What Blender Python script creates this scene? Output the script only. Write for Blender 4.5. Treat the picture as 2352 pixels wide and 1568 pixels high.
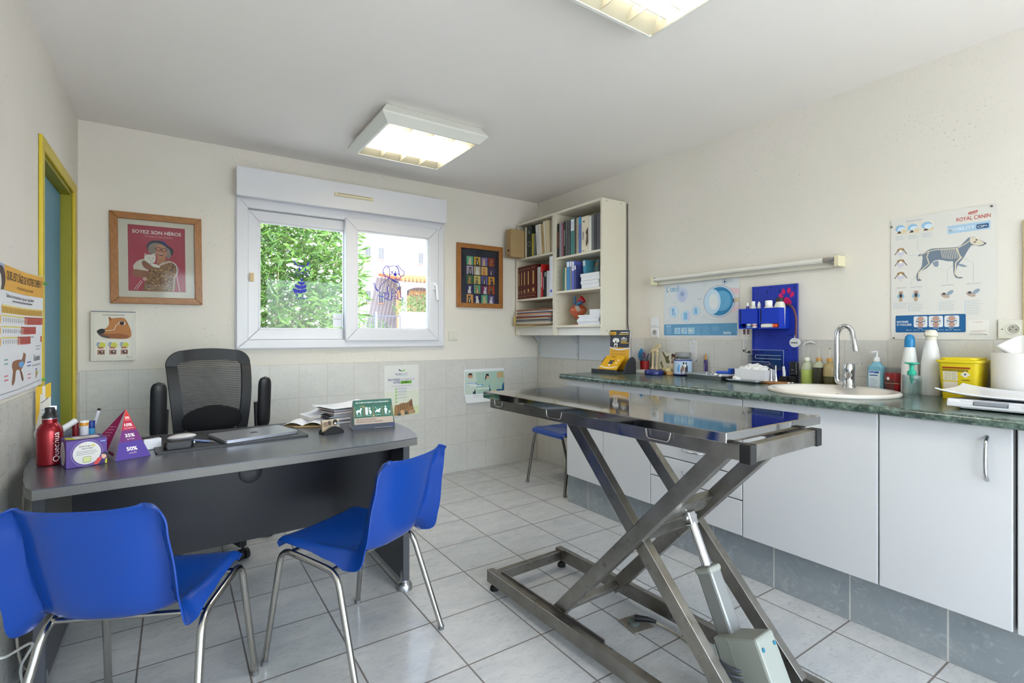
import bpy, bmesh, math, random
from mathutils import Vector, Matrix

for o in list(bpy.data.objects):
    bpy.data.objects.remove(o)
SC = bpy.context.scene
COL = SC.collection
R = math.radians
random.seed(7)

# ------------------------------------------------------------------ camera
cam_data = bpy.data.cameras.new('camera')
cam_data.sensor_width = 36.0
cam_data.lens = 1151.394 / 2352 * 36
cam_data.shift_y = -0.0063
cam_data.clip_start = 0.02
cam = bpy.data.objects.new('camera', cam_data)
cam.location = (0, 0, 1.2062)
cam.rotation_euler = (R(90), 0, R(-33.9177))
COL.objects.link(cam)
SC.camera = cam

# ------------------------------------------------------------------ world, sun, exposure
world = bpy.data.worlds.new('world')
SC.world = world
world.use_nodes = True
wn = world.node_tree.nodes
wl = world.node_tree.links
sky = wn.new('ShaderNodeTexSky')
sky.sky_type = 'NISHITA'
sky.sun_disc = False
sky.sun_elevation = R(49)
sky.sun_rotation = R(150)
sky.air_density = 1.0
sky.dust_density = 1.0
haze = wn.new('ShaderNodeHueSaturation')      # thin summer haze pales the blue
haze.inputs['Saturation'].default_value = 0.42
wl.new(sky.outputs[0], haze.inputs['Color'])
wl.new(haze.outputs[0], wn['Background'].inputs[0])
wn['Background'].inputs[1].default_value = 0.6

sun_data = bpy.data.lights.new('sun', 'SUN')
sun_data.energy = 6.5
sun_data.angle = R(0.6)
sun_data.color = (1.0, 0.96, 0.9)
sun = bpy.data.objects.new('sun', sun_data)
sun.rotation_euler = (R(41), 0, R(16))
COL.objects.link(sun)

LAMP_STRENGTH = 8.0
SC.view_settings.view_transform = 'Standard'
SC.view_settings.look = 'None'
SC.view_settings.gamma = 1.0
SC.view_settings.use_curve_mapping = False
SC.view_settings.exposure = 1.68
SC.cycles.use_denoising = True
SC.cycles.max_bounces = 10
SC.cycles.diffuse_bounces = 5
SC.cycles.glossy_bounces = 4
SC.cycles.transmission_bounces = 8
SC.cycles.transparent_max_bounces = 12
SC.cycles.caustics_reflective = False
SC.cycles.caustics_refractive = False
SC.cycles.sample_clamp_indirect = 6.0


# ------------------------------------------------------------------ helpers: materials
def srgb(h):
    h = h.lstrip('#')
    out = []
    for i in (0, 2, 4):
        c = int(h[i:i + 2], 16) / 255
        out.append(c / 12.92 if c <= 0.04045 else ((c + 0.055) / 1.055) ** 2.4)
    return (out[0], out[1], out[2], 1.0)


MATS = {}


def mat(name, color='#808080', rough=0.5, metal=0.0, spec=0.5, var=0.0, scale=8.0, bump=0.0, bscale=60.0,
        coat=0.0, trans=0.0, ior=1.45, alpha=1.0, emit=0.0, sss=0.0):
    if name in MATS:
        return MATS[name]
    m = bpy.data.materials.new(name)
    m.use_nodes = True
    nt = m.node_tree
    b = nt.nodes['Principled BSDF']
    c = srgb(color) if isinstance(color, str) else (*color, 1.0)
    b.inputs['Base Color'].default_value = c
    b.inputs['Roughness'].default_value = rough
    b.inputs['Metallic'].default_value = metal
    b.inputs['Specular IOR Level'].default_value = spec
    b.inputs['Coat Weight'].default_value = coat
    b.inputs['Coat Roughness'].default_value = 0.08
    b.inputs['Transmission Weight'].default_value = trans
    b.inputs['IOR'].default_value = ior
    b.inputs['Alpha'].default_value = alpha
    if emit:
        b.inputs['Emission Color'].default_value = c
        b.inputs['Emission Strength'].default_value = emit
    if var or bump:
        tc = nt.nodes.new('ShaderNodeTexCoord')
    if var:
        n = nt.nodes.new('ShaderNodeTexNoise')
        n.inputs['Scale'].default_value = scale
        n.inputs['Detail'].default_value = 5
        nt.links.new(tc.outputs['Object'], n.inputs['Vector'])
        mx = nt.nodes.new('ShaderNodeMix')
        mx.data_type = 'RGBA'
        mx.inputs['A'].default_value = tuple(max(0, v * (1 - var)) for v in c[:3]) + (1,)
        mx.inputs['B'].default_value = tuple(min(1, v * (1 + var)) for v in c[:3]) + (1,)
        nt.links.new(n.outputs['Fac'], mx.inputs['Factor'])
        nt.links.new(mx.outputs['Result'], b.inputs['Base Color'])
    if bump:
        n2 = nt.nodes.new('ShaderNodeTexNoise')
        n2.inputs['Scale'].default_value = bscale
        n2.inputs['Detail'].default_value = 4
        nt.links.new(tc.outputs['Object'], n2.inputs['Vector'])
        bp = nt.nodes.new('ShaderNodeBump')
        bp.inputs['Strength'].default_value = bump
        bp.inputs['Distance'].default_value = 0.01
        nt.links.new(n2.outputs['Fac'], bp.inputs['Height'])
        nt.links.new(bp.outputs['Normal'], b.inputs['Normal'])
    MATS[name] = m
    return m


def ink(h):
    return mat('print_' + h.lstrip('#'), h, rough=0.45, spec=0.35)


def clear(name, color='#ffffff', rough=0.02, gloss=0.12, tint=None, base=0.03):
    """thin clear sheet: transparent mixed with a fresnel reflection"""
    if name in MATS:
        return MATS[name]
    m = bpy.data.materials.new(name)
    m.use_nodes = True
    nt = m.node_tree
    nt.nodes.clear()
    out = nt.nodes.new('ShaderNodeOutputMaterial')
    t = nt.nodes.new('ShaderNodeBsdfTransparent')
    t.inputs[0].default_value = srgb(color)
    g = nt.nodes.new('ShaderNodeBsdfGlossy')
    g.inputs['Roughness'].default_value = rough
    lw = nt.nodes.new('ShaderNodeLayerWeight')
    lw.inputs[0].default_value = 0.35
    mp = nt.nodes.new('ShaderNodeMapRange')
    mp.inputs['To Min'].default_value = base
    mp.inputs['To Max'].default_value = base + gloss * 5
    mx = nt.nodes.new('ShaderNodeMixShader')
    nt.links.new(lw.outputs['Facing'], mp.inputs['Value'])
    nt.links.new(mp.outputs[0], mx.inputs[0])
    nt.links.new(t.outputs[0], mx.inputs[1])
    nt.links.new(g.outputs[0], mx.inputs[2])
    nt.links.new(mx.outputs[0], out.inputs[0])
    MATS[name] = m
    return m


class N:
    """tiny node-graph helper"""

    def __init__(s, name, rough=0.5, spec=0.5):
        s.m = bpy.data.materials.new(name)
        s.m.use_nodes = True
        s.t = s.m.node_tree
        s.b = s.t.nodes['Principled BSDF']
        s.b.inputs['Roughness'].default_value = rough
        s.b.inputs['Specular IOR Level'].default_value = spec
        s.tc = s.t.nodes.new('ShaderNodeTexCoord').outputs['Object']
        MATS[name] = s.m

    def link(s, a, b):
        if isinstance(a, (int, float)):
            b.default_value = a
        elif isinstance(a, tuple):
            b.default_value = a
        else:
            s.t.links.new(a, b)

    def math(s, op, a, b=0.0, clamp=False):
        n = s.t.nodes.new('ShaderNodeMath')
        n.operation = op
        n.use_clamp = clamp
        s.link(a, n.inputs[0])
        s.link(b, n.inputs[1])
        return n.outputs[0]

    def xyz(s, vec=None):
        n = s.t.nodes.new('ShaderNodeSeparateXYZ')
        s.link(vec or s.tc, n.inputs[0])
        return n.outputs

    def comb(s, x, y, z):
        n = s.t.nodes.new('ShaderNodeCombineXYZ')
        for i, v in enumerate((x, y, z)):
            s.link(v, n.inputs[i])
        return n.outputs[0]

    def noise(s, scale, detail=4, vec=None, rough=0.5, dist=0.0):
        n = s.t.nodes.new('ShaderNodeTexNoise')
        n.inputs['Scale'].default_value = scale
        n.inputs['Detail'].default_value = detail
        n.inputs['Roughness'].default_value = rough
        n.inputs['Distortion'].default_value = dist
        s.link(vec or s.tc, n.inputs['Vector'])
        return n.outputs['Fac']

    def vor(s, scale, vec=None):
        n = s.t.nodes.new('ShaderNodeTexVoronoi')
        n.inputs['Scale'].default_value = scale
        s.link(vec or s.tc, n.inputs['Vector'])
        return n.outputs['Distance']

    def ramp(s, f, lo, hi, a=0.0, b=1.0):
        n = s.t.nodes.new('ShaderNodeMapRange')
        s.link(f, n.inputs['Value'])
        n.inputs['From Min'].default_value = lo
        n.inputs['From Max'].default_value = hi
        n.inputs['To Min'].default_value = a
        n.inputs['To Max'].default_value = b
        return n.outputs[0]

    def mix(s, f, a, b):
        n = s.t.nodes.new('ShaderNodeMix')
        n.data_type = 'RGBA'
        s.link(f, n.inputs['Factor'])
        s.link(srgb(a) if isinstance(a, str) else a, n.inputs['A'])
        s.link(srgb(b) if isinstance(b, str) else b, n.inputs['B'])
        return n.outputs['Result']

    def bump(s, h, strength=0.3, dist=0.003, inv=False):
        n = s.t.nodes.new('ShaderNodeBump')
        n.inputs['Strength'].default_value = strength
        n.inputs['Distance'].default_value = dist
        n.invert = inv
        s.link(h, n.inputs['Height'])
        s.link(n.outputs[0], s.b.inputs['Normal'])

    def scaled(s, x, y, z, rot=0):
        n = s.t.nodes.new('ShaderNodeMapping')
        n.inputs['Scale'].default_value = (x, y, z)
        n.inputs['Rotation'].default_value = (0, 0, rot)
        s.link(s.tc, n.inputs['Vector'])
        return n.outputs[0]

    def line(s, c, size, off, w):
        """1 on joints every SIZE along coordinate C"""
        f = s.math('FRACT', s.math('DIVIDE', s.math('SUBTRACT', c, off), size))
        d = s.math('MULTIPLY', s.math('SUBTRACT', 0.5, s.math('ABSOLUTE', s.math('SUBTRACT', f, 0.5))), size)
        return s.ramp(d, w * 0.35, w * 0.65, 1.0, 0.0)

    def cell(s, c, size, off):
        return s.math('FLOOR', s.math('DIVIDE', s.math('SUBTRACT', c, off), size))

    def color(s, c):
        s.link(c, s.b.inputs['Base Color'])


# ------------------------------------------------------------------ helpers: meshes
class MB:
    def __init__(s, m=None):
        s.bm = bmesh.new()
        s.mats = []
        s.cur = 0
        s.T = Matrix()
        if m:
            s.m(m)

    def m(s, m):
        if m not in s.mats:
            s.mats.append(m)
        s.cur = s.mats.index(m)
        return s

    def at(s, x=0, y=0, z=0, rz=0, rx=0, ry=0):
        s.T = Matrix.Translation((x, y, z)) @ Matrix.Rotation(rz, 4, 'Z') @ Matrix.Rotation(ry, 4, 'Y') @ Matrix.Rotation(rx, 4, 'X')
        return s

    def geo(s, vs, fs):
        bv = [s.bm.verts.new(s.T @ Vector(v)) for v in vs]
        for f in fs:
            try:
                nf = s.bm.faces.new([bv[i] for i in f])
                nf.material_index = s.cur
                nf.smooth = True
            except ValueError:
                pass
        return s

    def _from(s, tb, keep=None):
        """take over a shape; faces whose normal leans along KEEP (or all) stay flat"""
        tb.verts.index_update()
        tb.normal_update()
        flat = [keep is None or abs(f.normal[keep]) > 0.1 for f in tb.faces]
        k = len(s.bm.faces)
        s.geo([v.co.copy() for v in tb.verts], [[v.index for v in f.verts] for f in tb.faces])
        s.bm.faces.ensure_lookup_table()
        for i, q in enumerate(flat):
            if q and k + i < len(s.bm.faces):
                s.bm.faces[k + i].smooth = False
        tb.free()

    def box(s, x0, y0, z0, x1, y1, z1, bev=0.0, seg=2):
        vs = [(x, y, z) for z in (z0, z1) for y in (y0, y1) for x in (x0, x1)]
        fs = [(0, 2, 3, 1), (4, 5, 7, 6), (0, 1, 5, 4), (2, 6, 7, 3), (0, 4, 6, 2), (1, 3, 7, 5)]
        if not bev:
            return s.geo(vs, fs)
        tb = bmesh.new()
        bv = [tb.verts.new(v) for v in vs]
        for f in fs:
            tb.faces.new([bv[i] for i in f])
        bmesh.ops.bevel(tb, geom=list(tb.edges), offset=bev, segments=seg, affect='EDGES', profile=0.5)
        s._from(tb)
        return s

    def cbox(s, c, d, bev=0.0, seg=2):
        return s.box(c[0] - d[0] / 2, c[1] - d[1] / 2, c[2] - d[2] / 2, c[0] + d[0] / 2, c[1] + d[1] / 2, c[2] + d[2] / 2, bev, seg)

    def prism(s, poly, a, b, axis='z', bev=0.0):
        """extrude a 2-D outline between A and B along an axis"""
        def P(p, h):
            return {'z': (p[0], p[1], h), 'y': (p[0], h, p[1]), 'x': (h, p[0], p[1])}[axis]
        n = len(poly)
        vs = [P(p, a) for p in poly] + [P(p, b) for p in poly]
        fs = [tuple(range(n))[::-1], tuple(range(n, 2 * n))] + [(i, (i + 1) % n, n + (i + 1) % n, n + i) for i in range(n)]
        if not bev:
            return s.geo(vs, fs)
        tb = bmesh.new()
        bv = [tb.verts.new(v) for v in vs]
        for f in fs:
            tb.faces.new([bv[i] for i in f])
        ed = [e for e in tb.edges if len({v.index for v in e.verts}) and (e.verts[0].co - e.verts[1].co).length > 0]
        caps = [f for f in tb.faces if len(f.verts) == n]
        ed = list({e for f in caps for e in f.edges})
        bmesh.ops.bevel(tb, geom=ed, offset=bev, segments=2, affect='EDGES', profile=0.5)
        s._from(tb, {'x': 0, 'y': 1, 'z': 2}[axis])
        return s

    def bar(s, p, q, w, h, up=(0, 0, 1), bev=0.0):
        """a rectangular bar from P to Q, W across and H along UP"""
        p, q = Vector(p), Vector(q)
        d = (q - p)
        L = d.length
        d.normalize()
        u = Vector(up)
        u = (u - d * u.dot(d)).normalized()
        r = d.cross(u)
        old = s.T
        s.T = old @ Matrix(((r.x, d.x, u.x, p.x), (r.y, d.y, u.y, p.y), (r.z, d.z, u.z, p.z), (0, 0, 0, 1)))
        s.box(-w / 2, 0, -h / 2, w / 2, L, h / 2, bev)
        s.T = old
        return s

    def tube(s, pts, r, n=10, caps=True, closed=False):
        pts = [Vector(p) for p in pts]
        k = len(pts)
        rs = r if isinstance(r, (list, tuple)) else [r] * k
        tang = []
        for i in range(k):
            a = pts[i - 1] if (i > 0 or closed) else pts[i]
            b = pts[(i + 1) % k] if (i < k - 1 or closed) else pts[i]
            t = (b - a)
            tang.append(t.normalized() if t.length > 1e-9 else Vector((0, 0, 1)))
        t0 = tang[0]
        u = t0.orthogonal().normalized()
        vs, fs = [], []
        for i in range(k):
            t = tang[i]
            u = (u - t * u.dot(t))
            u = u.normalized() if u.length > 1e-6 else t.orthogonal().normalized()
            w = t.cross(u)
            for j in range(n):
                a = 2 * math.pi * j / n
                vs.append(tuple(pts[i] + (u * math.cos(a) + w * math.sin(a)) * rs[i]))
        rng = k if closed else k - 1
        for i in range(rng):
            for j in range(n):
                a, b = i * n + j, i * n + (j + 1) % n
                c, d = ((i + 1) % k) * n + (j + 1) % n, ((i + 1) % k) * n + j
                fs.append((a, b, c, d))
        if caps and not closed:
            fs.append(tuple(range(n))[::-1])
            fs.append(tuple(range((k - 1) * n, k * n)))
        return s.geo(vs, fs)

    def lathe(s, prof, n=24, c=(0, 0, 0), sx=1.0, sy=1.0):
        vs, fs = [], []
        k = len(prof)
        for (r, z) in prof:
            for j in range(n):
                a = 2 * math.pi * j / n
                vs.append((c[0] + r * sx * math.cos(a), c[1] + r * sy * math.sin(a), c[2] + z))
        for i in range(k - 1):
            for j in range(n):
                fs.append((i * n + j, i * n + (j + 1) % n, (i + 1) * n + (j + 1) % n, (i + 1) * n + j))
        if prof[0][0] > 1e-5:
            fs.append(tuple(range(n))[::-1])
        if prof[-1][0] > 1e-5:
            fs.append(tuple(range((k - 1) * n, k * n)))
        s.geo(vs, fs)
        return s

    def ball(s, c, r, n=14, m=9):
        rx, ry, rz = r if isinstance(r, (list, tuple)) else (r, r, r)
        vs, fs = [], []
        for i in range(m + 1):
            p = math.pi * i / m
            for j in range(n):
                a = 2 * math.pi * j / n
                vs.append((c[0] + rx * math.sin(p) * math.cos(a), c[1] + ry * math.sin(p) * math.sin(a), c[2] - rz * math.cos(p)))
        for i in range(m):
            for j in range(n):
                fs.append((i * n + j, i * n + (j + 1) % n, (i + 1) * n + (j + 1) % n, (i + 1) * n + j))
        return s.geo(vs, fs)

    def sheet(s, fn, nu, nv, thick=0.0):
        """a parametric surface fn(u, v) with u, v in 0..1, thickened along its normal"""
        P = [[Vector(fn(i / nu, j / nv)) for j in range(nv + 1)] for i in range(nu + 1)]
        vs, fs = [], []
        W = nv + 1

        def idx(i, j, k=0):
            return k * (nu + 1) * W + i * W + j
        lay = [P]
        if thick:
            Q = []
            for i in range(nu + 1):
                row = []
                for j in range(nv + 1):
                    du = P[min(i + 1, nu)][j] - P[max(i - 1, 0)][j]
                    dv = P[i][min(j + 1, nv)] - P[i][max(j - 1, 0)]
                    nn = du.cross(dv)
                    nn = nn.normalized() if nn.length > 1e-12 else Vector((0, 0, 1))
                    row.append(P[i][j] - nn * thick)
                Q.append(row)
            lay.append(Q)
        for L in lay:
            for row in L:
                vs += [tuple(p) for p in row]
        for i in range(nu):
            for j in range(nv):
                fs.append((idx(i, j), idx(i + 1, j), idx(i + 1, j + 1), idx(i, j + 1)))
                if thick:
                    fs.append((idx(i, j, 1), idx(i, j + 1, 1), idx(i + 1, j + 1, 1), idx(i + 1, j, 1)))
        if thick:
            for i in range(nu):
                fs.append((idx(i, 0), idx(i, 0, 1), idx(i + 1, 0, 1), idx(i + 1, 0)))
                fs.append((idx(i, nv), idx(i + 1, nv), idx(i + 1, nv, 1), idx(i, nv, 1)))
            for j in range(nv):
                fs.append((idx(0, j), idx(0, j + 1), idx(0, j + 1, 1), idx(0, j, 1)))
                fs.append((idx(nu, j), idx(nu, j, 1), idx(nu, j + 1, 1), idx(nu, j + 1)))
        return s.geo(vs, fs)

    def build(s, name, parent=None, ang=38, normals=True):
        bm = s.bm
        if normals:
            bmesh.ops.recalc_face_normals(bm, faces=list(bm.faces))
        lim = R(ang)
        for e in bm.edges:
            if len(e.link_faces) == 2:
                if e.link_faces[0].material_index != e.link_faces[1].material_index or e.calc_face_angle(9) > lim:
                    e.smooth = False
        me = bpy.data.meshes.new(name)
        bm.to_mesh(me)
        bm.free()
        for m in s.mats:
            me.materials.append(m)
        ob = bpy.data.objects.new(name, me)
        COL.objects.link(ob)
        if parent:
            ob.parent = parent
        return ob


TXT = {}


def text_geo(body, bold):
    k = (body, bold)
    if k not in TXT:
        cu = bpy.data.curves.new('lettering', 'FONT')
        cu.body = body
        cu.resolution_u = 4
        cu.offset = bold
        ob = bpy.data.objects.new('lettering', cu)
        me = bpy.data.meshes.new_from_object(ob)
        vs = [(v.co.x, v.co.y) for v in me.vertices]
        fs = [tuple(p.vertices) for p in me.polygons]
        bpy.data.objects.remove(ob)
        bpy.data.meshes.remove(me)
        xs = [v[0] for v in vs] or [0, 1]
        TXT[k] = (vs, fs, min(xs), max(xs))
    return TXT[k]


class PR(MB):
    """printed sheet: flat shapes in (u, v) on a plane, each layer a hair above the last"""

    def __init__(s, o, u, v, n, m=None):
        MB.__init__(s, m)
        s.o, s.u, s.v, s.n = Vector(o), Vector(u), Vector(v), Vector(n)
        s.k = 0
        s.n_ = 0
        s.warp = None

    def P(s, a, b, l):
        h = l * 0.00035 + (s.n_ % 60) * 0.000004      # no two shapes share a plane
        if s.warp:
            return tuple(s.warp(a, b, h))
        return tuple(s.o + s.u * a + s.v * b + s.n * h)

    def poly(s, pts, c, l=1):
        s.m(ink(c) if isinstance(c, str) else c)
        s.n_ += 1
        return s.geo([s.P(a, b, l) for a, b in pts], [tuple(range(len(pts)))])

    def rect(s, a, b, c, d, col, l=1, nu=1):
        if nu > 1:
            for i in range(nu):
                s.rect(a + (c - a) * i / nu, b, a + (c - a) * (i + 1) / nu, d, col, l)
            return s
        return s.poly([(a, b), (c, b), (c, d), (a, d)], col, l)

    def rrect(s, a, b, c, d, r, col, l=1):
        pts = []
        for (x, y, q) in ((c - r, b + r, -90), (c - r, d - r, 0), (a + r, d - r, 90), (a + r, b + r, 180)):
            for i in range(5):
                t = R(q + 22.5 * i)
                pts.append((x + r * math.cos(t), y + r * math.sin(t)))
        return s.poly(pts, col, l)

    def ell(s, x, y, rx, ry, col, l=1, n=22, rot=0):
        cs, sn = math.cos(rot), math.sin(rot)
        pts = []
        for i in range(n):
            t = 2 * math.pi * i / n
            a, b = rx * math.cos(t), ry * math.sin(t)
            pts.append((x + a * cs - b * sn, y + a * sn + b * cs))
        return s.poly(pts, col, l)

    def ring(s, x, y, rx, ry, w, col, l=1, n=28):
        pts = [(x + rx * math.cos(2 * math.pi * i / n), y + ry * math.sin(2 * math.pi * i / n)) for i in range(n + 1)]
        return s.line(pts, w, col, l)

    def line(s, pts, w, col, l=1):
        s.m(ink(col) if isinstance(col, str) else col)
        s.n_ += 1
        L, Q = [], []
        k = len(pts)
        for i in range(k):
            a, b = pts[max(0, i - 1)], pts[min(k - 1, i + 1)]
            dx, dy = b[0] - a[0], b[1] - a[1]
            d = math.hypot(dx, dy) or 1
            nx, ny = -dy / d * w / 2, dx / d * w / 2
            L.append((pts[i][0] + nx, pts[i][1] + ny))
            Q.append((pts[i][0] - nx, pts[i][1] - ny))
        vs = [s.P(a, b, l) for a, b in L + Q]
        return s.geo(vs, [(k + i, k + i + 1, i + 1, i) for i in range(k - 1)])

    def text(s, body, x, y, size, col, width=None, align='l', bold=0.0, l=2, rot=0):
        vs, fs, x0, x1 = text_geo(body, bold)
        k = size
        kx = k if width is None else width / max(1e-6, x1 - x0)
        W = (x1 - x0) * kx
        dx = {'l': 0, 'c': -W / 2, 'r': -W}[align]
        s.m(ink(col) if isinstance(col, str) else col)
        s.n_ += 1
        cs, sn = math.cos(rot), math.sin(rot)
        out = []
        for a, b in vs:
            p, q = (a - x0) * kx + dx, b * k
            out.append(s.P(x + p * cs - q * sn, y + p * sn + q * cs, l))
        return s.geo(out, fs)

    def lines(s, x, y, w, n, gap, th, col, l=1, rag=0.3):
        """unreadably small print as thin rules"""
        rr = random.Random(int(abs(x * 7919 + y * 104729) * 1000) % 99991)
        for i in range(n):
            s.rect(x, y - i * gap - th, x + w * (1 - rag * rr.random()), y - i * gap, col, l)
        return s


def link(o, parent):
    o.parent = parent
    return o


def thing(name, label, cat, loc=(0, 0, 0), rz=0.0, group=None):
    o = bpy.data.objects.new(name, None)
    o.empty_display_size = 0.05
    COL.objects.link(o)
    o.location = loc
    o.rotation_euler = (0, 0, rz)
    return tag(o, label, cat, group)


def tag(o, label, cat, group=None):
    o['label'] = label
    o['category'] = cat
    if group:
        o['group'] = group
    return o


def struct(o):
    o['kind'] = 'structure'
    return o


def place(o, loc, rz=0.0):
    o.location = loc
    o.rotation_euler = (0, 0, rz)
    return o


def copy_tree(o, parent=None):
    kids = [c for c in bpy.data.objects if c.parent == o]
    c = o.copy()
    COL.objects.link(c)
    if parent:
        c.parent = parent
    for k in kids:
        copy_tree(k, c)
    return c


def rounded(x0, y0, x1, y1, r, n=5):
    pts = []
    for (x, y, q) in ((x1 - r, y0 + r, -90), (x1 - r, y1 - r, 0), (x0 + r, y1 - r, 90), (x0 + r, y0 + r, 180)):
        for i in range(n + 1):
            t = R(q + 90 * i / n)
            pts.append((x + r * math.cos(t), y + r * math.sin(t)))
    return pts


def bend(pts, rad, n=5):
    """round the corners of a polyline"""
    pts = [Vector(p) for p in pts]
    out = [pts[0]]
    for i in range(1, len(pts) - 1):
        a, b, c = pts[i - 1], pts[i], pts[i + 1]
        d1, d2 = (a - b), (c - b)
        r = min(rad, d1.length * 0.49, d2.length * 0.49)
        p, q = b + d1.normalized() * r, b + d2.normalized() * r
        for k in range(n + 1):
            t = k / n
            out.append(p * (1 - t) ** 2 + b * 2 * t * (1 - t) + q * t * t)
    out.append(pts[-1])
    return out


XL, XR, YB, YF, HC = -0.483, 2.959, 3.949, -1.6, 2.5

# ================================================================== the room
def plaster(name, base, fleck, amount):
    g = N(name, 0.75, 0.3)
    big = g.noise(1.3, 3)
    sp = g.noise(95, 2)
    m1 = g.ramp(sp, 0.66 - amount, 0.74 - amount)
    m2 = g.math('MULTIPLY', m1, g.ramp(g.noise(2.2, 2), 0.42, 0.62))
    c = g.mix(g.ramp(big, 0.3, 0.7), base[0], base[1])
    g.color(g.mix(g.math('MULTIPLY', m2, 0.42), c, fleck))
    g.bump(g.noise(70, 3), 0.12, 0.002)
    return g.m


M_wall = plaster('wall_plaster', ('#d9d4c9', '#dfd9d1'), '#8d938a', 0.03)
M_ceil = mat('ceiling_paint', '#e8e3df', 0.9, spec=0.2, var=0.015, scale=2, bump=0.03, bscale=40)


def tiles(name, ax, sx, ox, sy, oy, grout, w, ca, cb, cc, rough, streak, gdepth=0.25):
    g = N(name, rough, 0.5)
    X, Y, Z = g.xyz()
    a = {'x': X, 'y': Y}[ax[0]]
    b = {'y': Y, 'z': Z}[ax[1]]
    ln = g.math('MAXIMUM', g.line(a, sx, ox, w), g.line(b, sy, oy, w))
    ia, ib = g.cell(a, sx, ox), g.cell(b, sy, oy)
    seed = g.math('ADD', g.math('MULTIPLY', ia, 7.31), g.math('MULTIPLY', ib, 3.77))
    vec = g.comb(g.math('ADD', a, seed), g.math('MULTIPLY', b, streak), seed)
    n1 = g.noise(5, 6, vec, 0.62, 0.6)
    n2 = g.noise(26, 5, vec, 0.65, 1.2)
    c = g.mix(g.ramp(n1, 0.32, 0.68), ca, cb)
    c = g.mix(g.ramp(n2, 0.52, 0.72, 0, 0.75), c, cc)
    c = g.mix(ln, c, grout)
    g.color(c)
    rr = g.ramp(n2, 0.3, 0.7, rough * 0.8, rough * 1.25)
    g.link(g.math('MAXIMUM', rr, g.math('MULTIPLY', ln, 0.7)), g.b.inputs['Roughness'])
    h = g.math('ADD', g.math('MULTIPLY', g.math('SUBTRACT', 1.0, ln), 1.0), g.math('MULTIPLY', n2, 0.5))
    g.bump(h, gdepth, 0.002)
    return g.m


M_floor = tiles('floor_tile', 'xy', 0.33418, 1.89237, 0.32416, 3.87924, '#6b6560', 0.0065, '#bfc0be', '#b1b3b4', '#9d9f9f', 0.2, 2.2)
M_tileB = tiles('wall_tile_back', 'xz', 0.2003, 0.759, 0.2475, 0.9905, '#b4b1a7', 0.0042, '#c9c7c0', '#c1bfb9', '#b8b6b0', 0.3, 1.0, 0.07)
M_tileS = tiles('wall_tile_side', 'yz', 0.1945, 2.39, 0.2475, 0.9905, '#b4b1a7', 0.0042, '#c9c7c0', '#c1bfb9', '#b8b6b0', 0.3, 1.0, 0.07)
M_plinth = tiles('plinth_tile', 'yz', 0.32416, 3.87924, 0.5, -0.01, '#b9b9b4', 0.006, '#8d9295', '#7f868a', '#a3a8aa', 0.35, 1.0, 0.2)

struct(MB(M_floor).box(XL - 0.2, YF - 0.2, -0.1, XR + 0.2, YB + 0.2, 0).build('floor'))
struct(MB(M_ceil).box(XL - 0.2, YF - 0.2, HC, XR + 0.2, YB + 0.22, HC + 0.2).build('ceiling'))

w = MB(M_wall)
WX0, WX1, WZ0, WZ1 = 0.375, 1.905, 1.13, 2.30
w.box(XL - 0.2, YB, 0, WX0, YB + 0.2, HC).box(WX1, YB, 0, XR + 0.2, YB + 0.2, HC)
w.box(WX0, YB, 0, WX1, YB + 0.2, WZ0).box(WX0, YB, WZ1, WX1, YB + 0.2, HC)
struct(w.build('wall_back'))
w = MB(M_wall)
DY0, DY1, DZ = 2.945, 3.735, 2.02
w.box(XL - 0.2, YF, 0, XL, DY0, HC).box(XL - 0.2, DY1, 0, XL, YB, HC).box(XL - 0.2, DY0, DZ, XL, DY1, HC)
struct(w.build('wall_left'))
struct(MB(M_wall).box(XR, YF, 0, XR + 0.2, YB, HC).build('wall_right'))
RX0, RX1, RZ0, RZ1 = -0.2, 2.75, 0.08, 2.25
w = MB(M_wall)
w.box(XL - 0.2, YF - 0.2, 0, RX0, YF, HC).box(RX1, YF - 0.2, 0, XR + 0.2, YF, HC).box(RX0, YF - 0.2, 0, RX1, YF, RZ0).box(RX0, YF - 0.2, RZ1, RX1, YF, HC)
struct(w.build('wall_front'))

t = MB(M_tileB).box(XL + 0.007, YB - 0.009, 0, XR - 0.007, YB - 0.0005, 0.9905, 0.002, 1)
struct(t.build('trim_1'))
t = MB(M_tileS).box(XR - 0.009, 2.725, 0, XR - 0.0005, YB - 0.01, 0.9905, 0.002, 1)
t.box(XR - 0.009, YF, 0, XR - 0.0005, 2.725, 1.181, 0.002, 1)
struct(t.build('trim_2'))
t = MB(M_tileS).box(XL + 0.0005, YF, 0, XL + 0.009, DY0 - 0.052, 0.975, 0.002, 1)
t.box(XL + 0.0005, DY1 + 0.077, 0, XL + 0.009, YB - 0.01, 0.975, 0.002, 1)
struct(t.build('trim_3'))
# white boards screwed to the wall under the shelves
M_board = mat('white_board', '#d6d9dd', 0.35, var=0.02, scale=5)
t = MB(M_board).box(XR - 0.0085, 3.345, 0.992, XR - 0.0006, 3.925, 1.25, 0.001, 1).box(XR - 0.0085, 2.732, 0.992, XR - 0.0006, 3.335, 1.25, 0.001, 1)
struct(t.build('trim_4'))

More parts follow.
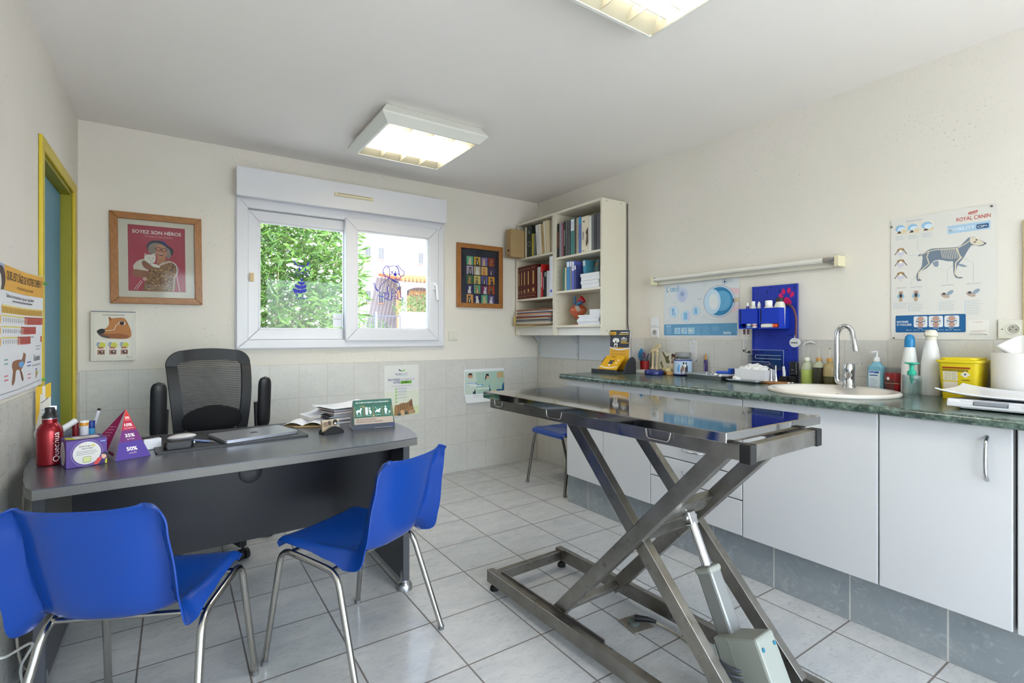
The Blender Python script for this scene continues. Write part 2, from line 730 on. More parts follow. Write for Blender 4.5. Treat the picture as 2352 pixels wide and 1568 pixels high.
# ---------------------------------------------------------------- door in the left wall
M_yellow = mat('door_frame_yellow', '#c9b32c', 0.4, var=0.05, scale=6)
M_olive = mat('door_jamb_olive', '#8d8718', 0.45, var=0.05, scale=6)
M_blue_door = mat('door_blue', '#4f87a0', 0.45, var=0.04, scale=3)
door = struct(bpy.data.objects.new('door_1', None))
COL.objects.link(door)
door.location = (XL, (DY0 + DY1) / 2, 0)
oy = (DY0 + DY1) / 2
f = MB(M_yellow)
f.box(0.0008, DY0 - 0.05 - oy, 0, 0.014, DY0 - oy, DZ + 0.045, 0.003).box(0.0008, DY1 - oy, 0, 0.014, DY1 + 0.075 - oy, DZ + 0.045, 0.003)
f.box(0.0008, DY0 - oy, DZ - 0.01, 0.014, DY1 - oy, DZ + 0.045, 0.003)
f.build('door_frame', door)
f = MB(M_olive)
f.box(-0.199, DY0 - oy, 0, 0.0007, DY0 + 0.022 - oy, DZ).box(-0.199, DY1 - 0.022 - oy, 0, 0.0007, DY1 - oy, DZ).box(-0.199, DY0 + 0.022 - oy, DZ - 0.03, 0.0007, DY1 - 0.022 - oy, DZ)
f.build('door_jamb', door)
MB(M_blue_door).box(-0.085, DY0 + 0.024 - oy, 0.008, -0.045, DY1 - 0.026 - oy, DZ - 0.033, 0.002).build('door_leaf', door)
MB(mat('corridor_dark', '#8e8a80', 0.8)).box(XL - 0.22, DY0 - 0.1, -0.05, XL - 0.2, DY1 + 0.1, DZ + 0.1).build('wall_corridor')['kind'] = 'structure'

# ---------------------------------------------------------------- window
M_pvc = mat('window_plastic', '#d9d9de', 0.3, spec=0.5, var=0.01, scale=3)
M_gasket = mat('window_gasket', '#3a3a3c', 0.6)
M_glass = clear('window_glass', '#ebf1f6', 0.0, 0.03, base=0.01)
win = struct(bpy.data.objects.new('window_1', None))
COL.objects.link(win)
win.location = (1.14, YB, 1.11)


def ringbox(b, x0, z0, x1, z1, wl, wb, wr, wt, y0, y1, bev=0.004):
    """a mitred rectangular frame in the XZ plane"""
    o = [(x0, z0), (x1, z0), (x1, z1), (x0, z1)]
    i = [(x0 + wl, z0 + wb), (x1 - wr, z0 + wb), (x1 - wr, z1 - wt), (x0 + wl, z1 - wt)]
    for k in range(4):
        q = (k + 1) % 4
        b.prism([o[k], o[q], i[q], i[k]], y0, y1, 'y', bev)
    return b


wx, wz = 1.14, 1.11
f = MB(M_pvc)
ringbox(f, 0.351 - wx, 0.0, 1.929 - wx, 2.17 - wz, 0.071, 0.062, 0.052, 0.075, -0.028, 0.07, 0.005)
ringbox(f, 0.345 - wx, -0.006, 1.935 - wx, 2.175 - wz, 0.03, 0.03, 0.03, 0.03, -0.012, -0.001, 0.003)
f.build('window_frame', win)
f = MB(M_pvc)
ringbox(f, 0.424 - wx, 1.172 - wz, 1.165 - wx, 2.092 - wz, 0.072, 0.075, 0.07, 0.075, 0.01, 0.05, 0.006)
ringbox(f, 0.494 - wx, 1.245 - wz, 1.097 - wx, 2.019 - wz, 0.013, 0.013, 0.013, 0.013, 0.016, 0.045, 0.004)
s1 = f.build('sliding_sash', win)
MB(M_glass).box(0.5 - wx, 0.030, 1.25 - wz, 1.09 - wx, 0.032, 2.013 - wz).build('window_pane', s1)
f = MB(M_pvc)
ringbox(f, 1.086 - wx, 1.16 - wz, 1.868 - wx, 2.112 - wz, 0.088, 0.09, 0.087, 0.09, -0.048, -0.001, 0.006)
ringbox(f, 1.172 - wx, 1.248 - wz, 1.783 - wx, 2.024 - wz, 0.014, 0.014, 0.014, 0.014, -0.040, -0.006, 0.004)
s2 = f.build('sliding_sash', win)
MB(M_glass).box(1.18 - wx, -0.024, 1.255 - wz, 1.776 - wx, -0.022, 2.017 - wz).build('window_pane', s2)
h = MB(mat('handle_white', '#e6e6e8', 0.3))
h.box(1.815 - wx, -0.058, 1.585 - wz, 1.845 - wx, -0.048, 1.66 - wz, 0.004)
h.tube(bend([(1.83 - wx, -0.055, 1.63 - wz), (1.83 - wx, -0.095, 1.63 - wz), (1.838 - wx, -0.098, 1.5 - wz)], 0.02), 0.010)
h.build('window_handle', s2)
f = MB(M_pvc)
prof = [(0.0, 1.06), (-0.11, 1.045), (-0.12, 1.055), (-0.12, 1.235), (0.0, 1.235)]
f.prism([(-0.120, 1.042), (-0.120, 1.237), (0.0, 1.237), (0.0, 1.062), (-0.05, 1.048)], 0.344 - wx, 1.911 - wx, 'x', 0.004)
f.box(0.349 - wx, 0.0005, 1.062, 1.906 - wx, 0.13, 1.185)
f.build('shutter_box', win)
MB(M_pvc).box(0.36 - wx, 0.1505, -0.02, 1.92 - wx, 0.26, 0.008, 0.004).build('window_sill', win)

M_cream = mat('cream_plastic', '#d8d0b0', 0.45)
g = thing('air_vent', 'slim cream air vent on the white shutter box above the window', 'vent', (1.13, YB - 0.1205, 2.252))
MB(M_cream).box(-0.147, -0.008, -0.011, 0.147, 0, 0.016, 0.003).build('vent_plate', g)
b = MB(M_cream)
b.box(-0.125, -0.016, -0.007, 0.125, -0.0082, 0.009, 0.003)
b.m(mat('vent_slot', '#4a463c', 0.8)).box(-0.122, -0.0155, 0.0091, 0.122, -0.0085, 0.0105)
b.build('vent_hood', g)
tag(place(MB(mat('beige_plastic', '#cfb489', 0.5)).box(-0.014, -0.012, -0.03, 0.014, 0, 0.03, 0.003).build('window_latch'), (0.445, YB - 0.0285, 1.61)),
    'small beige block stuck on the white window frame', 'latch')

# unseen glazed opening added behind the camera to fill the room with daylight
fill_win = struct(bpy.data.objects.new('fill_window', None))
COL.objects.link(fill_win)
fill_win.location = (0, YF, 0)
f = MB(M_pvc)
ringbox(f, RX0, RZ0, RX1, RZ1, 0.07, 0.07, 0.07, 0.07, -0.12, -0.05, 0.004)
f.box((RX0 + RX1) / 2 - 0.05, -0.12, RZ0 + 0.0702, (RX0 + RX1) / 2 + 0.05, -0.05, RZ1 - 0.0702, 0.004)
f.build('window_frame', fill_win)
MB(M_glass).box(RX0 + 0.06, -0.09, RZ0 + 0.06, RX1 - 0.06, -0.086, RZ1 - 0.06).build('window_pane', fill_win)

# ---------------------------------------------------------------- decals on the panes
DEC = '#2a2fb0'
d = PR((0.782, YB + 0.0295, 1.61), (1, 0, 0), (0, 0, 1), (0, -1, 0))
d.poly([(-0.062, 0.147), (-0.045, 0.142), (-0.022, 0.112), (-0.035, 0.112)], DEC).poly([(0.058, 0.145), (0.046, 0.142), (0.033, 0.112), (0.050, 0.115)], DEC)
d.poly([(-0.025, 0.112), (0.0, 0.117), (0.03, 0.113), (0.018, 0.105), (0.0, 0.108), (-0.015, 0.105)], DEC)
d.ell(-0.012, 0.085, 0.007, 0.013, DEC).ell(0.03, 0.087, 0.006, 0.012, DEC).ell(0.009, 0.062, 0.008, 0.005, DEC)
d.line([(-0.006, 0.045), (0.003, 0.05), (0.009, 0.057), (0.015, 0.05), (0.025, 0.046)], 0.003, DEC)
for q in (-1, 1):
    for j in range(4):
        d.line([(0.009 + q * 0.022, 0.062 - j * 0.008), (0.009 + q * (0.062 - 0.004 * j), 0.078 - j * 0.017)], 0.0025, DEC)
for j, (x0, x1, y, hh) in enumerate(((-0.008, 0.014, 0.012, 0.014), (-0.02, 0.024, -0.012, 0.017), (-0.042, 0.034, -0.04, 0.02), (-0.058, 0.036, -0.07, 0.02))):
    n = 9
    top = [(x0 + (x1 - x0) * i / n, y + hh * 0.5 - 0.010 * math.sin(math.pi * i / n) + 0.004) for i in range(n + 1)]
    bot = [(x0 + (x1 - x0) * i / n, y - hh * 0.5 - 0.014 * math.sin(math.pi * i / n) + (0.003 if i % 2 else 0)) for i in range(n + 1)]
    d.poly(bot + top[::-1], DEC)
d.line([(-0.05, -0.085), (-0.03, -0.1), (-0.026, -0.12)], 0.007, DEC).line([(0.005, -0.09), (0.01, -0.12)], 0.004, DEC)
for i in range(6):
    d.ell(-0.035 + i * 0.014, -0.13, 0.004, 0.006, DEC)
tag(d.build('window_decal', normals=False), 'dark blue striped cat sticker on the window pane in front of the shrub', 'decal')

d = PR((1.45, YB - 0.0245, 1.63), (1, 0, 0), (0, 0, 1), (0, -1, 0))
PX = lambda pts: [((x - 590) * 0.000652, -(y - 812) * 0.000652) for x, y in pts]


def smooth(pts, n=4):
    out = []
    for i in range(len(pts) - 1):
        p0, p1, p2, p3 = pts[max(0, i - 1)], pts[i], pts[i + 1], pts[min(len(pts) - 1, i + 2)]
        for k in range(n):
            t = k / n
            out.append(tuple(0.5 * (2 * p1[j] + (p2[j] - p0[j]) * t + (2 * p0[j] - 5 * p1[j] + 4 * p2[j] - p3[j]) * t * t + (3 * p1[j] - p0[j] - 3 * p2[j] + p3[j]) * t ** 3) for j in (0, 1)))
    out.append(pts[-1])
    return out


for s_, wd in (
        ([(575, 612), (545, 605), (515, 630), (500, 665), (490, 690), (510, 690), (497, 715), (520, 715), (522, 740), (545, 735), (560, 748), (578, 740)], 6),
        ([(545, 635), (562, 618), (578, 640), (580, 700), (578, 740)], 6), ([(575, 612), (600, 605), (630, 600), (660, 605), (672, 600)], 5),
        ([(665, 610), (680, 592), (705, 600), (725, 635), (750, 650), (772, 665), (765, 690), (770, 705), (750, 715), (735, 728), (715, 715), (705, 690)], 6),
        ([(672, 602), (692, 630), (700, 670), (702, 700)], 8), ([(580, 725), (580, 750), (600, 768), (640, 775), (660, 768)], 6), ([(585, 710), (620, 695), (650, 690), (690, 695), (715, 715), (722, 735), (705, 760), (680, 765), (662, 752)], 5),
        ([(662, 728), (662, 752), (650, 762)], 4), ([(610, 770), (640, 790), (690, 800)], 10), ([(690, 795), (705, 830), (705, 870), (690, 890)], 6),
        ([(572, 755), (535, 790), (495, 825), (465, 860), (453, 905)], 5), ([(448, 925), (420, 915), (395, 880), (380, 835), (392, 830), (402, 870), (420, 905), (440, 915)], 5),
        ([(430, 975), (460, 985), (505, 990)], 6), ([(500, 940), (550, 945), (560, 950)], 7), ([(575, 840), (552, 870), (555, 920), (565, 960), (560, 1000)], 7), ([(612, 880), (605, 940), (605, 1010)], 6),
        ([(640, 905), (665, 920), (690, 890)], 5), ([(665, 920), (685, 960), (690, 1000)], 6), ([(702, 870), (722, 940), (720, 985)], 6),
        ([(560, 1000), (540, 1005), (545, 1020), (580, 1030), (605, 1020), (605, 1005)], 6), ([(690, 985), (685, 1010), (720, 1022), (750, 1015), (745, 990), (720, 982)], 6),
        ([(505, 985), (515, 1010), (545, 1012)], 5), ([(545, 975), (510, 975), (520, 960), (555, 960)], 4), ([(610, 985), (640, 975), (675, 985), (670, 1005), (620, 1008)], 4), ([(612, 950), (640, 940), (662, 925)], 5)):
    d.line(smooth(PX(s_)), wd * 0.00092, DEC)
d.poly(PX([(630, 700), (650, 690), (672, 698), (672, 715), (655, 728), (635, 718)]), DEC)
d.ell(*PX([(612, 678)])[0], 0.006, 0.008, DEC).ell(*PX([(656, 675)])[0], 0.005, 0.008, DEC)
tag(d.build('window_decal', normals=False), 'blue outline sticker of a sitting puppy on the window pane', 'decal')
d = PR((1.046, YB + 0.0292, 1.32), (1, 0, 0), (0, 0, 1), (0, -1, 0))
d.rect(-0.034, -0.053, 0.034, 0.053, '#e6e8ee', 0).ring(0, 0.035, 0.012, 0.012, 0.004, '#b9bcc6').rect(-0.024, 0.006, 0.024, 0.014, '#b5b8c2')
d.lines(-0.024, -0.004, 0.048, 5, 0.008, 0.002, '#cfd2da')
tag(d.build('window_notice', normals=False), 'small white notice stuck low on the window pane beside the sash', 'notice')

# ---------------------------------------------------------------- outside the window
M_ground = mat('outside_ground', '#d6d0c4', 0.9, var=0.1, scale=2)
gr = MB(M_ground).box(-14, YB + 0.25, -0.35, 26, 40, -0.15).box(-14, -20, -0.35, 26, YF - 0.25, -0.15).build('outside_ground')
struct(gr)
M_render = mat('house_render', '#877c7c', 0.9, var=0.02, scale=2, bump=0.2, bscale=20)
M_shut = mat('house_pane', '#30343f', 0.3)
M_sur = mat('house_surround', '#b57f6a', 0.8)
M_iron = mat('dark_iron', '#45454f', 0.5, metal=0.6)
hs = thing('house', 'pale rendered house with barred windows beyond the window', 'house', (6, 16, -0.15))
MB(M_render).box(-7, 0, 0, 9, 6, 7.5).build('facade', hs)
for (cx, cz, ww, hh) in ((5.15, 3.89, 0.17, 0.37), (5.59, 3.87, 0.165, 0.37), (6.98, 3.83, 0.16, 0.37), (5.59, 2.44, 0.165, 0.37), (5.16, 2.45, 0.165, 0.37)):
    b = MB(M_sur)
    x, z = cx - 6, cz + 0.15
    b.box(x - ww / 2 - 0.02, -0.02, z - hh / 2 - 0.04, x + ww / 2 + 0.02, -0.001, z - hh / 2, 0.004)
    b.m(M_shut).box(x - ww / 2, -0.008, z - hh / 2, x + ww / 2, -0.001, z + hh / 2)
    b.m(ink('#d9d5dd'))
    for q in (-0.5, -0.17, 0.17, 0.5):
        b.box(x + q * ww - 0.005, -0.03, z - hh / 2, x + q * ww + 0.005, -0.012, z + hh / 2)
    b.build('window', hs)
po = thing('porch', 'tiled porch with ochre arch standing against the pale house', 'porch', (6.3, 14, -0.15))
b = MB(mat('porch_ochre', '#a57a54', 0.8, var=0.04))
b.box(-0.72, 0.5, 0, 2.6, 0.62, 2.72)
b.build('porch_wall', po)
b = MB(mat('porch_white', '#a59a97', 0.85))
b.box(-0.72, 0, 2.82, 2.6, 0.5, 2.98).box(-0.72, 0.0, 0, -0.62, 0.2, 2.82)
arch = [(-0.62, 2.82), (-0.62, 2.7)] + [(-0.62 + 0.5 + 0.5 * math.cos(R(180 - 9 * i)), 2.62 + 0.17 * math.sin(R(180 - 9 * i))) for i in range(1, 20)] + [(0.4, 2.6), (0.46, 2.6), (0.46, 2.82)]
b.prism(arch, 0.02, 0.2, 'y')
b.build('arch_beam', po)
b = MB(mat('roof_tile', '#9a5a38', 0.8, var=0.25, scale=14))
for k in range(28):
    x = -0.78 + k * 0.12
    b.tube([(x, -0.12, 2.98), (x, 1.9, 3.32)], 0.055, 8)
b.build('tile_roof', po)
b = MB(M_iron)
b.lathe([(0.01, 0), (0.05, 0.02), (0.065, 0.13), (0.03, 0.17), (0.008, 0.22)], 8, (-0.49, 0.3, 2.55))
b.build('porch_lantern', po)
b = MB(mat('brown_shutter', '#7a5140', 0.7))
b.box(-0.3, 0.46, 1.9, 0.3, 0.498, 2.6)
b.build('porch_shutter', po)
tag(place(MB(mat('garden_wall', '#a39c9f', 0.9, var=0.03, bump=0.2)).box(0, 0, 0, 3.2, 0.2, 1.92, 0.01).build('garden_wall'), (4.54, 11.5, -0.15)),
    'white garden wall below the clipped hedge outside', 'wall')
gt = thing('garden_gate', 'thin iron garden gate beside the white garden wall outside', 'gate', (2.6, 11.5, -0.15))
b = MB(M_iron)
b.box(0, 0, 1.79, 1.9, 0.03, 1.82)
b.build('gate_rail', gt)
MB(M_iron).box(0, 0, 0.15, 1.9, 0.03, 0.18).build('gate_rail', gt)
b = MB(M_iron)
for k in range(20):
    b.box(0.05 + k * 0.097, 0.008, 0.181, 0.062 + k * 0.097, 0.02, 1.789)
b.build('gate_bars', gt)
b = MB(mat('gate_post', '#5d6588', 0.5)).box(1.28, -0.01, 0, 1.33, 0.04, 1.9)
b.build('gate_post', gt)


def leaf_cloud(n, centre, rad, leafL, leafW, m, seed, droop=0.3, flat=0.5):
    rr = random.Random(seed)
    b = MB(m)
    vs, fs = [], []
    for i in range(n):
        while True:
            p = Vector((rr.uniform(-1, 1), rr.uniform(-1, 1), rr.uniform(-1, 1)))
            if 0.25 < p.length < 1:
                break
        c = Vector((centre[0] + p.x * rad[0], centre[1] + p.y * rad[1], centre[2] + p.z * rad[2]))
        d = Vector((p.x * flat + rr.uniform(-1, 1), p.y * flat + rr.uniform(-1, 1), rr.uniform(-0.5, 1.0) - droop)).normalized()
        sd = d.cross(Vector((rr.uniform(-1, 1), rr.uniform(-1, 1), rr.uniform(-1, 1)))).normalized()
        L, W_ = leafL * rr.uniform(0.7, 1.3), leafW * rr.uniform(0.8, 1.2)
        k = len(vs)
        up = d.cross(sd) * (L * 0.06)
        vs += [tuple(c), tuple(c + d * L * 0.5 + sd * W_ + up), tuple(c + d * L), tuple(c + d * L * 0.5 - sd * W_ + up)]
        fs.append((k, k + 1, k + 2, k + 3))
    b.geo(vs, fs)
    return b


def leaf_mat(name, a, bcol):
    g = N(name, 0.45, 0.4)
    g.color(g.mix(g.ramp(g.noise(9, 3), 0.35, 0.65), a, bcol))
    tr = g.t.nodes.new('ShaderNodeBsdfTranslucent')
    tr.inputs[0].default_value = srgb(bcol)
    mx = g.t.nodes.new('ShaderNodeMixShader')
    mx.inputs[0].default_value = 0.35
    out = g.t.nodes['Material Output']
    g.link(g.b.outputs[0], mx.inputs[1])
    g.link(tr.outputs[0], mx.inputs[2])
    g.link(mx.outputs[0], out.inputs[0])
    return g.m


M_leaf = leaf_mat('oleander_leaf', '#3f5f30', '#6a8b3e')
M_leaf2 = leaf_mat('hedge_leaf', '#3f5f33', '#5f8048')
M_stem = mat('shrub_stem', '#7d7a58', 0.8)
M_flower = mat('white_petal', '#fbf7f4', 0.6)
sh = thing('oleander_shrub', 'tall flowering shrub with narrow green leaves outside the window', 'shrub', (0.88, 6.1, -0.15))
b = leaf_cloud(11000, (0, 0, 1.9), (1.02, 0.75, 1.6), 0.15, 0.014, M_leaf, 3)
b.build('foliage', sh, normals=False)
b = MB(M_stem)
rr = random.Random(5)
for i in range(26):
    a = rr.uniform(0, 6.28)
    q = rr.uniform(0.3, 0.9)
    b.tube([(0.1 * math.cos(a), 0.1 * math.sin(a), 0), (0.5 * q * math.cos(a), 0.4 * q * math.sin(a), 1.4), (0.95 * q * math.cos(a), 0.7 * q * math.sin(a), 2.2 + 0.9 * rr.random())], [0.016, 0.011, 0.005], 5)
b.build('stems', sh)
b = MB(M_flower)
for i in range(20):
    a, q, z = rr.uniform(0, 6.28), rr.uniform(0.55, 1.0), rr.uniform(0.7, 3.3)
    cx, cy = 0.95 * q * math.cos(a), -abs(0.72 * q * math.sin(a))
    for j in range(9):
        e = (rr.uniform(-.07, .07), rr.uniform(-.07, .07), rr.uniform(-.06, .06))
        b.ball((cx + e[0], cy + e[1], z + e[2]), (0.026, 0.026, 0.012), 6, 4)
b.build('flowers', sh)['kind'] = 'stuff'
hg = thing('hedge', 'clipped green hedge above the white garden wall outside', 'hedge', (5.9, 12.25, 1.6))
leaf_cloud(5200, (0, 0, 0.3), (1.35, 0.35, 0.42), 0.05, 0.012, M_leaf2, 9).build('foliage', hg, normals=False)
MB(M_stem).tube([(0, 0, -1.6), (0, 0, 0.3)], 0.03, 6).tube([(-0.7, 0, -1.6), (-0.6, 0, 0.3)], 0.03, 6).tube([(0.7, 0, -1.6), (0.6, 0, 0.3)], 0.03, 6).build('stems', hg)
b2 = thing('garden_bush', 'low bushy garden plants behind the thin iron gate outside', 'bush', (3.9, 12.6, -0.15))
leaf_cloud(3600, (0, 0, 0.95), (1.1, 0.45, 0.95), 0.07, 0.014, M_leaf2, 21).build('foliage', b2, normals=False)

# ================================================================== ceiling lamps
M_lampw = mat('lamp_white', '#d9d9d2', 0.45, var=0.01)
M_louver = mat('lamp_louver', '#b3ae9a', 0.35)
M_tube = mat('lamp_glow', (1.0, 0.95, 0.87), 0.5, emit=LAMP_STRENGTH)


def lamp(x0, y0, label):
    t = thing('ceiling_lamp', label, 'lamp', (x0, y0, HC), 0, 'square louvred ceiling lamps')
    a, m, e = 0.305, 0.338, 0.296
    b = MB(M_lampw)
    zs = [(a, -0.001), (m, -0.05), (m, -0.062), (e, -0.1), (e - 0.012, -0.1), (e - 0.02, -0.03), (0.0, -0.03)]
    vs, fs = [], []
    for (q, z) in zs[:-1]:
        vs += [(-q, -q, z), (q, -q, z), (q, q, z), (-q, q, z)]
    for i in range(len(zs) - 2):
        for j in range(4):
            fs.append((i * 4 + j, i * 4 + (j + 1) % 4, i * 4 + 4 + (j + 1) % 4, i * 4 + 4 + j))
    fs.append(tuple(range(len(vs) - 4, len(vs))))
    b.geo(vs, fs)
    b.build('housing', t, 25)
    MB(M_tube).box(-0.255, -0.225, -0.042, 0.255, 0.225, -0.036).build('tube_panel', t)
    b = MB(M_louver)
    for x in (-0.1385, 0, 0.1385):
        b.prism([(x - 0.010, -0.052), (x + 0.010, -0.052), (x + 0.0012, -0.098), (x - 0.0012, -0.098)], -0.276, 0.276, 'y')
    for k in range(7):
        y = -0.2 + k * 0.0667
        b.box(-0.276, y - 0.0015, -0.078, 0.276, y + 0.0015, -0.052)
    for s in (-1, 1):
        b.geo([(-0.277, s * 0.282, -0.0985), (0.277, s * 0.282, -0.0985), (0.277, s * 0.226, -0.05), (-0.277, s * 0.226, -0.05)], [(0, 1, 2, 3)])
        b.geo([(s * 0.282, -0.277, -0.0985), (s * 0.282, 0.277, -0.0985), (s * 0.262, 0.277, -0.05), (s * 0.262, -0.277, -0.05)], [(0, 1, 2, 3)])
    b.build('louver', t, 25)
    return t


lamp(1.287, 3.02, 'square white louvred ceiling lamp shining in front of the window')
lamp(1.297, 1.072, 'square louvred ceiling lamp above the steel examination table')
lamp(1.297, -0.876, 'added unseen louvred ceiling lamp at the far side of the room from the window')  # unseen third lamp, added behind the camera for more light

# ================================================================== desk
M_desk = mat('desk_laminate', '#4f525b', 0.25, spec=0.6, var=0.22, scale=160, bump=0.04, bscale=220)
M_desk_edge = mat('desk_edge', '#6d6b67', 0.5, var=0.15, scale=200)
M_desk_dark = mat('desk_panel', '#15161b', 0.42, spec=0.35, var=0.08, scale=5)
M_desk_grey = mat('desk_leg_grey', '#45464b', 0.45, var=0.12, scale=150)
M_silver = mat('satin_silver', '#b9bbbf', 0.3, metal=1.0)
M_black = mat('black_plastic', '#1c1c1e', 0.42, spec=0.45)
DZT = 0.735
dk = thing('desk', 'dark grey curved office desk with a black front panel', 'desk', (0.28, 2.5, 0))
out = [(-0.362, 2.082), (-0.1, 2.092), (0.2, 2.103), (0.5, 2.115), (0.75, 2.130), (0.925, 2.158), (0.957, 2.25), (0.978, 2.38), (0.986, 2.52), (0.978, 2.68), (0.955, 2.885),
       (-0.455, 2.9), (-0.455, 2.62), (-0.44, 2.42), (-0.412, 2.25), (-0.385, 2.13)]
lo = [(x - 0.28, y - 2.5) for x, y in out]
MB(M_desk).prism(lo, DZT - 0.004, DZT).m(M_desk_edge).prism(lo, DZT - 0.034, DZT - 0.0041).build('desk_top', dk)
MB(M_desk_dark).at(0, -0.12, 0, R(2.4)).box(-0.585, 0, 0.34, 0.625, 0.02, 0.70, 0.001, 1).build('modesty_panel', dk)
b = MB(M_black).at(0, -0.12, 0, R(2.4))
for i in range(1):
    b.T = b.T @ Matrix.Translation((-0.015, -0.0005, 0.625)) @ Matrix.Rotation(R(90), 4, 'X')
    b.lathe([(0.044, 0), (0.044, 0.004), (0.036, 0.007), (0.0, 0.005)], 28)
    b.box(-0.02, -0.012, 0.0055, 0.02, 0.006, 0.0085)
b.build('cable_grommet', dk)
for (x, y0, y1) in ((0.628, -0.255, 0.32), (-0.652, -0.26, 0.34)):
    p = MB(M_desk_grey).box(x - 0.016, y0, 0.045, x + 0.016, y1, 0.7005, 0.002, 1).build('side_panel', dk)
    MB(M_silver).box(x - 0.014, y0 + 0.02, 0.018, x + 0.014, y1, 0.0445, 0.006).build('foot_rail', p)
    for y in (y0 + 0.022, y1 - 0.02):
        MB(M_silver).lathe([(0.036, 0), (0.036, 0.018), (0.03, 0.03), (0.021, 0.036), (0.019, 0.075), (0.014, 0.098), (0.0, 0.099)], 22, (x, y, 0)).build('foot', p)

# ================================================================== office chair
M_blackf = mat('chair_black', '#232325', 0.5, spec=0.4, var=0.05)
M_fabric = mat('black_fabric', '#1d1d1f', 0.9, spec=0.2, var=0.2, scale=200, bump=0.2, bscale=300)
g = N('chair_mesh', 0.7, 0.3)
g.color(srgb('#3a3a3c'))
X_, Y_, Z_ = g.xyz()
st = g.line(Z_, 0.0105, 0, 0.0062)
tr = g.t.nodes.new('ShaderNodeBsdfTransparent')
mx = g.t.nodes.new('ShaderNodeMixShader')
g.link(g.ramp(st, 0, 1, 0.5, 0.92), mx.inputs[0])
g.link(tr.outputs[0], mx.inputs[1])
g.link(g.b.outputs[0], mx.inputs[2])
g.link(mx.outputs[0], g.t.nodes['Material Output'].inputs[0])
M_mesh = g.m
oc = thing('office_chair', 'black mesh-back office chair with raised armrests behind the desk', 'chair', (0.196, 3.30, 0), R(11))


def bx(z):  # half width of the back at height z
    t = (z - 0.62) / 0.5
    return 0.176 + 0.036 * math.sin(min(1, max(0, t)) * 1.45)


def by(z):
    t = (z - 0.62) / 0.5
    return 0.10 + 0.07 * t - 0.05 * math.sin(t * math.pi)


b = MB(M_blackf)
loop = []
zz = [0.56 + 0.46 * i / 12 for i in range(13)]
left = [(-bx(z) + 0.018, by(z), z) for z in zz]
right = [(bx(z) - 0.018, by(z), z) for z in zz]
top = []
WT = bx(1.03) - 0.018
for i in range(0, 8):
    a = R(180 - 90 * i / 7)
    top.append((-WT + 0.06 + 0.06 * math.cos(a), by(1.05), 1.030 + 0.055 * math.sin(a)))
for i in range(1, 10):
    x = -WT + 0.06 + (2 * WT - 0.12) * i / 10
    top.append((x, by(1.05) + 0.012 * (1 - (x / WT) ** 2), 1.085 + 0.010 * (1 - (x / (WT - 0.06)) ** 2)))
for i in range(0, 8):
    a = R(90 - 90 * i / 7)
    top.append((WT - 0.06 + 0.06 * math.cos(a), by(1.05), 1.030 + 0.055 * math.sin(a)))
path = left + top + right[::-1]
vs, fs = [], []
for i, p in enumerate(path):
    P = Vector(p)
    a = Vector(path[max(0, i - 1)])
    c = Vector(path[min(len(path) - 1, i + 1)])
    tg = (c - a).normalized()
    nn = Vector((0, 1, 0))
    sd = tg.cross(nn).normalized()
    hw = 0.026 + 0.006 * abs(tg.x)
    for (u, v) in ((-hw, -0.012), (hw, -0.012), (hw * 1.05, 0.004), (hw * 0.6, 0.014), (-hw * 0.6, 0.014), (-hw * 1.05, 0.004)):
        vs.append(tuple(P + sd * u + nn * v))
k = 6
for i in range(len(path) - 1):
    for j in range(k):
        fs.append((i * k + j, i * k + (j + 1) % k, (i + 1) * k + (j + 1) % k, (i + 1) * k + j))
fs += [tuple(range(k)), tuple(range(len(vs) - k, len(vs)))]
b.geo(vs, fs)
b.box(-0.185, 0.10, 0.53, 0.185, 0.13, 0.60, 0.012)
b.build('back_frame', oc)
MB(M_mesh).sheet(lambda u, v: ((u - 0.5) * 2 * (bx(0.6 + v * 0.46) - 0.02), by(0.6 + v * 0.46) + 0.016 * (1 - (2 * u - 1) ** 2), 0.6 + v * 0.475), 14, 16).build('back_mesh', oc)
MB(M_fabric).sheet(lambda u, v: ((u - 0.5) * 0.31 * (1 - 0.35 * abs(2 * v - 1) ** 3), by(0.72) - 0.012 - 0.02 * (1 - (2 * u - 1) ** 4) * (1 - (2 * v - 1) ** 4), 0.655 + v * 0.125 + 0.03 * (1 - (2 * u - 1) ** 2) * (v - 0.3)), 16, 10, 0.012).build('lumbar_pad', oc)
b = MB(M_fabric)
b.prism(rounded(-0.25, -0.40, 0.25, 0.08, 0.08), 0.43, 0.50, 'z', 0.02)
b.build('seat', oc)
for s in (-1, 1):
    b = MB(M_black)
    b.sheet(lambda u, v, s=s: (s * 0.268 + 0.038 * math.cos(u * 2 * math.pi) * (1 - abs(2 * v - 1) ** 9) ** 0.5,
                               0.02 * math.sin(u * 2 * math.pi) * (1 - abs(2 * v - 1) ** 9) ** 0.5 + 0.02 + 0.03 * (1 - v), 0.64 + 0.315 * v), 18, 34)
    p = b.build('armrest', oc)
    b = MB(M_blackf)
    b.tube(bend([(s * 0.232, 0.06, 0.80), (s * 0.24, 0.06, 0.52), (s * 0.18, 0.02, 0.45), (s * 0.1, 0, 0.44)], 0.05), 0.016, 8)
    b.build('arm_bracket', p)
MB(M_blackf).box(-0.12, -0.15, 0.36, 0.12, 0.05, 0.428, 0.01).lathe([(0.028, 0.1), (0.028, 0.24), (0.018, 0.241), (0.018, 0.37)], 16).build('gas_column', oc)
bs = MB(M_blackf)
bs.lathe([(0.05, 0.075), (0.055, 0.09), (0.04, 0.125), (0.028, 0.13)], 18)
for i in range(5):
    a = R(-78 + 72 * i)
    bs.bar((0.03 * math.cos(a), 0.03 * math.sin(a), 0.1), (0.28 * math.cos(a), 0.28 * math.sin(a), 0.082), 0.04, 0.03, bev=0.006)
star = bs.build('star_base', oc)
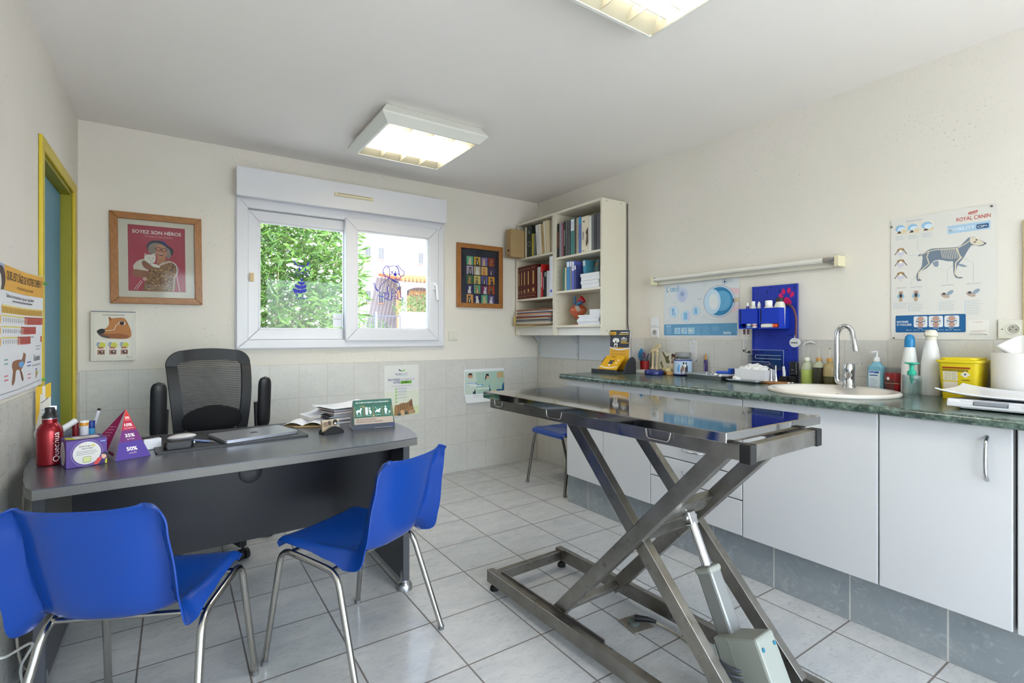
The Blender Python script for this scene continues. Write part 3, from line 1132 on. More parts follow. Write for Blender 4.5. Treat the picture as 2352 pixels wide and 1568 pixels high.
for i in range(5):
    a = R(-78 + 72 * i)
    cx, cy = 0.275 * math.cos(a), 0.275 * math.sin(a)
    b = MB(M_black)
    px, py = -math.sin(a), math.cos(a)
    for q in (-1, 1):
        b.tube([(cx + px * q * 0.006, cy + py * q * 0.006, 0.029), (cx + px * q * 0.026, cy + py * q * 0.026, 0.029)], 0.028, 16)
    b.tube([(cx, cy, 0.03), (cx, cy, 0.075)], 0.008, 8)
    b.build('caster', star)

# ================================================================== blue shell chairs
M_blue = mat('blue_shell', '#0b3b8e', 0.25, spec=0.5, var=0.05, scale=6, bump=0.02, bscale=160)
M_chrome = mat('chrome_tube', '#b7b5b0', 0.16, metal=1.0)
M_darksteel = mat('dark_steel_tube', '#76736e', 0.3, metal=1.0)
PROFILE = [(0.208, 0.418), (0.207, 0.437), (0.192, 0.447), (0.13, 0.447), (0.04, 0.438), (-0.06, 0.430), (-0.135, 0.430), (-0.185, 0.446), (-0.215, 0.485), (-0.236, 0.55),
           (-0.256, 0.63), (-0.274, 0.70), (-0.288, 0.750), (-0.298, 0.768)]


def spline(P, t):
    n = len(P) - 1
    x = min(n - 1e-6, max(0, t * n))
    i = int(x)
    f = x - i
    a, b_, c, d = P[max(0, i - 1)], P[i], P[i + 1], P[min(n, i + 2)]
    return [0.5 * (2 * b_[k] + (c[k] - a[k]) * f + (2 * a[k] - 5 * b_[k] + 4 * c[k] - d[k]) * f * f + (3 * b_[k] - a[k] - 3 * c[k] + d[k]) * f ** 3) for k in range(len(b_))]


def interp(tab, t):
    for (a, x), (b_, y) in zip(tab, tab[1:]):
        if t <= b_:
            f = (t - a) / (b_ - a)
            f = f * f * (3 - 2 * f)
            return x + (y - x) * f
    return tab[-1][1]


W_TAB = [(0, 0.198), (0.1, 0.208), (0.25, 0.21), (0.45, 0.215), (0.55, 0.218), (0.68, 0.214), (0.86, 0.202), (0.95, 0.19), (1, 0.165)]
D_TAB = [(0, 0.004), (0.15, 0.010), (0.3, 0.014), (0.39, 0.028), (0.47, 0.052), (0.55, 0.066), (0.64, 0.052), (0.8, 0.034), (0.95, 0.018), (1, 0.012)]
C_TAB = [(0, 0.0), (0.2, 0.008), (0.45, 0.028), (0.6, 0.045), (0.85, 0.04), (1, 0.022)]


def shell_pt(u, v):
    y, z = spline(PROFILE, v)
    y2, z2 = spline(PROFILE, min(1, v + 0.01))
    y1, z1 = spline(PROFILE, max(0, v - 0.01))
    ty, tz = y2 - y1, z2 - z1
    L = math.hypot(ty, tz) or 1
    ny, nz = tz / L, -ty / L          # towards the sitter
    a = abs(2 * u - 1)
    s = 1 if u > 0.5 else -1
    w = interp(W_TAB, v)
    k = interp([(0, 0.93), (0.3, 0.91), (0.46, 0.83), (0.58, 0.80), (0.8, 0.85), (0.93, 0.90), (1, 0.93)], v)
    if a < k:
        off = interp(C_TAB, v) * (a / k) ** 3
        x = a * w * 0.94
    else:
        q = (a - k) / (1 - k)
        off = interp(C_TAB, v) * (1 - 0.1 * q) - interp(D_TAB, v) * (q ** 1.25)
        x = (k + (a - k) * (1 + 0.0 * q)) * w * 0.94 + q * w * 0.02
    return (s * x, y + ny * off, z + nz * off)


def blue_chair(loc, rz, label, metal):
    t = thing('shell_chair', label, 'chair', loc, rz, 'blue plastic shell chairs')
    MB(M_blue).sheet(shell_pt, 40, 44, 0.004).build('seat_shell', t, 60)
    for s in (-1, 1):
        for q in (1, -1):
            foot = (s * 0.237, 0.2255 * q if q > 0 else -0.2255, 0.012)
            tip = (s * 0.212, 0.165, 0.426) if q > 0 else (s * 0.205, -0.10, 0.390)
            mid = (s * 0.2085, 0.03, 0.408)
            lg = MB(metal).tube(bend([foot, tip, mid], 0.05, 7), 0.0112, 14).build('leg', t)
            MB(mat('leg_tip_grey', '#6a6a6a', 0.6)).lathe([(0.012, 0), (0.0125, 0.014), (0.0113, 0.0145)], 12, (foot[0], foot[1], 0)).build('leg_tip', lg)
    for (y, z) in ((0.125, 0.4195), (-0.075, 0.3935)):
        MB(metal).tube([(-0.206, y, z), (0.206, y, z)], 0.008, 10).build('cross_bar', t)
    return t


blue_chair((-0.075, 1.89, 0), R(-26), 'blue plastic chair seen from behind against the tiled wall before the desk', M_chrome)
blue_chair((0.59, 1.95, 0), R(29.7), 'blue plastic chair turned towards the middle of the desk front', M_chrome)
blue_chair((2.632, 3.113, 0), R(90), 'blue plastic chair in the corner behind the end of the cabinets', M_darksteel)

# ================================================================== lift table
g = N('brushed_steel', 0.2)
g.b.inputs['Metallic'].default_value = 1.0
g.color(g.mix(g.ramp(g.noise(40, 4, g.scaled(1, 30, 30)), 0.3, 0.7), '#9c9b9b', '#acabaa'))
g.link(g.ramp(g.noise(60, 3, g.scaled(60, 2, 60)), 0.3, 0.7, 0.035, 0.075), g.b.inputs['Roughness'])
M_top = g.m
g = N('frame_steel', 0.32)
g.b.inputs['Metallic'].default_value = 1.0
g.color(g.mix(g.ramp(g.noise(14, 5), 0.3, 0.7), '#85817b', '#98958f'))
g.link(g.ramp(g.noise(25, 4), 0.3, 0.7, 0.26, 0.42), g.b.inputs['Roughness'])
M_steel = g.m
M_rub = mat('black_rubber', '#161616', 0.7)
lt = thing('examination_table', 'stainless steel scissor-lift examination table in the middle of the room', 'table', (1.49, 1.43, 0), R(1.8))
top = MB(M_top)
top.T = Matrix.Translation((0.012, -0.006, 0.938)) @ Matrix.Rotation(R(0.6), 4, 'Y')
top.box(-0.283, -0.613, -0.029, 0.283, 0.613, 0.0, 0.0025)
top.build('table_top', lt)
fr = MB(M_steel)
for x in (-0.198, 0.185):
    fr.box(x - 0.015, -0.625, 0.858, x + 0.015, 0.63, 0.905, 0.002)
for y in (-0.64, 0.64):
    fr.box(-0.2, y - 0.015, 0.856, 0.187, y + 0.015, 0.905, 0.002)
fr = fr.build('top_frame', lt)
for x in (-0.204, 0.191):
    MB(M_rub).box(x - 0.016, -0.66, 0.853, x + 0.016, -0.626, 0.9075, 0.003).build('corner_cap', fr)
wire = mat('bright_wire', '#c8c6c2', 0.25, metal=1.0)
for (ya, yb) in ((0.585, 0.515), (0.205, 0.105), (-0.305, -0.405)):
    MB(wire).tube(bend([(-0.221, ya, 0.912), (-0.223, ya - 0.008, 0.872), (-0.223, yb + 0.008, 0.872), (-0.221, yb, 0.912)], 0.012), 0.0022, 8).build('wire_hook', fr)


def scissor(x, p, q):
    return MB(M_steel).bar((x, p[0], p[1]), (x, q[0], q[1]), 0.036, 0.052, (1, 0, 0) if False else (0, 0, 1), 0.002)


BP, BQ = (0.165, 0.085), (-0.56, 0.87)
AP, AQ = (-0.60, 0.075), (0.13, 0.865)
bf = None
for x in (-0.182, 0.142):
    o = scissor(x, BP, BQ).build('scissor_arm', lt)
for x in (-0.142, 0.182):
    o = scissor(x, AP, AQ).build('scissor_arm', lt)


def along(P, Q, t):
    return (P[0] + (Q[0] - P[0]) * t, P[1] + (Q[1] - P[1]) * t)


c = along(BP, BQ, 0.02)
MB(M_steel).bar((-0.163, c[0] - 0.0, c[1]), (0.123, c[0] - 0.0, c[1]), 0.03, 0.05, (0, -0.68, 0.73), 0.002).build('cross_bar', lt)
c = along(BP, BQ, 0.66)
MB(M_steel).bar((-0.163, c[0] + 0.01, c[1] + 0.0), (0.123, c[0] + 0.01, c[1] + 0.0), 0.03, 0.062, (0, -0.5, 0.86), 0.002).build('cross_bar', lt)
c = along(BP, BQ, 0.555)
MB(M_steel).bar((-0.163, c[0] + 0.01, c[1]), (0.123, c[0] + 0.01, c[1]), 0.035, 0.04, (0, -0.3, 0.95), 0.002).build('cross_bar', lt)
MB(M_steel).tube([(-0.205, -0.21, 0.487), (0.205, -0.21, 0.487)], 0.012, 14).build('pivot_rod', lt)
bb = MB(M_steel)
for x in (-0.219, 0.211):
    bb.box(x - 0.0185, -0.66, 0.034, x + 0.0185, 0.627, 0.09, 0.002)
for y in (0.60, -0.64):
    bb.box(-0.2, y - 0.015, 0.036, 0.192, y + 0.015, 0.082, 0.002)
for x in (-0.198, 0.19):
    bb.box(x - 0.003, -0.1, 0.05, x + 0.003, 0.56, 0.1, 0.001)
bb = bb.build('base_frame', lt)
for x in (-0.215, 0.207):
    for y in (0.595, -0.635):
        MB(M_rub).lathe([(0.021, 0), (0.021, 0.012), (0.015, 0.02), (0.006, 0.022), (0.006, 0.0335)], 16, (x, y, 0)).build('levelling_foot', bb)
# lifting cylinder with its motor
M_motor = mat('motor_grey', '#8b8e86', 0.5, var=0.04, scale=10)
M_cyl = mat('cylinder_grey', '#858684', 0.4, metal=0.35)
top_p = Vector((0.012, -0.31, 0.565))
dn = Vector((0, -0.405, -0.914)).normalized()
sd = Vector((0, -0.914, 0.405)).normalized()
AX = Matrix(((1, sd.x, dn.x, top_p.x), (0, sd.y, dn.y, top_p.y), (0, sd.z, dn.z, top_p.z), (0, 0, 0, 1)))
b = MB(mat('polished_rod', '#dcdcdc', 0.08, metal=1.0))
b.T = AX
b.tube([(0, 0, 0.02), (0, 0, 0.21)], 0.0165, 20)
b.box(-0.02, -0.014, -0.018, 0.02, 0.014, 0.028, 0.004)
rod = b.build('piston_rod', lt)
b = MB(M_silver)
b.T = AX
for x in (-0.024, 0.024):
    b.tube([(x - 0.006, 0, 0.0), (x + 0.006, 0, 0.0)], 0.009, 6)
b.build('clevis_bolt', rod)
b = MB(M_cyl)
b.T = AX
b.box(-0.03, -0.03, 0.175, 0.03, 0.03, 0.38, 0.008)
b.m(mat('collar_grey', '#8d8f86', 0.5)).box(-0.033, -0.033, 0.163, 0.033, 0.033, 0.185, 0.008)
cy = b.build('cylinder', lt)
b = MB(M_motor)
b.T = AX
b.box(-0.062, -0.025, 0.365, 0.036, 0.135, 0.575, 0.008)
mo = b.build('motor_box', lt)
b = MB(M_motor)
b.T = AX
b.box(-0.0635, -0.03, 0.385, 0.037, -0.0255, 0.57, 0.001).box(-0.0632, 0.03, 0.362, -0.0625, 0.032, 0.575)
b.build('motor_seam', mo)
b = MB(mat('teal_screw', '#2b6d86', 0.4))
b.T = AX
for (x, z) in ((-0.045, 0.40), (0.02, 0.40), (-0.045, 0.54), (0.02, 0.54)):
    b.tube([(x, 0.1345, z), (x, 0.1375, z)], 0.0065, 12)
b.build('motor_screw', mo)
b = MB(mat('cable_grey', '#4b4d52', 0.5))
pts = []
for i in range(90):
    a = i * 0.42
    pts.append((-0.06 + 0.035 * math.cos(a) + 0.0004 * i, -0.50 + 0.045 * math.sin(a), 0.07 + 0.0011 * i))
b.tube(pts, 0.0045, 6)
pts = [(-0.06, -0.42, 0.15), (-0.09, -0.44, 0.10), (-0.07, -0.50, 0.06), (0.0, -0.56, 0.05)]
b.tube(bend(pts, 0.05), 0.004, 6)
b.build('coiled_cable', lt)
fs_ = thing('floor_socket', 'worn metal floor socket under the examination table', 'socket', (1.595, 1.447, 0), R(-8))
b = MB(mat('socket_plate', '#9b958a', 0.4, metal=0.6, var=0.2, scale=20))
b.box(-0.052, -0.055, 0.0003, 0.052, 0.055, 0.005, 0.002)
b.build('plate', fs_)
b = MB(mat('socket_lid', '#5d6862', 0.5))
b.tube([(-0.01, 0.0, 0.0055), (-0.01, 0.0, 0.02)], 0.024, 18)
b.build('socket_insert', fs_)
pc = thing('power_cable', 'black plug and pale cord in the floor socket', 'cable', (1.60, 1.44, 0.021))
b = MB(M_black)
b.tube([(-0.012, 0.006, 0.008), (0.02, -0.03, 0.010), (0.045, -0.058, 0.004)], [0.013, 0.011, 0.006], 12)
b.build('plug', pc)
b = MB(mat('cord_beige', '#a8a08c', 0.6))
b.tube(bend([(0.04, -0.052, 0.005), (0.075, -0.1, -0.016), (0.07, -0.2, -0.0165), (0.02, -0.34, -0.0165), (-0.05, -0.47, -0.0165), (-0.09, -0.51, 0.02)], 0.05), 0.0038, 8)
b.build('cord', pc)

# ================================================================== base cabinets, worktop, basin
M_door = mat('cabinet_white', '#c3c4c6', 0.38, spec=0.45, var=0.01, scale=2)
M_carc = mat('cabinet_side', '#b9b9bc', 0.5)
M_handle = mat('handle_chrome', '#bfc0c4', 0.15, metal=1.0)
g = N('worktop_marble', 0.2, 0.5)
n1 = g.noise(22, 6, None, 0.65, 0.8)
n2 = g.noise(90, 3)
c = g.mix(g.ramp(n1, 0.4, 0.62), '#2f3f39', '#5c6f64')
c = g.mix(g.ramp(n2, 0.55, 0.7, 0, 0.6), c, '#8fa093')
g.color(g.mix(g.ramp(g.noise(45, 4), 0.55, 0.66, 0, 0.7), c, '#22302b'))
M_work = g.m
WZ = 0.93
FX = 2.315
struct(MB(M_plinth).box(2.369, -0.6, 0.0005, XR - 0.0095, 2.79, 0.212).build('baseboard_right'))


def pull(b, y, z, horiz, L=0.13):
    h = L / 2
    if horiz:
        pts = [(0, y - h, z), (-0.022, y - h * 0.7, z), (-0.027, y, z), (-0.022, y + h * 0.7, z), (0, y + h, z)]
    else:
        pts = [(0, y, z - h), (-0.022, y, z - h * 0.75), (-0.030, y, z), (-0.022, y, z + h * 0.75), (0, y, z + h)]
    return b.tube(bend(pts, 0.03), 0.0055, 10)


def cabinet(y0, y1, kind, label):
    t = thing('base_cabinet', label, 'cabinet', (FX, (y0 + y1) / 2, 0.213))
    h = (y1 - y0) / 2
    b = MB(M_carc)
    H = 0.682
    b.box(0.024, -h + 0.001, 0, 0.62, -h + 0.017, H).box(0.024, h - 0.017, 0, 0.62, h - 0.001, H).box(0.024, -h + 0.017, 0, 0.62, h - 0.017, 0.016).box(0.6, -h + 0.017, 0.016, 0.62, h - 0.017, H)
    b.build('carcass', t)
    if kind == 'drawers':
        zs = [0.002, 0.178, 0.302, 0.426, 0.680]
        for a, c_ in zip(zs, zs[1:]):
            d = MB(M_door).box(0, -h + 0.0025, a + 0.0025, 0.019, h - 0.0025, c_ - 0.0025, 0.003, 2).build('drawer', t)
            pull(MB(M_handle), 0.0, (a + c_) / 2 if c_ < 0.5 else 0.5, True).build('handle', d)
    else:
        d = MB(M_door).box(0, -h + 0.0025, 0.002, 0.019, h - 0.0025, 0.680, 0.003, 2).build('door', t)
        if kind == 'handle':
            pull(MB(M_handle), -h + 0.065, 0.57, False, 0.15).build('handle', d)
    return t


cabinet(2.380, 2.745, 'plain', 'narrow white base cabinet at the corner end of the worktop')
cabinet(1.990, 2.380, 'plain', 'white base cabinet between the corner cabinet and the drawers')
cabinet(1.414, 1.990, 'drawers', 'white base cabinet with a column of drawers behind the steel table')
cabinet(0.839, 1.414, 'plain', 'wide white base cabinet under the oval basin')
cabinet(0.452, 0.839, 'handle', 'white base cabinet with a chrome bow handle below the pet scale')
cabinet(-0.10, 0.446, 'plain', 'white base cabinet cut by the picture edge past the pet scale')

# worktop with an oval cut-out
SCX, SCY, SRX, SRY = 2.625, 1.148, 0.262, 0.274
b = MB(M_work)
X0, X1, Y0, Y1 = 2.285, XR - 0.0095, -0.3, 2.772
n = 40
ring_ = []
hole = []
for i in range(n):
    a = 2 * math.pi * (i + 0.5) / n
    cx, cy = math.cos(a), math.sin(a)
    hole.append((SCX - 0.02 + (SRX - 0.03) * cx, SCY + (SRY - 0.03) * cy))
    s = min((X1 - SCX) / cx if cx > 0 else (X0 - SCX) / cx, 0.33 / abs(cy))
    ring_.append((SCX + s * cx, SCY + s * cy))
for z, fl in ((WZ, 1), (WZ - 0.034, -1)):
    vs = [(x, y, z) for x, y in ring_ + hole]
    b.geo(vs, [(i, (i + 1) % n, n + (i + 1) % n, n + i) for i in range(n)])
    for (sx_, sy_) in ((1, 1), (1, -1), (-1, 1), (-1, -1)):
        cxn = X1 if sx_ > 0 else X0
        cyn = SCY + 0.33 * sy_
        near = sorted(ring_, key=lambda p: (p[0] - cxn) ** 2 + (p[1] - cyn) ** 2)[:2]
        b.geo([(near[0][0], near[0][1], z), (cxn, cyn, z), (near[1][0], near[1][1], z)], [(0, 1, 2)])
    b.geo([(X0, Y0, z), (X1, Y0, z), (X1, SCY - 0.33, z), (X0, SCY - 0.33, z)], [(0, 1, 2, 3)])
    b.geo([(X0, SCY + 0.33, z), (X1, SCY + 0.33, z), (X1, Y1, z), (X0, Y1, z)], [(0, 1, 2, 3)])
vs = [(x, y, WZ) for x, y in hole] + [(x, y, WZ - 0.034) for x, y in hole]
b.geo(vs, [(i, (i + 1) % n, n + (i + 1) % n, n + i) for i in range(n)])
for y in (Y0, Y1):
    b.geo([(X0, y, WZ), (X1, y, WZ), (X1, y, WZ - 0.034), (X0, y, WZ - 0.034)], [(0, 1, 2, 3)])
half = [(X0 - 0.017 * math.sin(math.pi * i / 12), WZ - 0.017 + 0.017 * math.cos(math.pi * i / 12)) for i in range(13)]
b.prism([(p[0], p[1]) for p in half], Y0, Y1, 'y')
o = b.build('worktop', None, 38)
tag(o, 'long dark green marbled worktop over the white cabinets', 'worktop')
M_basin = mat('basin_china', '#ded8cf', 0.12, spec=0.6, var=0.01)
b = MB(M_basin)
pr_ = [(1.0, 0.0005), (1.01, 0.006), (1.0, 0.014), (0.97, 0.018), (0.90, 0.017), (0.85, 0.010), (0.81, -0.01), (0.74, -0.06), (0.60, -0.115), (0.35, -0.135), (0.1, -0.14), (0.0, -0.14)]
vs, fs = [], []
m = 56
for k, (q, z) in enumerate(pr_):
    for j in range(m):
        a = 2 * math.pi * j / m
        off = -0.02 * min(1, max(0, (0.97 - q) / 0.2))        # the bowl sits towards the front, a tap ledge behind
        vs.append((SRX * q * math.cos(a) + off, SRY * q * math.sin(a), z))
for k in range(len(pr_) - 1):
    for j in range(m):
        fs.append((k * m + j, k * m + (j + 1) % m, (k + 1) * m + (j + 1) % m, (k + 1) * m + j))
b.geo(vs, fs)
sk = tag(place(b.build('basin', None, 60), (SCX, SCY, WZ)), 'cream oval wash basin set into the green worktop', 'basin')
MB(M_black).tube([(0.14, 0.03, -0.030), (0.132, 0.03, -0.031)], 0.012, 12).build('overflow_hole', sk)
M_tap = mat('tap_chrome', '#cfd0d4', 0.07, metal=1.0)
tp = thing('tap', 'chrome mixer tap with a high curved spout on the basin rim', 'tap', (2.785, 1.135, WZ + 0.017))
MB(M_tap).lathe([(0.029, 0), (0.028, 0.006), (0.0255, 0.01), (0.0245, 0.06), (0.0255, 0.063), (0.0255, 0.105), (0.023, 0.116), (0.0, 0.118)], 28).build('tap_body', tp)
arc = [(0.0, 0.018, 0.022), (0.0, 0.055, 0.022), (0.0, 0.055, 0.25)]
pts = bend(arc, 0.02) + [(0.0, 0.055 - 0.037 + 0.037 * math.cos(R(15 * i)), 0.25 + 0.055 * math.sin(R(15 * i))) for i in range(1, 11)]
pts += [(-0.004, -0.022, 0.235), (-0.005, -0.028, 0.205)]
MB(M_tap).tube(pts, 0.012, 16).tube([(-0.005, -0.028, 0.206), (-0.006, -0.032, 0.180)], 0.0145, 16).build('spout', tp)
MB(M_tap).bar((0, 0.0, 0.116), (-0.02, -0.062, 0.121), 0.018, 0.007, bev=0.003).build('lever', tp)

# ================================================================== wall bookcases
M_shelf = mat('shelf_cream', '#d9d3c2', 0.4, spec=0.4, var=0.015, scale=4)
M_hole = mat('peg_hole', '#55503f', 0.8)
SX0, SX1 = 2.689, XR - 0.01


def bookcase(y0, y1, shelves, label):
    t = thing('bookcase', label, 'bookcase', (SX0, (y0 + y1) / 2, 1.203), 0)
    h = (y1 - y0) / 2
    D = SX1 - SX0
    z1 = 2.252 - 1.203
    for s in (-1, 1):
        a, c_ = (h - 0.019, h) if s > 0 else (-h, -h + 0.019)
        p = MB(M_shelf).box(0, a, 0, D, c_, z1, 0.0012, 1).build('side_panel', t)
        b = MB(M_hole)
        for x in (0.03, D - 0.04):
            for k in range(17):
                yy = a if s > 0 else c_
                b.box(x - 0.0025, yy - 0.0004, 0.14 + k * 0.05, x + 0.0025, yy + 0.0004, 0.145 + k * 0.05)
        if s < 0:
            for x in (0.05, D - 0.06):
                for z in (0.035, z1 - 0.02):
                    b.box(x - 0.003, a - 0.0005, z - 0.004, x + 0.003, a + 0.0004, z + 0.004)
        b.build('peg_holes', p)
    MB(M_shelf).box(0, -h + 0.0192, z1 - 0.019, D - 0.005, h - 0.0192, z1 - 0.001, 0.0012, 1).build('top_panel', t)
    MB(M_shelf).box(D - 0.0048, -h + 0.0192, 0.005, D - 0.0005, h - 0.0192, z1 - 0.02).build('back_panel', t)
    for z in shelves:
        MB(M_shelf).box(0.001, -h + 0.0192, z - 1.203 - 0.018, D - 0.005, h - 0.0192, z - 1.203, 0.0012, 1).build('shelf', t)
    MB(mat('shelf_plinth', '#dedcd6', 0.4)).box(0.03, -h + 0.0192, 0.001, 0.046, h - 0.0192, shelves[-1] - 1.203 - 0.0183).build('plinth_board', t)
    return t


bookcase(2.775, 3.353, (1.863, 1.576, 1.288), 'cream wall bookcase nearer the steel table, holding the spiral-bound books')
bookcase(3.355, 3.933, (1.922, 1.541, 1.291), 'cream wall bookcase in the corner, holding the maroon volumes')
M_white_met = mat('white_metal', '#c9cbd0', 0.45)
for (y, lab) in ((3.902, 'white shelf bracket in the wall corner under the bookcases'), (3.352, 'white shelf bracket under the joint of the two bookcases')):
    b = MB(M_white_met)
    b.box(-0.003, -0.010, -0.205, 0, 0.010, 0, 0.001).box(-0.16, -0.010, -0.003, -0.0031, 0.010, 0, 0.001).prism([(-0.0031, -0.08), (-0.08, -0.0031), (-0.0031, -0.0031)], -0.002, 0.002, 'y')
    b.m(M_hole)
    for z in (-0.06, -0.17):
        for y_ in (-0.005, 0.005):
            b.box(-0.0045, y_ - 0.002, z - 0.003, -0.003, y_ + 0.002, z + 0.003)
    tag(place(b.build('shelf_bracket'), (XR - 0.0087, y, 1.2025)), lab, 'bracket')
tag(MB(M_black).tube([(XR - 0.004, 2.766, 2.24), (XR - 0.004, 2.765, 1.3), (XR - 0.004, 2.755, 1.25)], 0.0028, 6).build('wall_cable'), 'thin black cable down the wall beside the bookcase', 'cable')

M_pages = mat('book_pages', '#dcd8cc', 0.8, var=0.05, scale=120)
GOLD = '#c8a86a'


def book(y0, y1, z, h, col, label, style='', d=0.19, xs=2.697, lean=0.0, name='book', rough=0.45, c2='#e4e4e4'):
    """a standing book, spine to the room; y0 > y1 as in the photo from the window side"""
    th = abs(y0 - y1) - 0.0012
    t = thing(name, label, 'book', (xs, min(y0, y1) + 0.0006, z + 0.0005 + th * math.sin(lean)), 0)
    t.rotation_euler = (-lean, 0, 0)
    M = mat('cover_' + col.lstrip('#'), col, rough, spec=0.4, var=0.06, scale=10)
    bt = min(0.0025, th * 0.2)
    spiral = 'spiral' in style
    b = MB(M)
    if spiral:
        b.box(0.0, 0, 0, 0.003, th, h).box(0.003, 0, 0, d, bt, h).box(0.003, th - bt, 0, d, th, h)
    else:
        b.box(0, 0, 0, 0.003, th, h, min(0.001, th * 0.1), 1).box(0.003, 0, 0, d, bt, h).box(0.003, th - bt, 0, d, th, h)
    b.build('cover', t)
    MB(M_pages).box(0.0032 if not spiral else 0.007, bt, 0.003, d - 0.004, th - bt, h - 0.003).build('pages', t)
    p = PR((-0.0004, th / 2, 0), (0, -1, 0), (0, 0, 1), (-1, 0, 0))
    w = th * 0.8
    got = True
    if 'gold' in style:
        for q in (0.08, 0.16, 0.9):
            p.rect(-w / 2, h * q, w / 2, h * q + 0.0025, GOLD)
        p.rect(-w * 0.16, h * 0.42, w * 0.16, h * 0.82, GOLD).rect(-w * 0.22, h * 0.2, w * 0.22, h * 0.2 + w * 0.5, GOLD)
    elif 'title' in style:
        p.rect(-w * 0.18, h * 0.3, w * 0.18, h * 0.75, c2)
    elif 'label' in style:
        p.rect(-w / 2, h * 0.66, w / 2, h * 0.97, c2).lines(-w / 2, h * 0.9, w, 4, h * 0.05, 0.003, '#4b5a9a')
    elif 'topband' in style:
        p.rect(-w / 2, h * 0.8, w / 2, h * 0.97, c2)
    elif 'ring' in style:
        p.ring(0, h * 0.42, w * 0.36, w * 0.36, w * 0.08, '#9aa3a0').lines(-w * 0.2, h * 0.85, w * 0.4, 3, 0.012, 0.004, '#b9c2bd')
    elif 'chien' in style:
        p.text('Chien', -0.012, h * 0.36, 0.034, '#2c3440', width=h * 0.22, bold=0.01, rot=R(90))
        p.ell(-w * 0.2, h * 0.86, w * 0.14, w * 0.12, '#4a5560').rect(-w * 0.5, h * 0.03, -w * 0.1, h * 0.06, '#9a9385')
        p.poly([(w * 0.55, h * 0.68), (w * 0.3, h * 0.62), (w * 0.12, h * 0.54), (w * 0.3, h * 0.46), (w * 0.2, h * 0.3), (w * 0.14, h * 0.2), (w * 0.34, h * 0.14), (w * 0.44, h * 0.24), (w * 0.55, h * 0.2)], '#4a3a38')
    else:
        got = False
    if got:
        p.build('spine_print', t, normals=False)
    if spiral:
        b = MB(mat('spiral_' + c2.lstrip('#'), c2, 0.4))
        k = max(10, int(h / 0.011))
        for i in range(k):
            zz = (i + 0.5) * h / k
            for q in (0.12, 0.56):
                b.box(-0.0025, th * q, zz - 0.0014, 0.010, th * (q + 0.32), zz + 0.0014)
        b.build('spiral_binding', t)
    return t


za_, zb_, zc_, zd_ = 1.922, 1.541, 1.863, 1.576
# corner bookcase, upper shelf
fb = thing('box_file', 'brown cardboard box file jutting out at the corner end of the top shelf', 'file', (2.545, 3.80, za_ + 0.0005), R(4))
M_card = mat('brown_card', '#a98f66', 0.75, var=0.07, scale=30)
MB(M_card).box(0, 0, 0, 0.33, 0.078, 0.255, 0.002, 1).build('box', fb)
p = PR((-0.0004, 0.039, 0), (0, -1, 0), (0, 0, 1), (-1, 0, 0))
p.line([(-0.028, 0.245), (0.028, 0.245), (0.028, 0.215), (-0.028, 0.215), (-0.028, 0.245)], 0.0015, '#6d5a3c')
p.line([(-0.03, 0.19), (-0.01, 0.15), (0.012, 0.185), (0.02, 0.14)], 0.003, '#5c4c35').line([(-0.02, 0.12), (0.015, 0.13), (0.0, 0.1)], 0.003, '#5c4c35')
p.ell(0.0, 0.06, 0.011, 0.013, '#221c14').rect(-0.02, 0.015, 0.02, 0.02, '#6d5a3c')
p.build('spine_print', fb, normals=False)
MB(mat('dark_gap', '#2b2419', 0.9)).box(0.01, 0.008, 0.2552, 0.32, 0.07, 0.256).build('lid_gap', fb)
book(3.793, 3.768, za_, 0.28, '#d8d2bd', 'thin cream folder standing beside the brown box file')
book(3.766, 3.690, za_, 0.283, '#2a3634', 'thick black ring binder with a white ring mark on the top shelf', 'ring', rough=0.35)
book(3.688, 3.664, za_, 0.205, '#b5ad3a', 'short yellow-green book beside the black ring binder', d=0.15)
book(3.662, 3.645, za_, 0.195, '#7d8178', 'short grey booklet beside the yellow-green book', d=0.15)
book(3.612, 3.566, za_, 0.27, '#d3d1cd', 'leaning white binder with small print, first of the leaning row', 'title', lean=R(5), c2='#b9bac4')
book(3.563, 3.535, za_, 0.272, '#dcd9cd', 'leaning pale binder between the white binder and the tan one', lean=R(5))
book(3.532, 3.500, za_, 0.262, '#b6996a', 'leaning tan binder on the top shelf', 'title', lean=R(5), c2='#8d7448')
book(3.497, 3.472, za_, 0.285, '#dbd3c2', 'leaning off-white binder just after the tan one', lean=R(5))
book(3.469, 3.425, za_, 0.285, '#cdbf9f', 'leaning beige binder nearest the spiral pad on the top shelf', lean=R(5))
book(3.400, 3.378, za_, 0.302, '#e3dfd2', 'white spiral-bound pad against the bookcase divider on the top shelf', 'spiral', c2='#5a5750')
# corner bookcase, middle shelf
MAR = '#55201f'
labs = ('maroon gilt volume at the wall end of the row', 'second maroon gilt volume from the wall corner', 'middle one of the five maroon gilt volumes', 'fourth maroon gilt volume from the wall corner', 'thickest maroon gilt volume, next to the grey spiral book')
for (a, b_, hh), lb in zip(((3.910, 3.872, 0.30), (3.871, 3.830, 0.302), (3.829, 3.774, 0.303), (3.773, 3.708, 0.306), (3.707, 3.622, 0.306)), labs):
    book(a, b_, zb_, hh, MAR, lb, 'gold', rough=0.35, d=0.2)
book(3.604, 3.554, zb_, 0.272, '#a5a39e', 'grey spiral-bound book beside the maroon volumes', 'spiral', c2='#d6d6d2')
book(3.551, 3.524, zb_, 0.292, '#b8201f', 'red file with white print between grey spiral and black books', 'title', d=0.22, c2='#f0e6e4')
book(3.521, 3.503, zb_, 0.232, '#1e2426', 'thin black book with a white title next to the red file', 'title', d=0.16)
book(3.501, 3.472, zb_, 0.222, '#20262a', 'black book with a pale label in the middle shelf of the corner bookcase', 'topband', d=0.16, c2='#8fa19d')
book(3.469, 3.433, zb_, 0.225, '#c6c8d0', 'pale grey booklet before the tall white file', d=0.2)
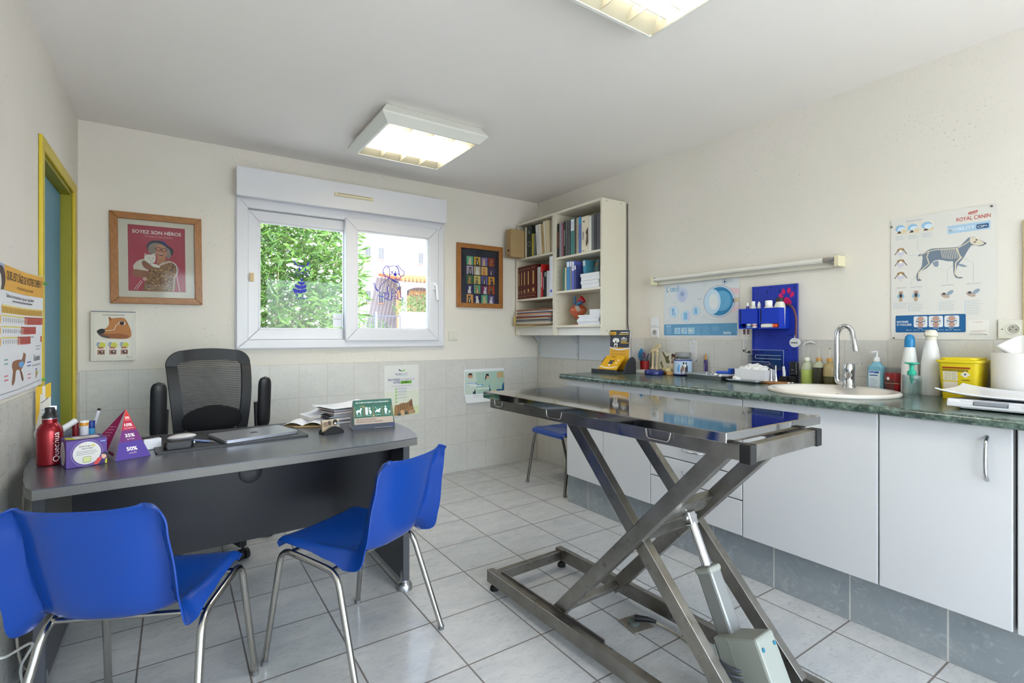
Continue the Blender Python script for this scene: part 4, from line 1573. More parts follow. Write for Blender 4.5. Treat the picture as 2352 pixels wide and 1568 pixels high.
tw = book(3.430, 3.380, zb_, 0.345, '#dfe3ec', 'tall white file with a round blue mark against the bookcase divider', '', d=0.2)
p = PR((-0.0004, 0.024, 0), (0, -1, 0), (0, 0, 1), (-1, 0, 0))
p.ell(0, 0.045, 0.014, 0.014, '#4f68c0').rect(-0.012, 0.12, -0.008, 0.3, '#b5bde0')
p.build('spine_print', tw, normals=False)
# nearer bookcase, upper shelf
for a in ((3.322, 3.296, 0.284, '#1d1b1a', 'thin black file at the divider end of the upper shelf', 'title', '#b86a3c'),
          (3.294, 3.276, 0.28, '#9b9a97', 'thin grey file after the black one on the upper shelf', '', ''),
          (3.274, 3.259, 0.284, '#8e84a0', 'thin lilac file on the upper shelf', '', ''),
          (3.257, 3.243, 0.28, '#a85560', 'thin rose-red file beside the lilac one', '', ''),
          (3.241, 3.212, 0.29, '#232d2b', 'dark green book standing before the black comb-bound pair', 'title', '#aab3b0'),
          (3.210, 3.182, 0.29, '#15171a', 'black comb-bound book with pale rings next to the dark green book', 'spiral', '#cfd0d0'),
          (3.180, 3.152, 0.288, '#191b1d', 'black comb-bound book next to the white and teal book', 'spiral', '#b9babc'),
          (3.150, 3.098, 0.296, '#467f7b', 'teal book with a white head and blue lettering', 'label', '#e2e2ea'),
          (3.096, 3.080, 0.288, '#4c3225', 'dark brown thin book behind the teal one', '', ''),
          (3.078, 3.053, 0.29, '#cfc6ab', 'cream spiral-bound book between teal and blue books', 'spiral', '#53483a'),
          (3.051, 3.019, 0.292, '#5773b4', 'blue book beside the big cream dog book', 'topband', '#3aa0d0'),
          (3.017, 2.932, 0.284, '#ded6bf', 'big cream book about dogs with a dark photo on its spine', 'chien', ''),
          (2.930, 2.902, 0.274, '#e3e1da', 'white file beside the big cream dog book', '', ''),
          (2.900, 2.874, 0.276, '#6f7072', 'first grey file in the dark group at the end', '', ''),
          (2.872, 2.842, 0.278, '#3b3d42', 'near-black file in the middle of the dark group at the end', '', ''),
          (2.840, 2.800, 0.28, '#55545a', 'dark grey file against the end panel of the upper shelf', '', '')):
    o = book(a[0], a[1], zc_, a[2], a[3], a[4], a[5], c2=a[6] or '#e4e4e4')
# nearer bookcase, middle shelf
for a in ((3.240, 3.224, 0.185, '#2e7d78', 'thin teal booklet at the wall end of the middle shelf', '', ''),
          (3.222, 3.202, 0.19, '#cbbf9d', 'beige thin book after the teal booklet', '', ''),
          (3.200, 3.160, 0.24, '#3f86bb', 'blue book with white head beside the beige one', 'topband', '#dfe8f0'),
          (3.158, 3.136, 0.24, '#80838c', 'grey folder with white head on the middle shelf', 'topband', '#eceff4'),
          (3.134, 3.104, 0.235, '#5a64b8', 'violet-blue folder among the middle shelf books', 'label', '#e8eaf4'),
          (3.102, 3.082, 0.2, '#3a3f78', 'navy thin folder with white top before the light blue book', 'topband', '#e8eaf4')):
    book(a[0], a[1], zd_, a[2], a[3], a[4], a[5], c2=a[6] or '#e4e4e4')
book(3.052, 3.014, zd_, 0.238, '#5fb0d2', 'leaning light blue book on the middle shelf', 'topband', lean=R(6), xs=2.76, d=0.15, c2='#e6eef2')
bk = thing('book', 'large dark book propped face out behind the white catalogues', 'book', (2.80, 2.925, zd_ + 0.005), 0)
bk.rotation_euler = (0, R(8), 0)
MB(mat('cover_dark', '#2b2f30', 0.35)).box(0, -0.095, 0, 0.003, 0.08, 0.24).box(0.027, -0.095, 0, 0.03, 0.08, 0.24).box(0.003, 0.077, 0, 0.027, 0.08, 0.24).build('cover', bk)
MB(M_pages).box(0.0031, -0.092, 0.002, 0.0269, 0.0769, 0.238).build('pages', bk)
p = PR((-0.0004, 0, 0), (0, -1, 0), (0, 0, 1), (-1, 0, 0))
p.rect(-0.08, 0.001, -0.03, 0.239, '#5a7673').rect(-0.07, 0.19, -0.045, 0.21, '#b06a4a').rect(-0.01, 0.205, 0.085, 0.213, '#9aa8a6').rect(-0.01, 0.18, 0.085, 0.196, '#63a8a8').rect(-0.01, 0.16, 0.08, 0.168, '#e2e6e6').lines(-0.01, 0.145, 0.06, 4, 0.01, 0.003, '#9aa8a6')
p.build('cover_print', bk, normals=False)
M_paper = mat('paper_white', '#dfe1e6', 0.7, var=0.03, scale=40)


def flat_pile(zs, y0, y1, x0, d, th, name, cat, label, group, cols, jit=0.01, seed=1, labels=None):
    rr = random.Random(seed)
    z = zs + 0.0004
    out_ = []
    for i, t_ in enumerate(th):
        w2 = (y1 - y0) / 2 * rr.uniform(0.93, 1.0)
        dx = d / 2 * rr.uniform(0.95, 1.0)
        lab = labels[i] if labels else label
        o = thing(name, lab, cat, (x0 + d / 2 + rr.uniform(-jit, jit) * 0.5, (y0 + y1) / 2 + rr.uniform(-jit, jit), z), rr.uniform(-0.03, 0.03), None if labels else group)
        c_ = cols[i % len(cols)]
        bt = min(0.001, t_ * 0.2)
        MB(ink(c_)).box(-dx, -w2, 0, dx, w2, bt).box(-dx, -w2, t_ - bt - 0.0003, dx, w2, t_ - 0.0003).build('cover', o)
        MB(mat('pages_' + c_.lstrip('#'), c_, 0.8, var=0.1, scale=90) if name == 'magazine' else M_paper).box(-dx + 0.001, -w2 + 0.001, bt, dx - 0.001, w2 - 0.001, t_ - bt - 0.0003).build('pages', o)
        z += t_
        out_.append(o)
    return out_, z


flat_pile(zd_, 2.815, 3.035, 2.70, 0.085, (0.034, 0.028, 0.03, 0.028), 'catalogue', 'catalogue', '', None, ('#e4e6ee', '#2f3438', '#e4e6ee', '#3a4044'), 0.008, 4,
          ('bottom white catalogue of the stack on the middle shelf', 'second white catalogue up in the stack on the middle shelf', 'third white catalogue up in the stack on the middle shelf', 'top white catalogue of the stack on the middle shelf'))
# lowest shelves
ly = thing('letter_tray', 'yellowed letter tray end sticking out under the pile of magazines', 'tray', (2.64, 3.62, 1.2915), 0)
b = MB(mat('tray_yellow', '#cbb46a', 0.5))
b.box(0, 0.27, 0, 0.25, 0.274, 0.09, 0.001, 1).box(0, -0.02, 0, 0.25, 0.27, 0.003)
b.build('tray', ly)
flat_pile(1.295, 3.385, 3.885, 2.652, 0.22, (0.012, 0.016, 0.011, 0.014, 0.012, 0.017, 0.01, 0.014, 0.012, 0.011, 0.013), 'magazine', 'magazine',
          'well-thumbed magazine in the pile on the lowest shelf of the corner bookcase', 'magazines piled on the lowest shelf',
          ('#9a7a5c', '#b9b6ae', '#8a847a', '#5a646e', '#b8aa96', '#7a4238', '#b5bdc6', '#c08a62', '#4d5a76', '#c6c2b8', '#8f5a48'), 0.012, 8)
_, zt = flat_pile(1.288, 2.815, 3.075, 2.70, 0.21, (0.014, 0.012, 0.015, 0.012, 0.013, 0.012), 'booklet', 'booklet',
                  'white booklet in the lower pile on the bottom shelf beside the heart model', 'white booklets piled on the bottom shelf', ('#e2e5ee', '#c9cede', '#e6e8ee'), 0.012, 11)
flat_pile(zt, 2.80, 2.955, 2.72, 0.2, (0.012, 0.03), 'booklet', 'booklet', '', None, ('#d5d9e4', '#eceef4'), 0.004, 12,
          ('white booklet lying between the two piles on the bottom shelf', 'thick white paper block on top of the booklets on the bottom shelf'))
hm = thing('heart_model', 'anatomical heart model with red and blue vessels on the bottom shelf', 'model', (2.80, 3.165, 1.2885), R(10))
M_flesh = mat('heart_flesh', '#c5603c', 0.25, spec=0.6, trans=0.25, var=0.2, scale=20)
b = MB(M_flesh)
b.sheet(lambda u, v: ((0.016 + 0.055 * math.sin(min(1, v * 1.15) * math.pi * 0.62) * (1 - 0.55 * max(0, v - 0.72) / 0.28)) * math.cos(u * 2 * math.pi) - 0.012 + 0.02 * v,
                      (0.018 + 0.058 * math.sin(min(1, v * 1.15) * math.pi * 0.62) * (1 - 0.55 * max(0, v - 0.72) / 0.28)) * math.sin(u * 2 * math.pi) + 0.012 * v, 0.05 + 0.12 * v), 22, 14)
b.build('heart_muscle', hm)
b = MB(mat('artery_red', '#b3161f', 0.3))
b.tube(bend([(0.0, 0.0, 0.14), (0.0, -0.002, 0.20), (0.0, -0.03, 0.225), (0.0, -0.055, 0.19)], 0.03), 0.017, 12).tube([(0, -0.02, 0.215), (0, -0.02, 0.245)], 0.008, 8).tube([(0, -0.035, 0.212), (0.0, -0.04, 0.24)], 0.007, 8)
b.build('artery', hm)
b = MB(mat('vein_blue', '#2f5f86', 0.35))
b.tube(bend([(-0.03, -0.01, 0.13), (-0.032, -0.01, 0.178), (-0.03, -0.055, 0.185)], 0.025), 0.015, 12).tube([(-0.015, 0.03, 0.13), (-0.012, 0.032, 0.24)], 0.011, 10)
b.build('vein', hm)
MB(mat('clear_window', '#d9c9b8', 0.1, trans=0.5)).ball((-0.045, -0.02, 0.13), (0.018, 0.03, 0.032)).build('heart_chamber', hm)
MB(mat('model_stand', '#b9775a', 0.4)).lathe([(0.05, 0), (0.05, 0.006), (0.012, 0.012), (0.008, 0.02), (0.008, 0.06), (0, 0.06)], 20).build('stand', hm)

# ================================================================== framed pictures on the window wall
g = N('frame_wood', 0.35, 0.4)
n1 = g.noise(6, 5, g.scaled(30, 30, 4), 0.6, 1.0)
g.color(g.mix(g.ramp(n1, 0.3, 0.7), '#86552a', '#a9733c'))
M_wood = g.m
g = N('frame_wood_across', 0.35, 0.4)
n1 = g.noise(6, 5, g.scaled(4, 30, 30), 0.6, 1.0)
g.color(g.mix(g.ramp(n1, 0.3, 0.7), '#86552a', '#a9733c'))
M_wood_h = g.m
M_picglass = clear('picture_glass', '#f6f7f7', 0.05, 0.02, base=0.008)


def picture(name, label, x0, z0, x1, z1, fw, tilt=0.0):
    t = thing(name, label, 'picture', ((x0 + x1) / 2, YB - 0.0005, (z0 + z1) / 2))
    t.rotation_euler = (0, tilt, 0)
    w, h = (x1 - x0) / 2, (z1 - z0) / 2
    b = MB(M_wood)
    o = [(-w, -h), (w, -h), (w, h), (-w, h)]
    i = [(-w + fw, -h + fw), (w - fw, -h + fw), (w - fw, h - fw), (-w + fw, h - fw)]
    for k in range(4):
        q = (k + 1) % 4
        b.m(M_wood if k % 2 else M_wood_h).prism([o[k], o[q], i[q], i[k]], -0.024, -0.001, 'y', 0.003)
    b.build('frame', t)
    MB(M_picglass).box(-w + fw - 0.003, -0.0125, -h + fw - 0.003, w - fw + 0.003, -0.0115, h - fw + 0.003).build('glass', t)
    return t, w - fw, h - fw


t, w, h = picture('framed_poster', 'wood-framed red poster of a laughing woman hugging a white cat', -0.332, 1.404, 0.149, 1.975, 0.041, R(-0.6))
p = PR((0, -0.006, 0), (1, 0, 0), (0, 0, 1), (0, -1, 0))
p.rect(-w - 0.003, -h - 0.003, w + 0.003, h + 0.003, '#d6cfc0', 0)
p.o = Vector((0.0, -0.006, 0.005))
RED = '#a83a4d'
p.rect(-0.152, -0.209, 0.148, 0.208, RED, 1)
p.text('SOYEZ SON HÉROS', -0.002, 0.157, 0.03, '#e9e2df', width=0.257, align='c', bold=0.016, l=2)
p.text('Protégez-le des parasites', 0.008, 0.137, 0.014, '#dba3a8', width=0.145, align='c', l=2)
U = lambda pts: [((x - 838) / 895 * 0.3, -(y - 775) / 1050 * 0.417) for x, y in pts]   # from sketch units of the sheet
def fl(pts, c, l):
    p.poly(U(smooth(pts + [pts[0]], 3)[:-1]), c, l)
fl([(600, 1285), (640, 1130), (700, 980), (720, 900), (820, 850), (940, 800), (1030, 790), (1110, 850), (1150, 950), (1120, 1080), (1080, 1290)], '#8a6440', 2)
rr = random.Random(3)
for i in range(150):
    x, y = rr.uniform(660, 1130), rr.uniform(840, 1280)
    if (x - 600) > (1285 - y) * 0.30 and x < 1140 - max(0, (y - 950)) * 0.16:
        p.ell(*U([(x, y)])[0], 0.0045, 0.0035, rr.choice(('#2c1d16', '#3a281d', '#c49a62')), 3, 7)
fl([(690, 560), (760, 520), (850, 505), (960, 530), (1040, 640), (1050, 720), (1000, 770), (960, 720), (760, 700), (700, 680), (690, 620)], '#8d7d76', 3)
fl([(810, 560), (880, 540), (950, 570), (985, 640), (975, 720), (930, 765), (870, 765), (830, 720), (800, 640)], '#c08468', 4)
fl([(830, 730), (960, 740), (950, 800), (860, 850), (820, 840)], '#b0775c', 3)
fl([(672, 560), (720, 500), (800, 482), (900, 478), (960, 500), (1000, 550), (1070, 590), (1090, 640), (1070, 700), (1050, 690), (1030, 620), (980, 580), (900, 530), (780, 520), (700, 570), (690, 640), (670, 600)], '#1f2434', 5)
fl([(885, 480), (950, 490), (985, 555), (930, 525)], '#2a3270', 6)
p.ring(*U([(848, 615)])[0], 0.0135, 0.0105, 0.0035, '#241c1c', 6).ring(*U([(940, 625)])[0], 0.0135, 0.0105, 0.0035, '#241c1c', 6)
p.line(U([(790, 600), (820, 605)]), 0.004, '#241c1c', 6).line(U([(875, 620), (915, 622)]), 0.003, '#241c1c', 6)
fl([(845, 680), (890, 690), (930, 685), (915, 715), (880, 722), (855, 705)], '#5c201f', 6)
fl([(850, 682), (890, 692), (925, 688), (905, 700), (870, 700)], '#efe6e0', 7)
p.line(U([(885, 630), (880, 660), (895, 668)]), 0.003, '#9a624c', 6)
fl([(460, 900), (520, 830), (610, 790), (690, 820), (740, 900), (700, 960), (640, 1010), (540, 990), (470, 960)], '#d3c7b6', 5)
fl([(640, 690), (670, 712), (740, 710), (798, 690), (806, 760), (790, 830), (740, 850), (680, 840), (630, 790), (635, 730)], '#dfd8cd', 7)
fl([(650, 700), (668, 714), (648, 740)], '#c59a90', 8)
fl([(780, 712), (795, 698), (798, 740)], '#c59a90', 8)
for x in (705, 765):
    p.ell(*U([(x, 770)])[0], 0.0045, 0.002, '#3b3a2c', 8, 8)
p.ell(*U([(735, 800)])[0], 0.0032, 0.0025, '#b08478', 8, 8)
p.line(U([(720, 818), (735, 808), (752, 816)]), 0.0016, '#7f7166', 8)
fl([(730, 850), (800, 860), (870, 890), (860, 915), (790, 910), (740, 890)], '#e2dbd0', 7)
fl([(590, 850), (620, 810), (690, 850), (740, 900), (740, 940), (700, 965), (620, 920)], '#8f5a44', 8)
for q in range(4):
    p.line(U([(600 + q * 12, 835 - q * 4), (640 + q * 14, 870 + q * 6)]), 0.0012, '#6f4130', 9)
fl([(445, 1010), (480, 960), (560, 965), (680, 980), (690, 1030), (640, 1080), (540, 1085), (470, 1060)], '#94604a', 8)
for q in range(4):
    p.line(U([(610, 995 + q * 22), (685, 1000 + q * 18)]), 0.0012, '#6b3f30', 9)
fl([(600, 1085), (660, 1080), (650, 1130), (610, 1130)], '#c9a695', 7)
for dx_ in (0, 38):
    p.line(U(smooth([(865, 880 - dx_ * 0.4), (960, 840 - dx_ * 0.6), (1050, 800 - dx_ * 0.1 + 12), (1120 + dx_ * 0.3, 860), (1150 - dx_ * 0.7 + 14, 950), (1100 + dx_ * 1.2, 1080), (1085 + dx_ * 2.6, 1290)])), 0.0035, '#e8dcdc', 9)
p.line(U([(470, 1280), (580, 1130)]), 0.0025, '#e8dcdc', 4).line(U([(510, 1280), (595, 1150)]), 0.0025, '#e8dcdc', 4)
for i, (bd, ww) in enumerate((('Pour éviter les puces, tiques et vers', 0.13), ('à votre animal et à votre foyer, contactez', 0.14), ('rapidement conseil à votre vétérinaire', 0.135))):
    p.text(bd, U([(840, 0)])[0][0], U([(0, 1205 + i * 27)])[0][1], 0.008, '#dcd3cc', width=ww, align='c', l=10)
p.lines(-0.06, -0.2, 0.12, 1, 0.01, 0.0015, '#b9a79c', 10)
p.build('print', t, normals=False)

t, w, h = picture('framed_poster', 'wood-framed dark poster with a grid of small pet portraits', 2.059, 1.453, 2.539, 2.023, 0.041)
p = PR((0, -0.006, 0), (1, 0, 0), (0, 0, 1), (0, -1, 0))
p.rect(-w - 0.003, -h - 0.003, w + 0.003, h + 0.003, '#272a38', 0)
BG = ['#63b58d', '#d9a94a', '#7d6fae', '#8e3b34', '#b5a3bd', '#c2b59c', '#e3b56c', '#4a3a66', '#3f6d48', '#cfc06a', '#6d64a0', '#dd9e35', '#33306a', '#5fa982', '#7f2f5c', '#b9502f', '#e3a25a', '#2c2c55', '#58b08a', '#5a4f82']
FG = ['#d9c2a5', '#27211f', '#d3b48a', '#a8622f', '#2a2526', '#e9e4dc', '#d58a45', '#2b2730', '#a67b48', '#8d7450', '#231f24', '#5a3b4a', '#e6dcd6', '#b7743d', '#d9cfd8', '#4d4038', '#1c1a1a', '#e4dfe2', '#d6b48a', '#cfc8d2']
rr = random.Random(12)
for r_ in range(5):
    for c_ in range(4):
        k = r_ * 4 + c_
        x, y = -0.1035 + c_ * 0.0755, 0.137 - r_ * 0.0855
        p.rect(x - 0.0335, y - 0.0385, x + 0.0335, y + 0.0385, BG[k], 1)
        dx = rr.uniform(-0.006, 0.006)
        hx = dx + rr.uniform(-0.006, 0.006)
        p.poly([(x + dx - 0.017, y - 0.0385), (x + dx + 0.019, y - 0.0385), (x + dx + 0.014, y - 0.008), (x + hx + 0.008, y + 0.006), (x + hx - 0.008, y + 0.006), (x + dx - 0.014, y - 0.01)], FG[k], 2)
        p.ell(x + hx, y + 0.012, 0.0125, 0.012, FG[k], 3, 12)
        for s in (-1, 1):
            p.poly([(x + hx + s * 0.004, y + 0.02), (x + hx + s * 0.0125, y + 0.016), (x + hx + s * 0.0125, y + 0.032)], FG[k], 3)
            p.ell(x + hx + s * 0.0045, y + 0.014, 0.0016, 0.0018, '#14110f' if k not in (1, 4, 7, 10, 15, 16) else '#d8b25a', 4, 6)
        p.ell(x + hx, y + 0.006, 0.005, 0.004, '#e7ddd2', 4, 8).ell(x + hx, y + 0.0085, 0.0017, 0.0013, '#2a1b18', 5, 6)
        if k % 3 == 1:
            p.poly([(x + dx - 0.005, y - 0.03), (x + dx + 0.006, y - 0.03), (x + dx + 0.003, y - 0.002), (x + dx - 0.003, y - 0.002)], '#efe9df', 4)
p.build('print', t, normals=False)

db = thing('display_box', 'white shallow display box with a brown dog head drawing above the tiles', 'box', (-0.313, YB - 0.0005, 1.199))
MB(mat('box_white', '#d9d5ca', 0.45)).box(-0.107, -0.042, -0.150, 0.107, 0, 0.147, 0.002).m(mat('lid_blue', '#5b6b88', 0.5)).box(-0.107, -0.042, 0.1472, 0.107, 0, 0.151, 0.001, 1).build('box', db)
p = PR((0, -0.0424, 0), (1, 0, 0), (0, 0, 1), (0, -1, 0))
p.rect(-0.104, -0.147, 0.104, 0.144, '#d8d4c9', 0).rect(-0.052, 0.128, 0.055, 0.1305, '#3a3a3c', 1)
p.line([(-0.094, -0.138), (0.094, -0.138), (0.094, 0.137), (-0.094, 0.137), (-0.094, -0.138)], 0.0012, '#b3b0a8', 1)
V = lambda pts: [((x - 1127) * 0.000482, -(y - 838) * 0.00061) for x, y in pts]
def fd(pts, c, l=2):
    p.poly(V(smooth(pts + [pts[0]], 3)[:-1]), c, l)
fd([(1080, 640), (1105, 660), (1200, 650), (1250, 665), (1290, 740), (1310, 800), (1300, 850), (1230, 865), (1130, 862), (1050, 855), (990, 830), (965, 790), (990, 770), (1040, 765), (1080, 730), (1085, 680)], '#b4763f')
fd([(990, 800), (1080, 815), (1180, 810), (1280, 830), (1260, 862), (1120, 862), (1040, 852)], '#94592f', 3)
fd([(965, 785), (1000, 765), (1040, 768), (1045, 795), (1010, 815), (975, 810)], '#1f1d1f', 3)
fd([(975, 812), (1020, 820), (1100, 850), (1050, 855), (1000, 838)], '#5b4a44', 4)
fd([(1080, 640), (1108, 660), (1090, 690)], '#8a4f2a', 3)
p.ell(*V([(1215, 705)])[0], 0.0175, 0.0135, '#e9dccb', 4).ell(*V([(1213, 707)])[0], 0.0125, 0.012, '#4a2716', 5).ell(*V([(1213, 707)])[0], 0.006, 0.006, '#120c0a', 6)
p.line(V([(1045, 782), (1100, 780), (1140, 770), (1150, 735), (1175, 715)]), 0.003, '#e6ded0', 5).line(V([(1180, 690), (1215, 680), (1255, 700), (1275, 720)]), 0.0025, '#5d3518', 6)
for i in range(3):
    x = -0.058 + i * 0.056
    p.rect(x - 0.025, -0.115, x + 0.025, -0.024, '#e1ddd2', 1)
    p.ell(x + 0.006, -0.055, 0.016, 0.018, '#c9c84f', 3).ell(x - 0.012, -0.05, 0.011, 0.016, '#9aa4b0', 2).ell(x - 0.002, -0.07, 0.016, 0.006, '#a8705a', 4)
    p.rect(x - 0.018, -0.112, x + 0.018, -0.082, '#a47a6c', 2).ell(x + 0.002, -0.097, 0.012, 0.009, '#3b241b', 3).ell(x + 0.004, -0.095, 0.004, 0.004, '#efe8e2', 4)
p.line(smooth([(0.06, -0.135), (0.07, -0.122), (0.072, -0.134), (0.08, -0.13), (0.092, -0.133)]), 0.0014, '#2a2a2a', 2)
p.build('print', db, normals=False)

# ---------------------------------------------------------------- paper posters on the tiles
t = thing('paper_poster', 'creased white leaflet with a tabby kitten peeping up, taped to the tiles', 'poster', (1.556, YB - 0.0098, 0.545))
t.rotation_euler = (0, R(-0.4), 0)
p = PR((0, 0, 0), (1, 0, 0), (0, 0, 1), (0, -1, 0))
p.rect(-0.148, 0, 0.148, 0.413, '#d6d5d0', 0).rect(-0.148, 0.0, 0.148, 0.2, '#d3d6c4', 1).rect(-0.148, 0.0, 0.148, 0.07, '#cbd4a8', 2)
p.poly([(-0.148, 0.2055), (0.148, 0.2055), (0.148, 0.2075), (-0.148, 0.2075)], '#e6e5e1', 2)
p.poly([(-0.03, 0.385), (-0.01, 0.372), (-0.005, 0.36), (-0.022, 0.368)], '#27386f', 3).poly([(-0.008, 0.372), (0.02, 0.37), (0.03, 0.384), (0.026, 0.366), (0.012, 0.362), (-0.004, 0.364)], '#6fae3d', 3)
p.text('PLAN', -0.055, 0.333, 0.022, '#33406f', width=0.048, bold=0.01, l=3).text('SANTÉ', -0.004, 0.333, 0.022, '#8a90a8', width=0.055, l=3)
p.lines(-0.053, 0.329, 0.104, 1, 0.01, 0.003, '#a9aec0', 3, 0.02)
p.text('PROTÉGEZ', -0.118, 0.287, 0.024, '#3b3f7f', width=0.104, bold=0.015, l=3).text('LA SANTÉ DE', -0.008, 0.287, 0.022, '#7d82b0', width=0.118, l=3)
p.text('VOTRE', -0.077, 0.264, 0.024, '#3b3f7f', width=0.062, bold=0.015, l=3).rect(-0.012, 0.259, 0.085, 0.283, '#6fae3d', 3).text('ANIMAL !', -0.006, 0.264, 0.022, '#2c3a1f', width=0.08, bold=0.015, l=4)
p.text('AVEC UN PROGRAMME ANNUEL DE SOINS', -0.09, 0.239, 0.009, '#5a5f9a', width=0.18, l=3)
for i, y in enumerate((0.219, 0.195, 0.167, 0.141, 0.112)):
    p.ring(-0.05, y, 0.008, 0.008, 0.003, '#86b848', 3).ell(-0.05, y, 0.004, 0.004, '#86b848', 3)
    if i < 4:
        p.lines(-0.035, y + 0.008, 0.09, 3 if i < 2 else 2, 0.006, 0.0022, '#9a9fc0', 3)
K = lambda pts: [((x - 1960) * 0.000545, 0.418 - (y - 62) * 0.000525) for x, y in pts]
def fk(pts, c, l):
    p.poly(K(smooth(pts + [pts[0]], 3)[:-1]), c, l)
fk([(1835, 858), (1840, 720), (1852, 690), (1890, 690), (1960, 665), (2040, 665), (2085, 630), (2118, 612), (2130, 700), (2150, 780), (2150, 845)], '#9c7750', 4)
fk([(2060, 690), (2112, 625), (2122, 720), (2090, 730)], '#7b5a48', 5)
for a, b_ in (((1900, 690), (1905, 790)), ((1940, 680), (1940, 780)), ((1975, 672), (1965, 780)), ((2010, 672), (1990, 775)), ((2045, 680), (2030, 760))):
    p.line(K([a, b_]), 0.004, '#5a3d28', 5)
fk([(1940, 780), (1985, 780), (2000, 850), (1930, 850)], '#d3ad80', 5)
for x, y in ((1915, 838), (2025, 825)):
    p.ell(*K([(x, y)])[0], 0.0165, 0.0125, '#2a2119', 6).ell(*K([(x, y)])[0], 0.012, 0.010, '#7c8f7c', 7).ell(*K([(x, y)])[0], 0.0065, 0.0085, '#11100e', 8).ell(*K([(x + 5, y - 8)])[0], 0.002, 0.002, '#f0f0f0', 9, 8)
for i in range(4):
    p.line(K([(2065, 800 + i * 14), (2145, 790 + i * 16)]), 0.0025, '#d9c6a8', 6)
p.build('sheet', t, normals=False)

t = thing('paper_poster', 'curled photo poster of vets with animals on the tiles under the pet portraits', 'poster', (2.35, YB - 0.0100, 0.60))
p = PR((0, 0, 0), (1, 0, 0), (0, 0, 1), (0, -1, 0))
p.warp = lambda a, b, l: (a + (0.0 if b > 0.1 else (0.1 - b) * 0.12), -(l + 0.0005 + 0.02 * max(0, (0.12 - b) / 0.12) ** 2), b)
for i in range(8):
    p.rect(-0.215, i * 0.0375, 0.208, (i + 1) * 0.0375, '#d9dcdc', 0, 6)
for i in range(6):
    p.rect(-0.205, 0.075 + i * 0.033, 0.205, 0.075 + (i + 1) * 0.033, '#8fb0a5', 1, 6)
p.rect(-0.1, 0.08, 0.205, 0.27, '#a3bdae', 2).rect(-0.205, 0.075, -0.09, 0.27, '#bccabd', 2)
p.poly([(-0.19, 0.08), (-0.095, 0.08), (-0.1, 0.18), (-0.13, 0.2), (-0.175, 0.2), (-0.195, 0.16)], '#e6e8e6', 3).ell(-0.152, 0.225, 0.024, 0.033, '#b98e72', 4).poly([(-0.178, 0.235), (-0.17, 0.262), (-0.14, 0.264), (-0.127, 0.24), (-0.135, 0.246), (-0.168, 0.247)], '#2c2320', 5)
p.poly([(-0.13, 0.075), (-0.1, 0.075), (-0.1, 0.13), (-0.115, 0.15), (-0.13, 0.12)], '#2c4050', 5)
p.poly([(-0.01, 0.08), (0.06, 0.08), (0.055, 0.17), (0.03, 0.215), (0.0, 0.2), (-0.012, 0.14)], '#2d4a66', 3).ell(0.025, 0.215, 0.02, 0.025, '#c79a80', 4).poly([(0.0, 0.21), (0.012, 0.25), (0.035, 0.252), (0.045, 0.23), (0.02, 0.235), (0.005, 0.19)], '#2a201d', 5)
p.poly([(0.12, 0.08), (0.205, 0.08), (0.205, 0.22), (0.16, 0.2), (0.13, 0.16)], '#1f5f86', 3).ell(0.152, 0.235, 0.026, 0.03, '#c9a080', 4).poly([(0.135, 0.26), (0.17, 0.268), (0.2, 0.26), (0.2, 0.2), (0.175, 0.22), (0.165, 0.25)], '#b6a873', 5)
p.poly([(0.06, 0.085), (0.12, 0.085), (0.13, 0.12), (0.11, 0.16), (0.09, 0.16), (0.07, 0.13)], '#c9b16e', 4).ell(0.1, 0.165, 0.018, 0.016, '#d1bd80', 5)
p.poly([(0.07, 0.12), (0.15, 0.15), (0.14, 0.135), (0.075, 0.105)], '#d4b898', 6)
p.rect(-0.185, 0.158, -0.085, 0.176, '#3f7fbc', 6).lines(-0.18, 0.171, 0.08, 1, 0.01, 0.006, '#e9eef2', 7, 0.05).rect(-0.16, 0.142, -0.02, 0.157, '#3f7fbc', 6).lines(-0.155, 0.153, 0.13, 1, 0.01, 0.006, '#e9eef2', 7, 0.05)
p.rect(-0.085, 0.112, 0.07, 0.129, '#a8785c', 6).lines(-0.08, 0.124, 0.14, 1, 0.01, 0.006, '#f0e8e0', 7, 0.05)
p.lines(-0.13, 0.062, 0.12, 2, 0.012, 0.004, '#b8bfc6', 1)
p.build('sheet', t, normals=False)

# ---------------------------------------------------------------- poster by the door
t = thing('paper_poster', 'curling white and orange poster about the age of dogs beside the blue door', 'poster', (XL + 0.0098, 2.0, 0.995))
p = PR((0, 0, 0), (0, 1, 0), (0, 0, 1), (1, 0, 0))


def wpL(a, b, l):
    e = max(0, (a - 0.62) / 0.25)
    tb = max(0, (b - 0.2) / 0.25)
    return (l * 2.0 + 0.0006 + 0.012 * e * (0.3 + tb), a - 0.055 * e * tb * tb * 0.9, b + 0.004 * e)


p.warp = wpL
for i in range(6):
    p.rect(0, i * 0.075, 0.875, (i + 1) * 0.075, '#dfe0e4', 0, 14)
ORG = '#dba42e'
for i in range(2):
    p.rect(0.33, 0.362 + i * 0.043, 0.872, 0.405 + i * 0.043, ORG, 1, 9)
for i in range(2):
    p.rect(0.0, 0.362 + i * 0.043, 0.328, 0.405 + i * 0.043, ('#5d7a4a', '#8fa6cf')[i], 1, 4)
p.ell(0.29, 0.40, 0.05, 0.04, '#3a2626', 2).ell(0.27, 0.385, 0.02, 0.03, '#d8d4cc', 3)
p.text("QUEL EST L'ÂGE DE VOTRE CHIEN ?", 0.355, 0.402, 0.04, '#4a2f14', width=0.49, bold=0.02, l=2)
p.text("en équivalent 'âge humain'", 0.49, 0.376, 0.018, '#5a3d18', width=0.23, l=2)
p.text('Tableau de correspondance : âge canin / âge humain', 0.35, 0.34, 0.018, '#3a3a44', width=0.38, bold=0.01, l=1)
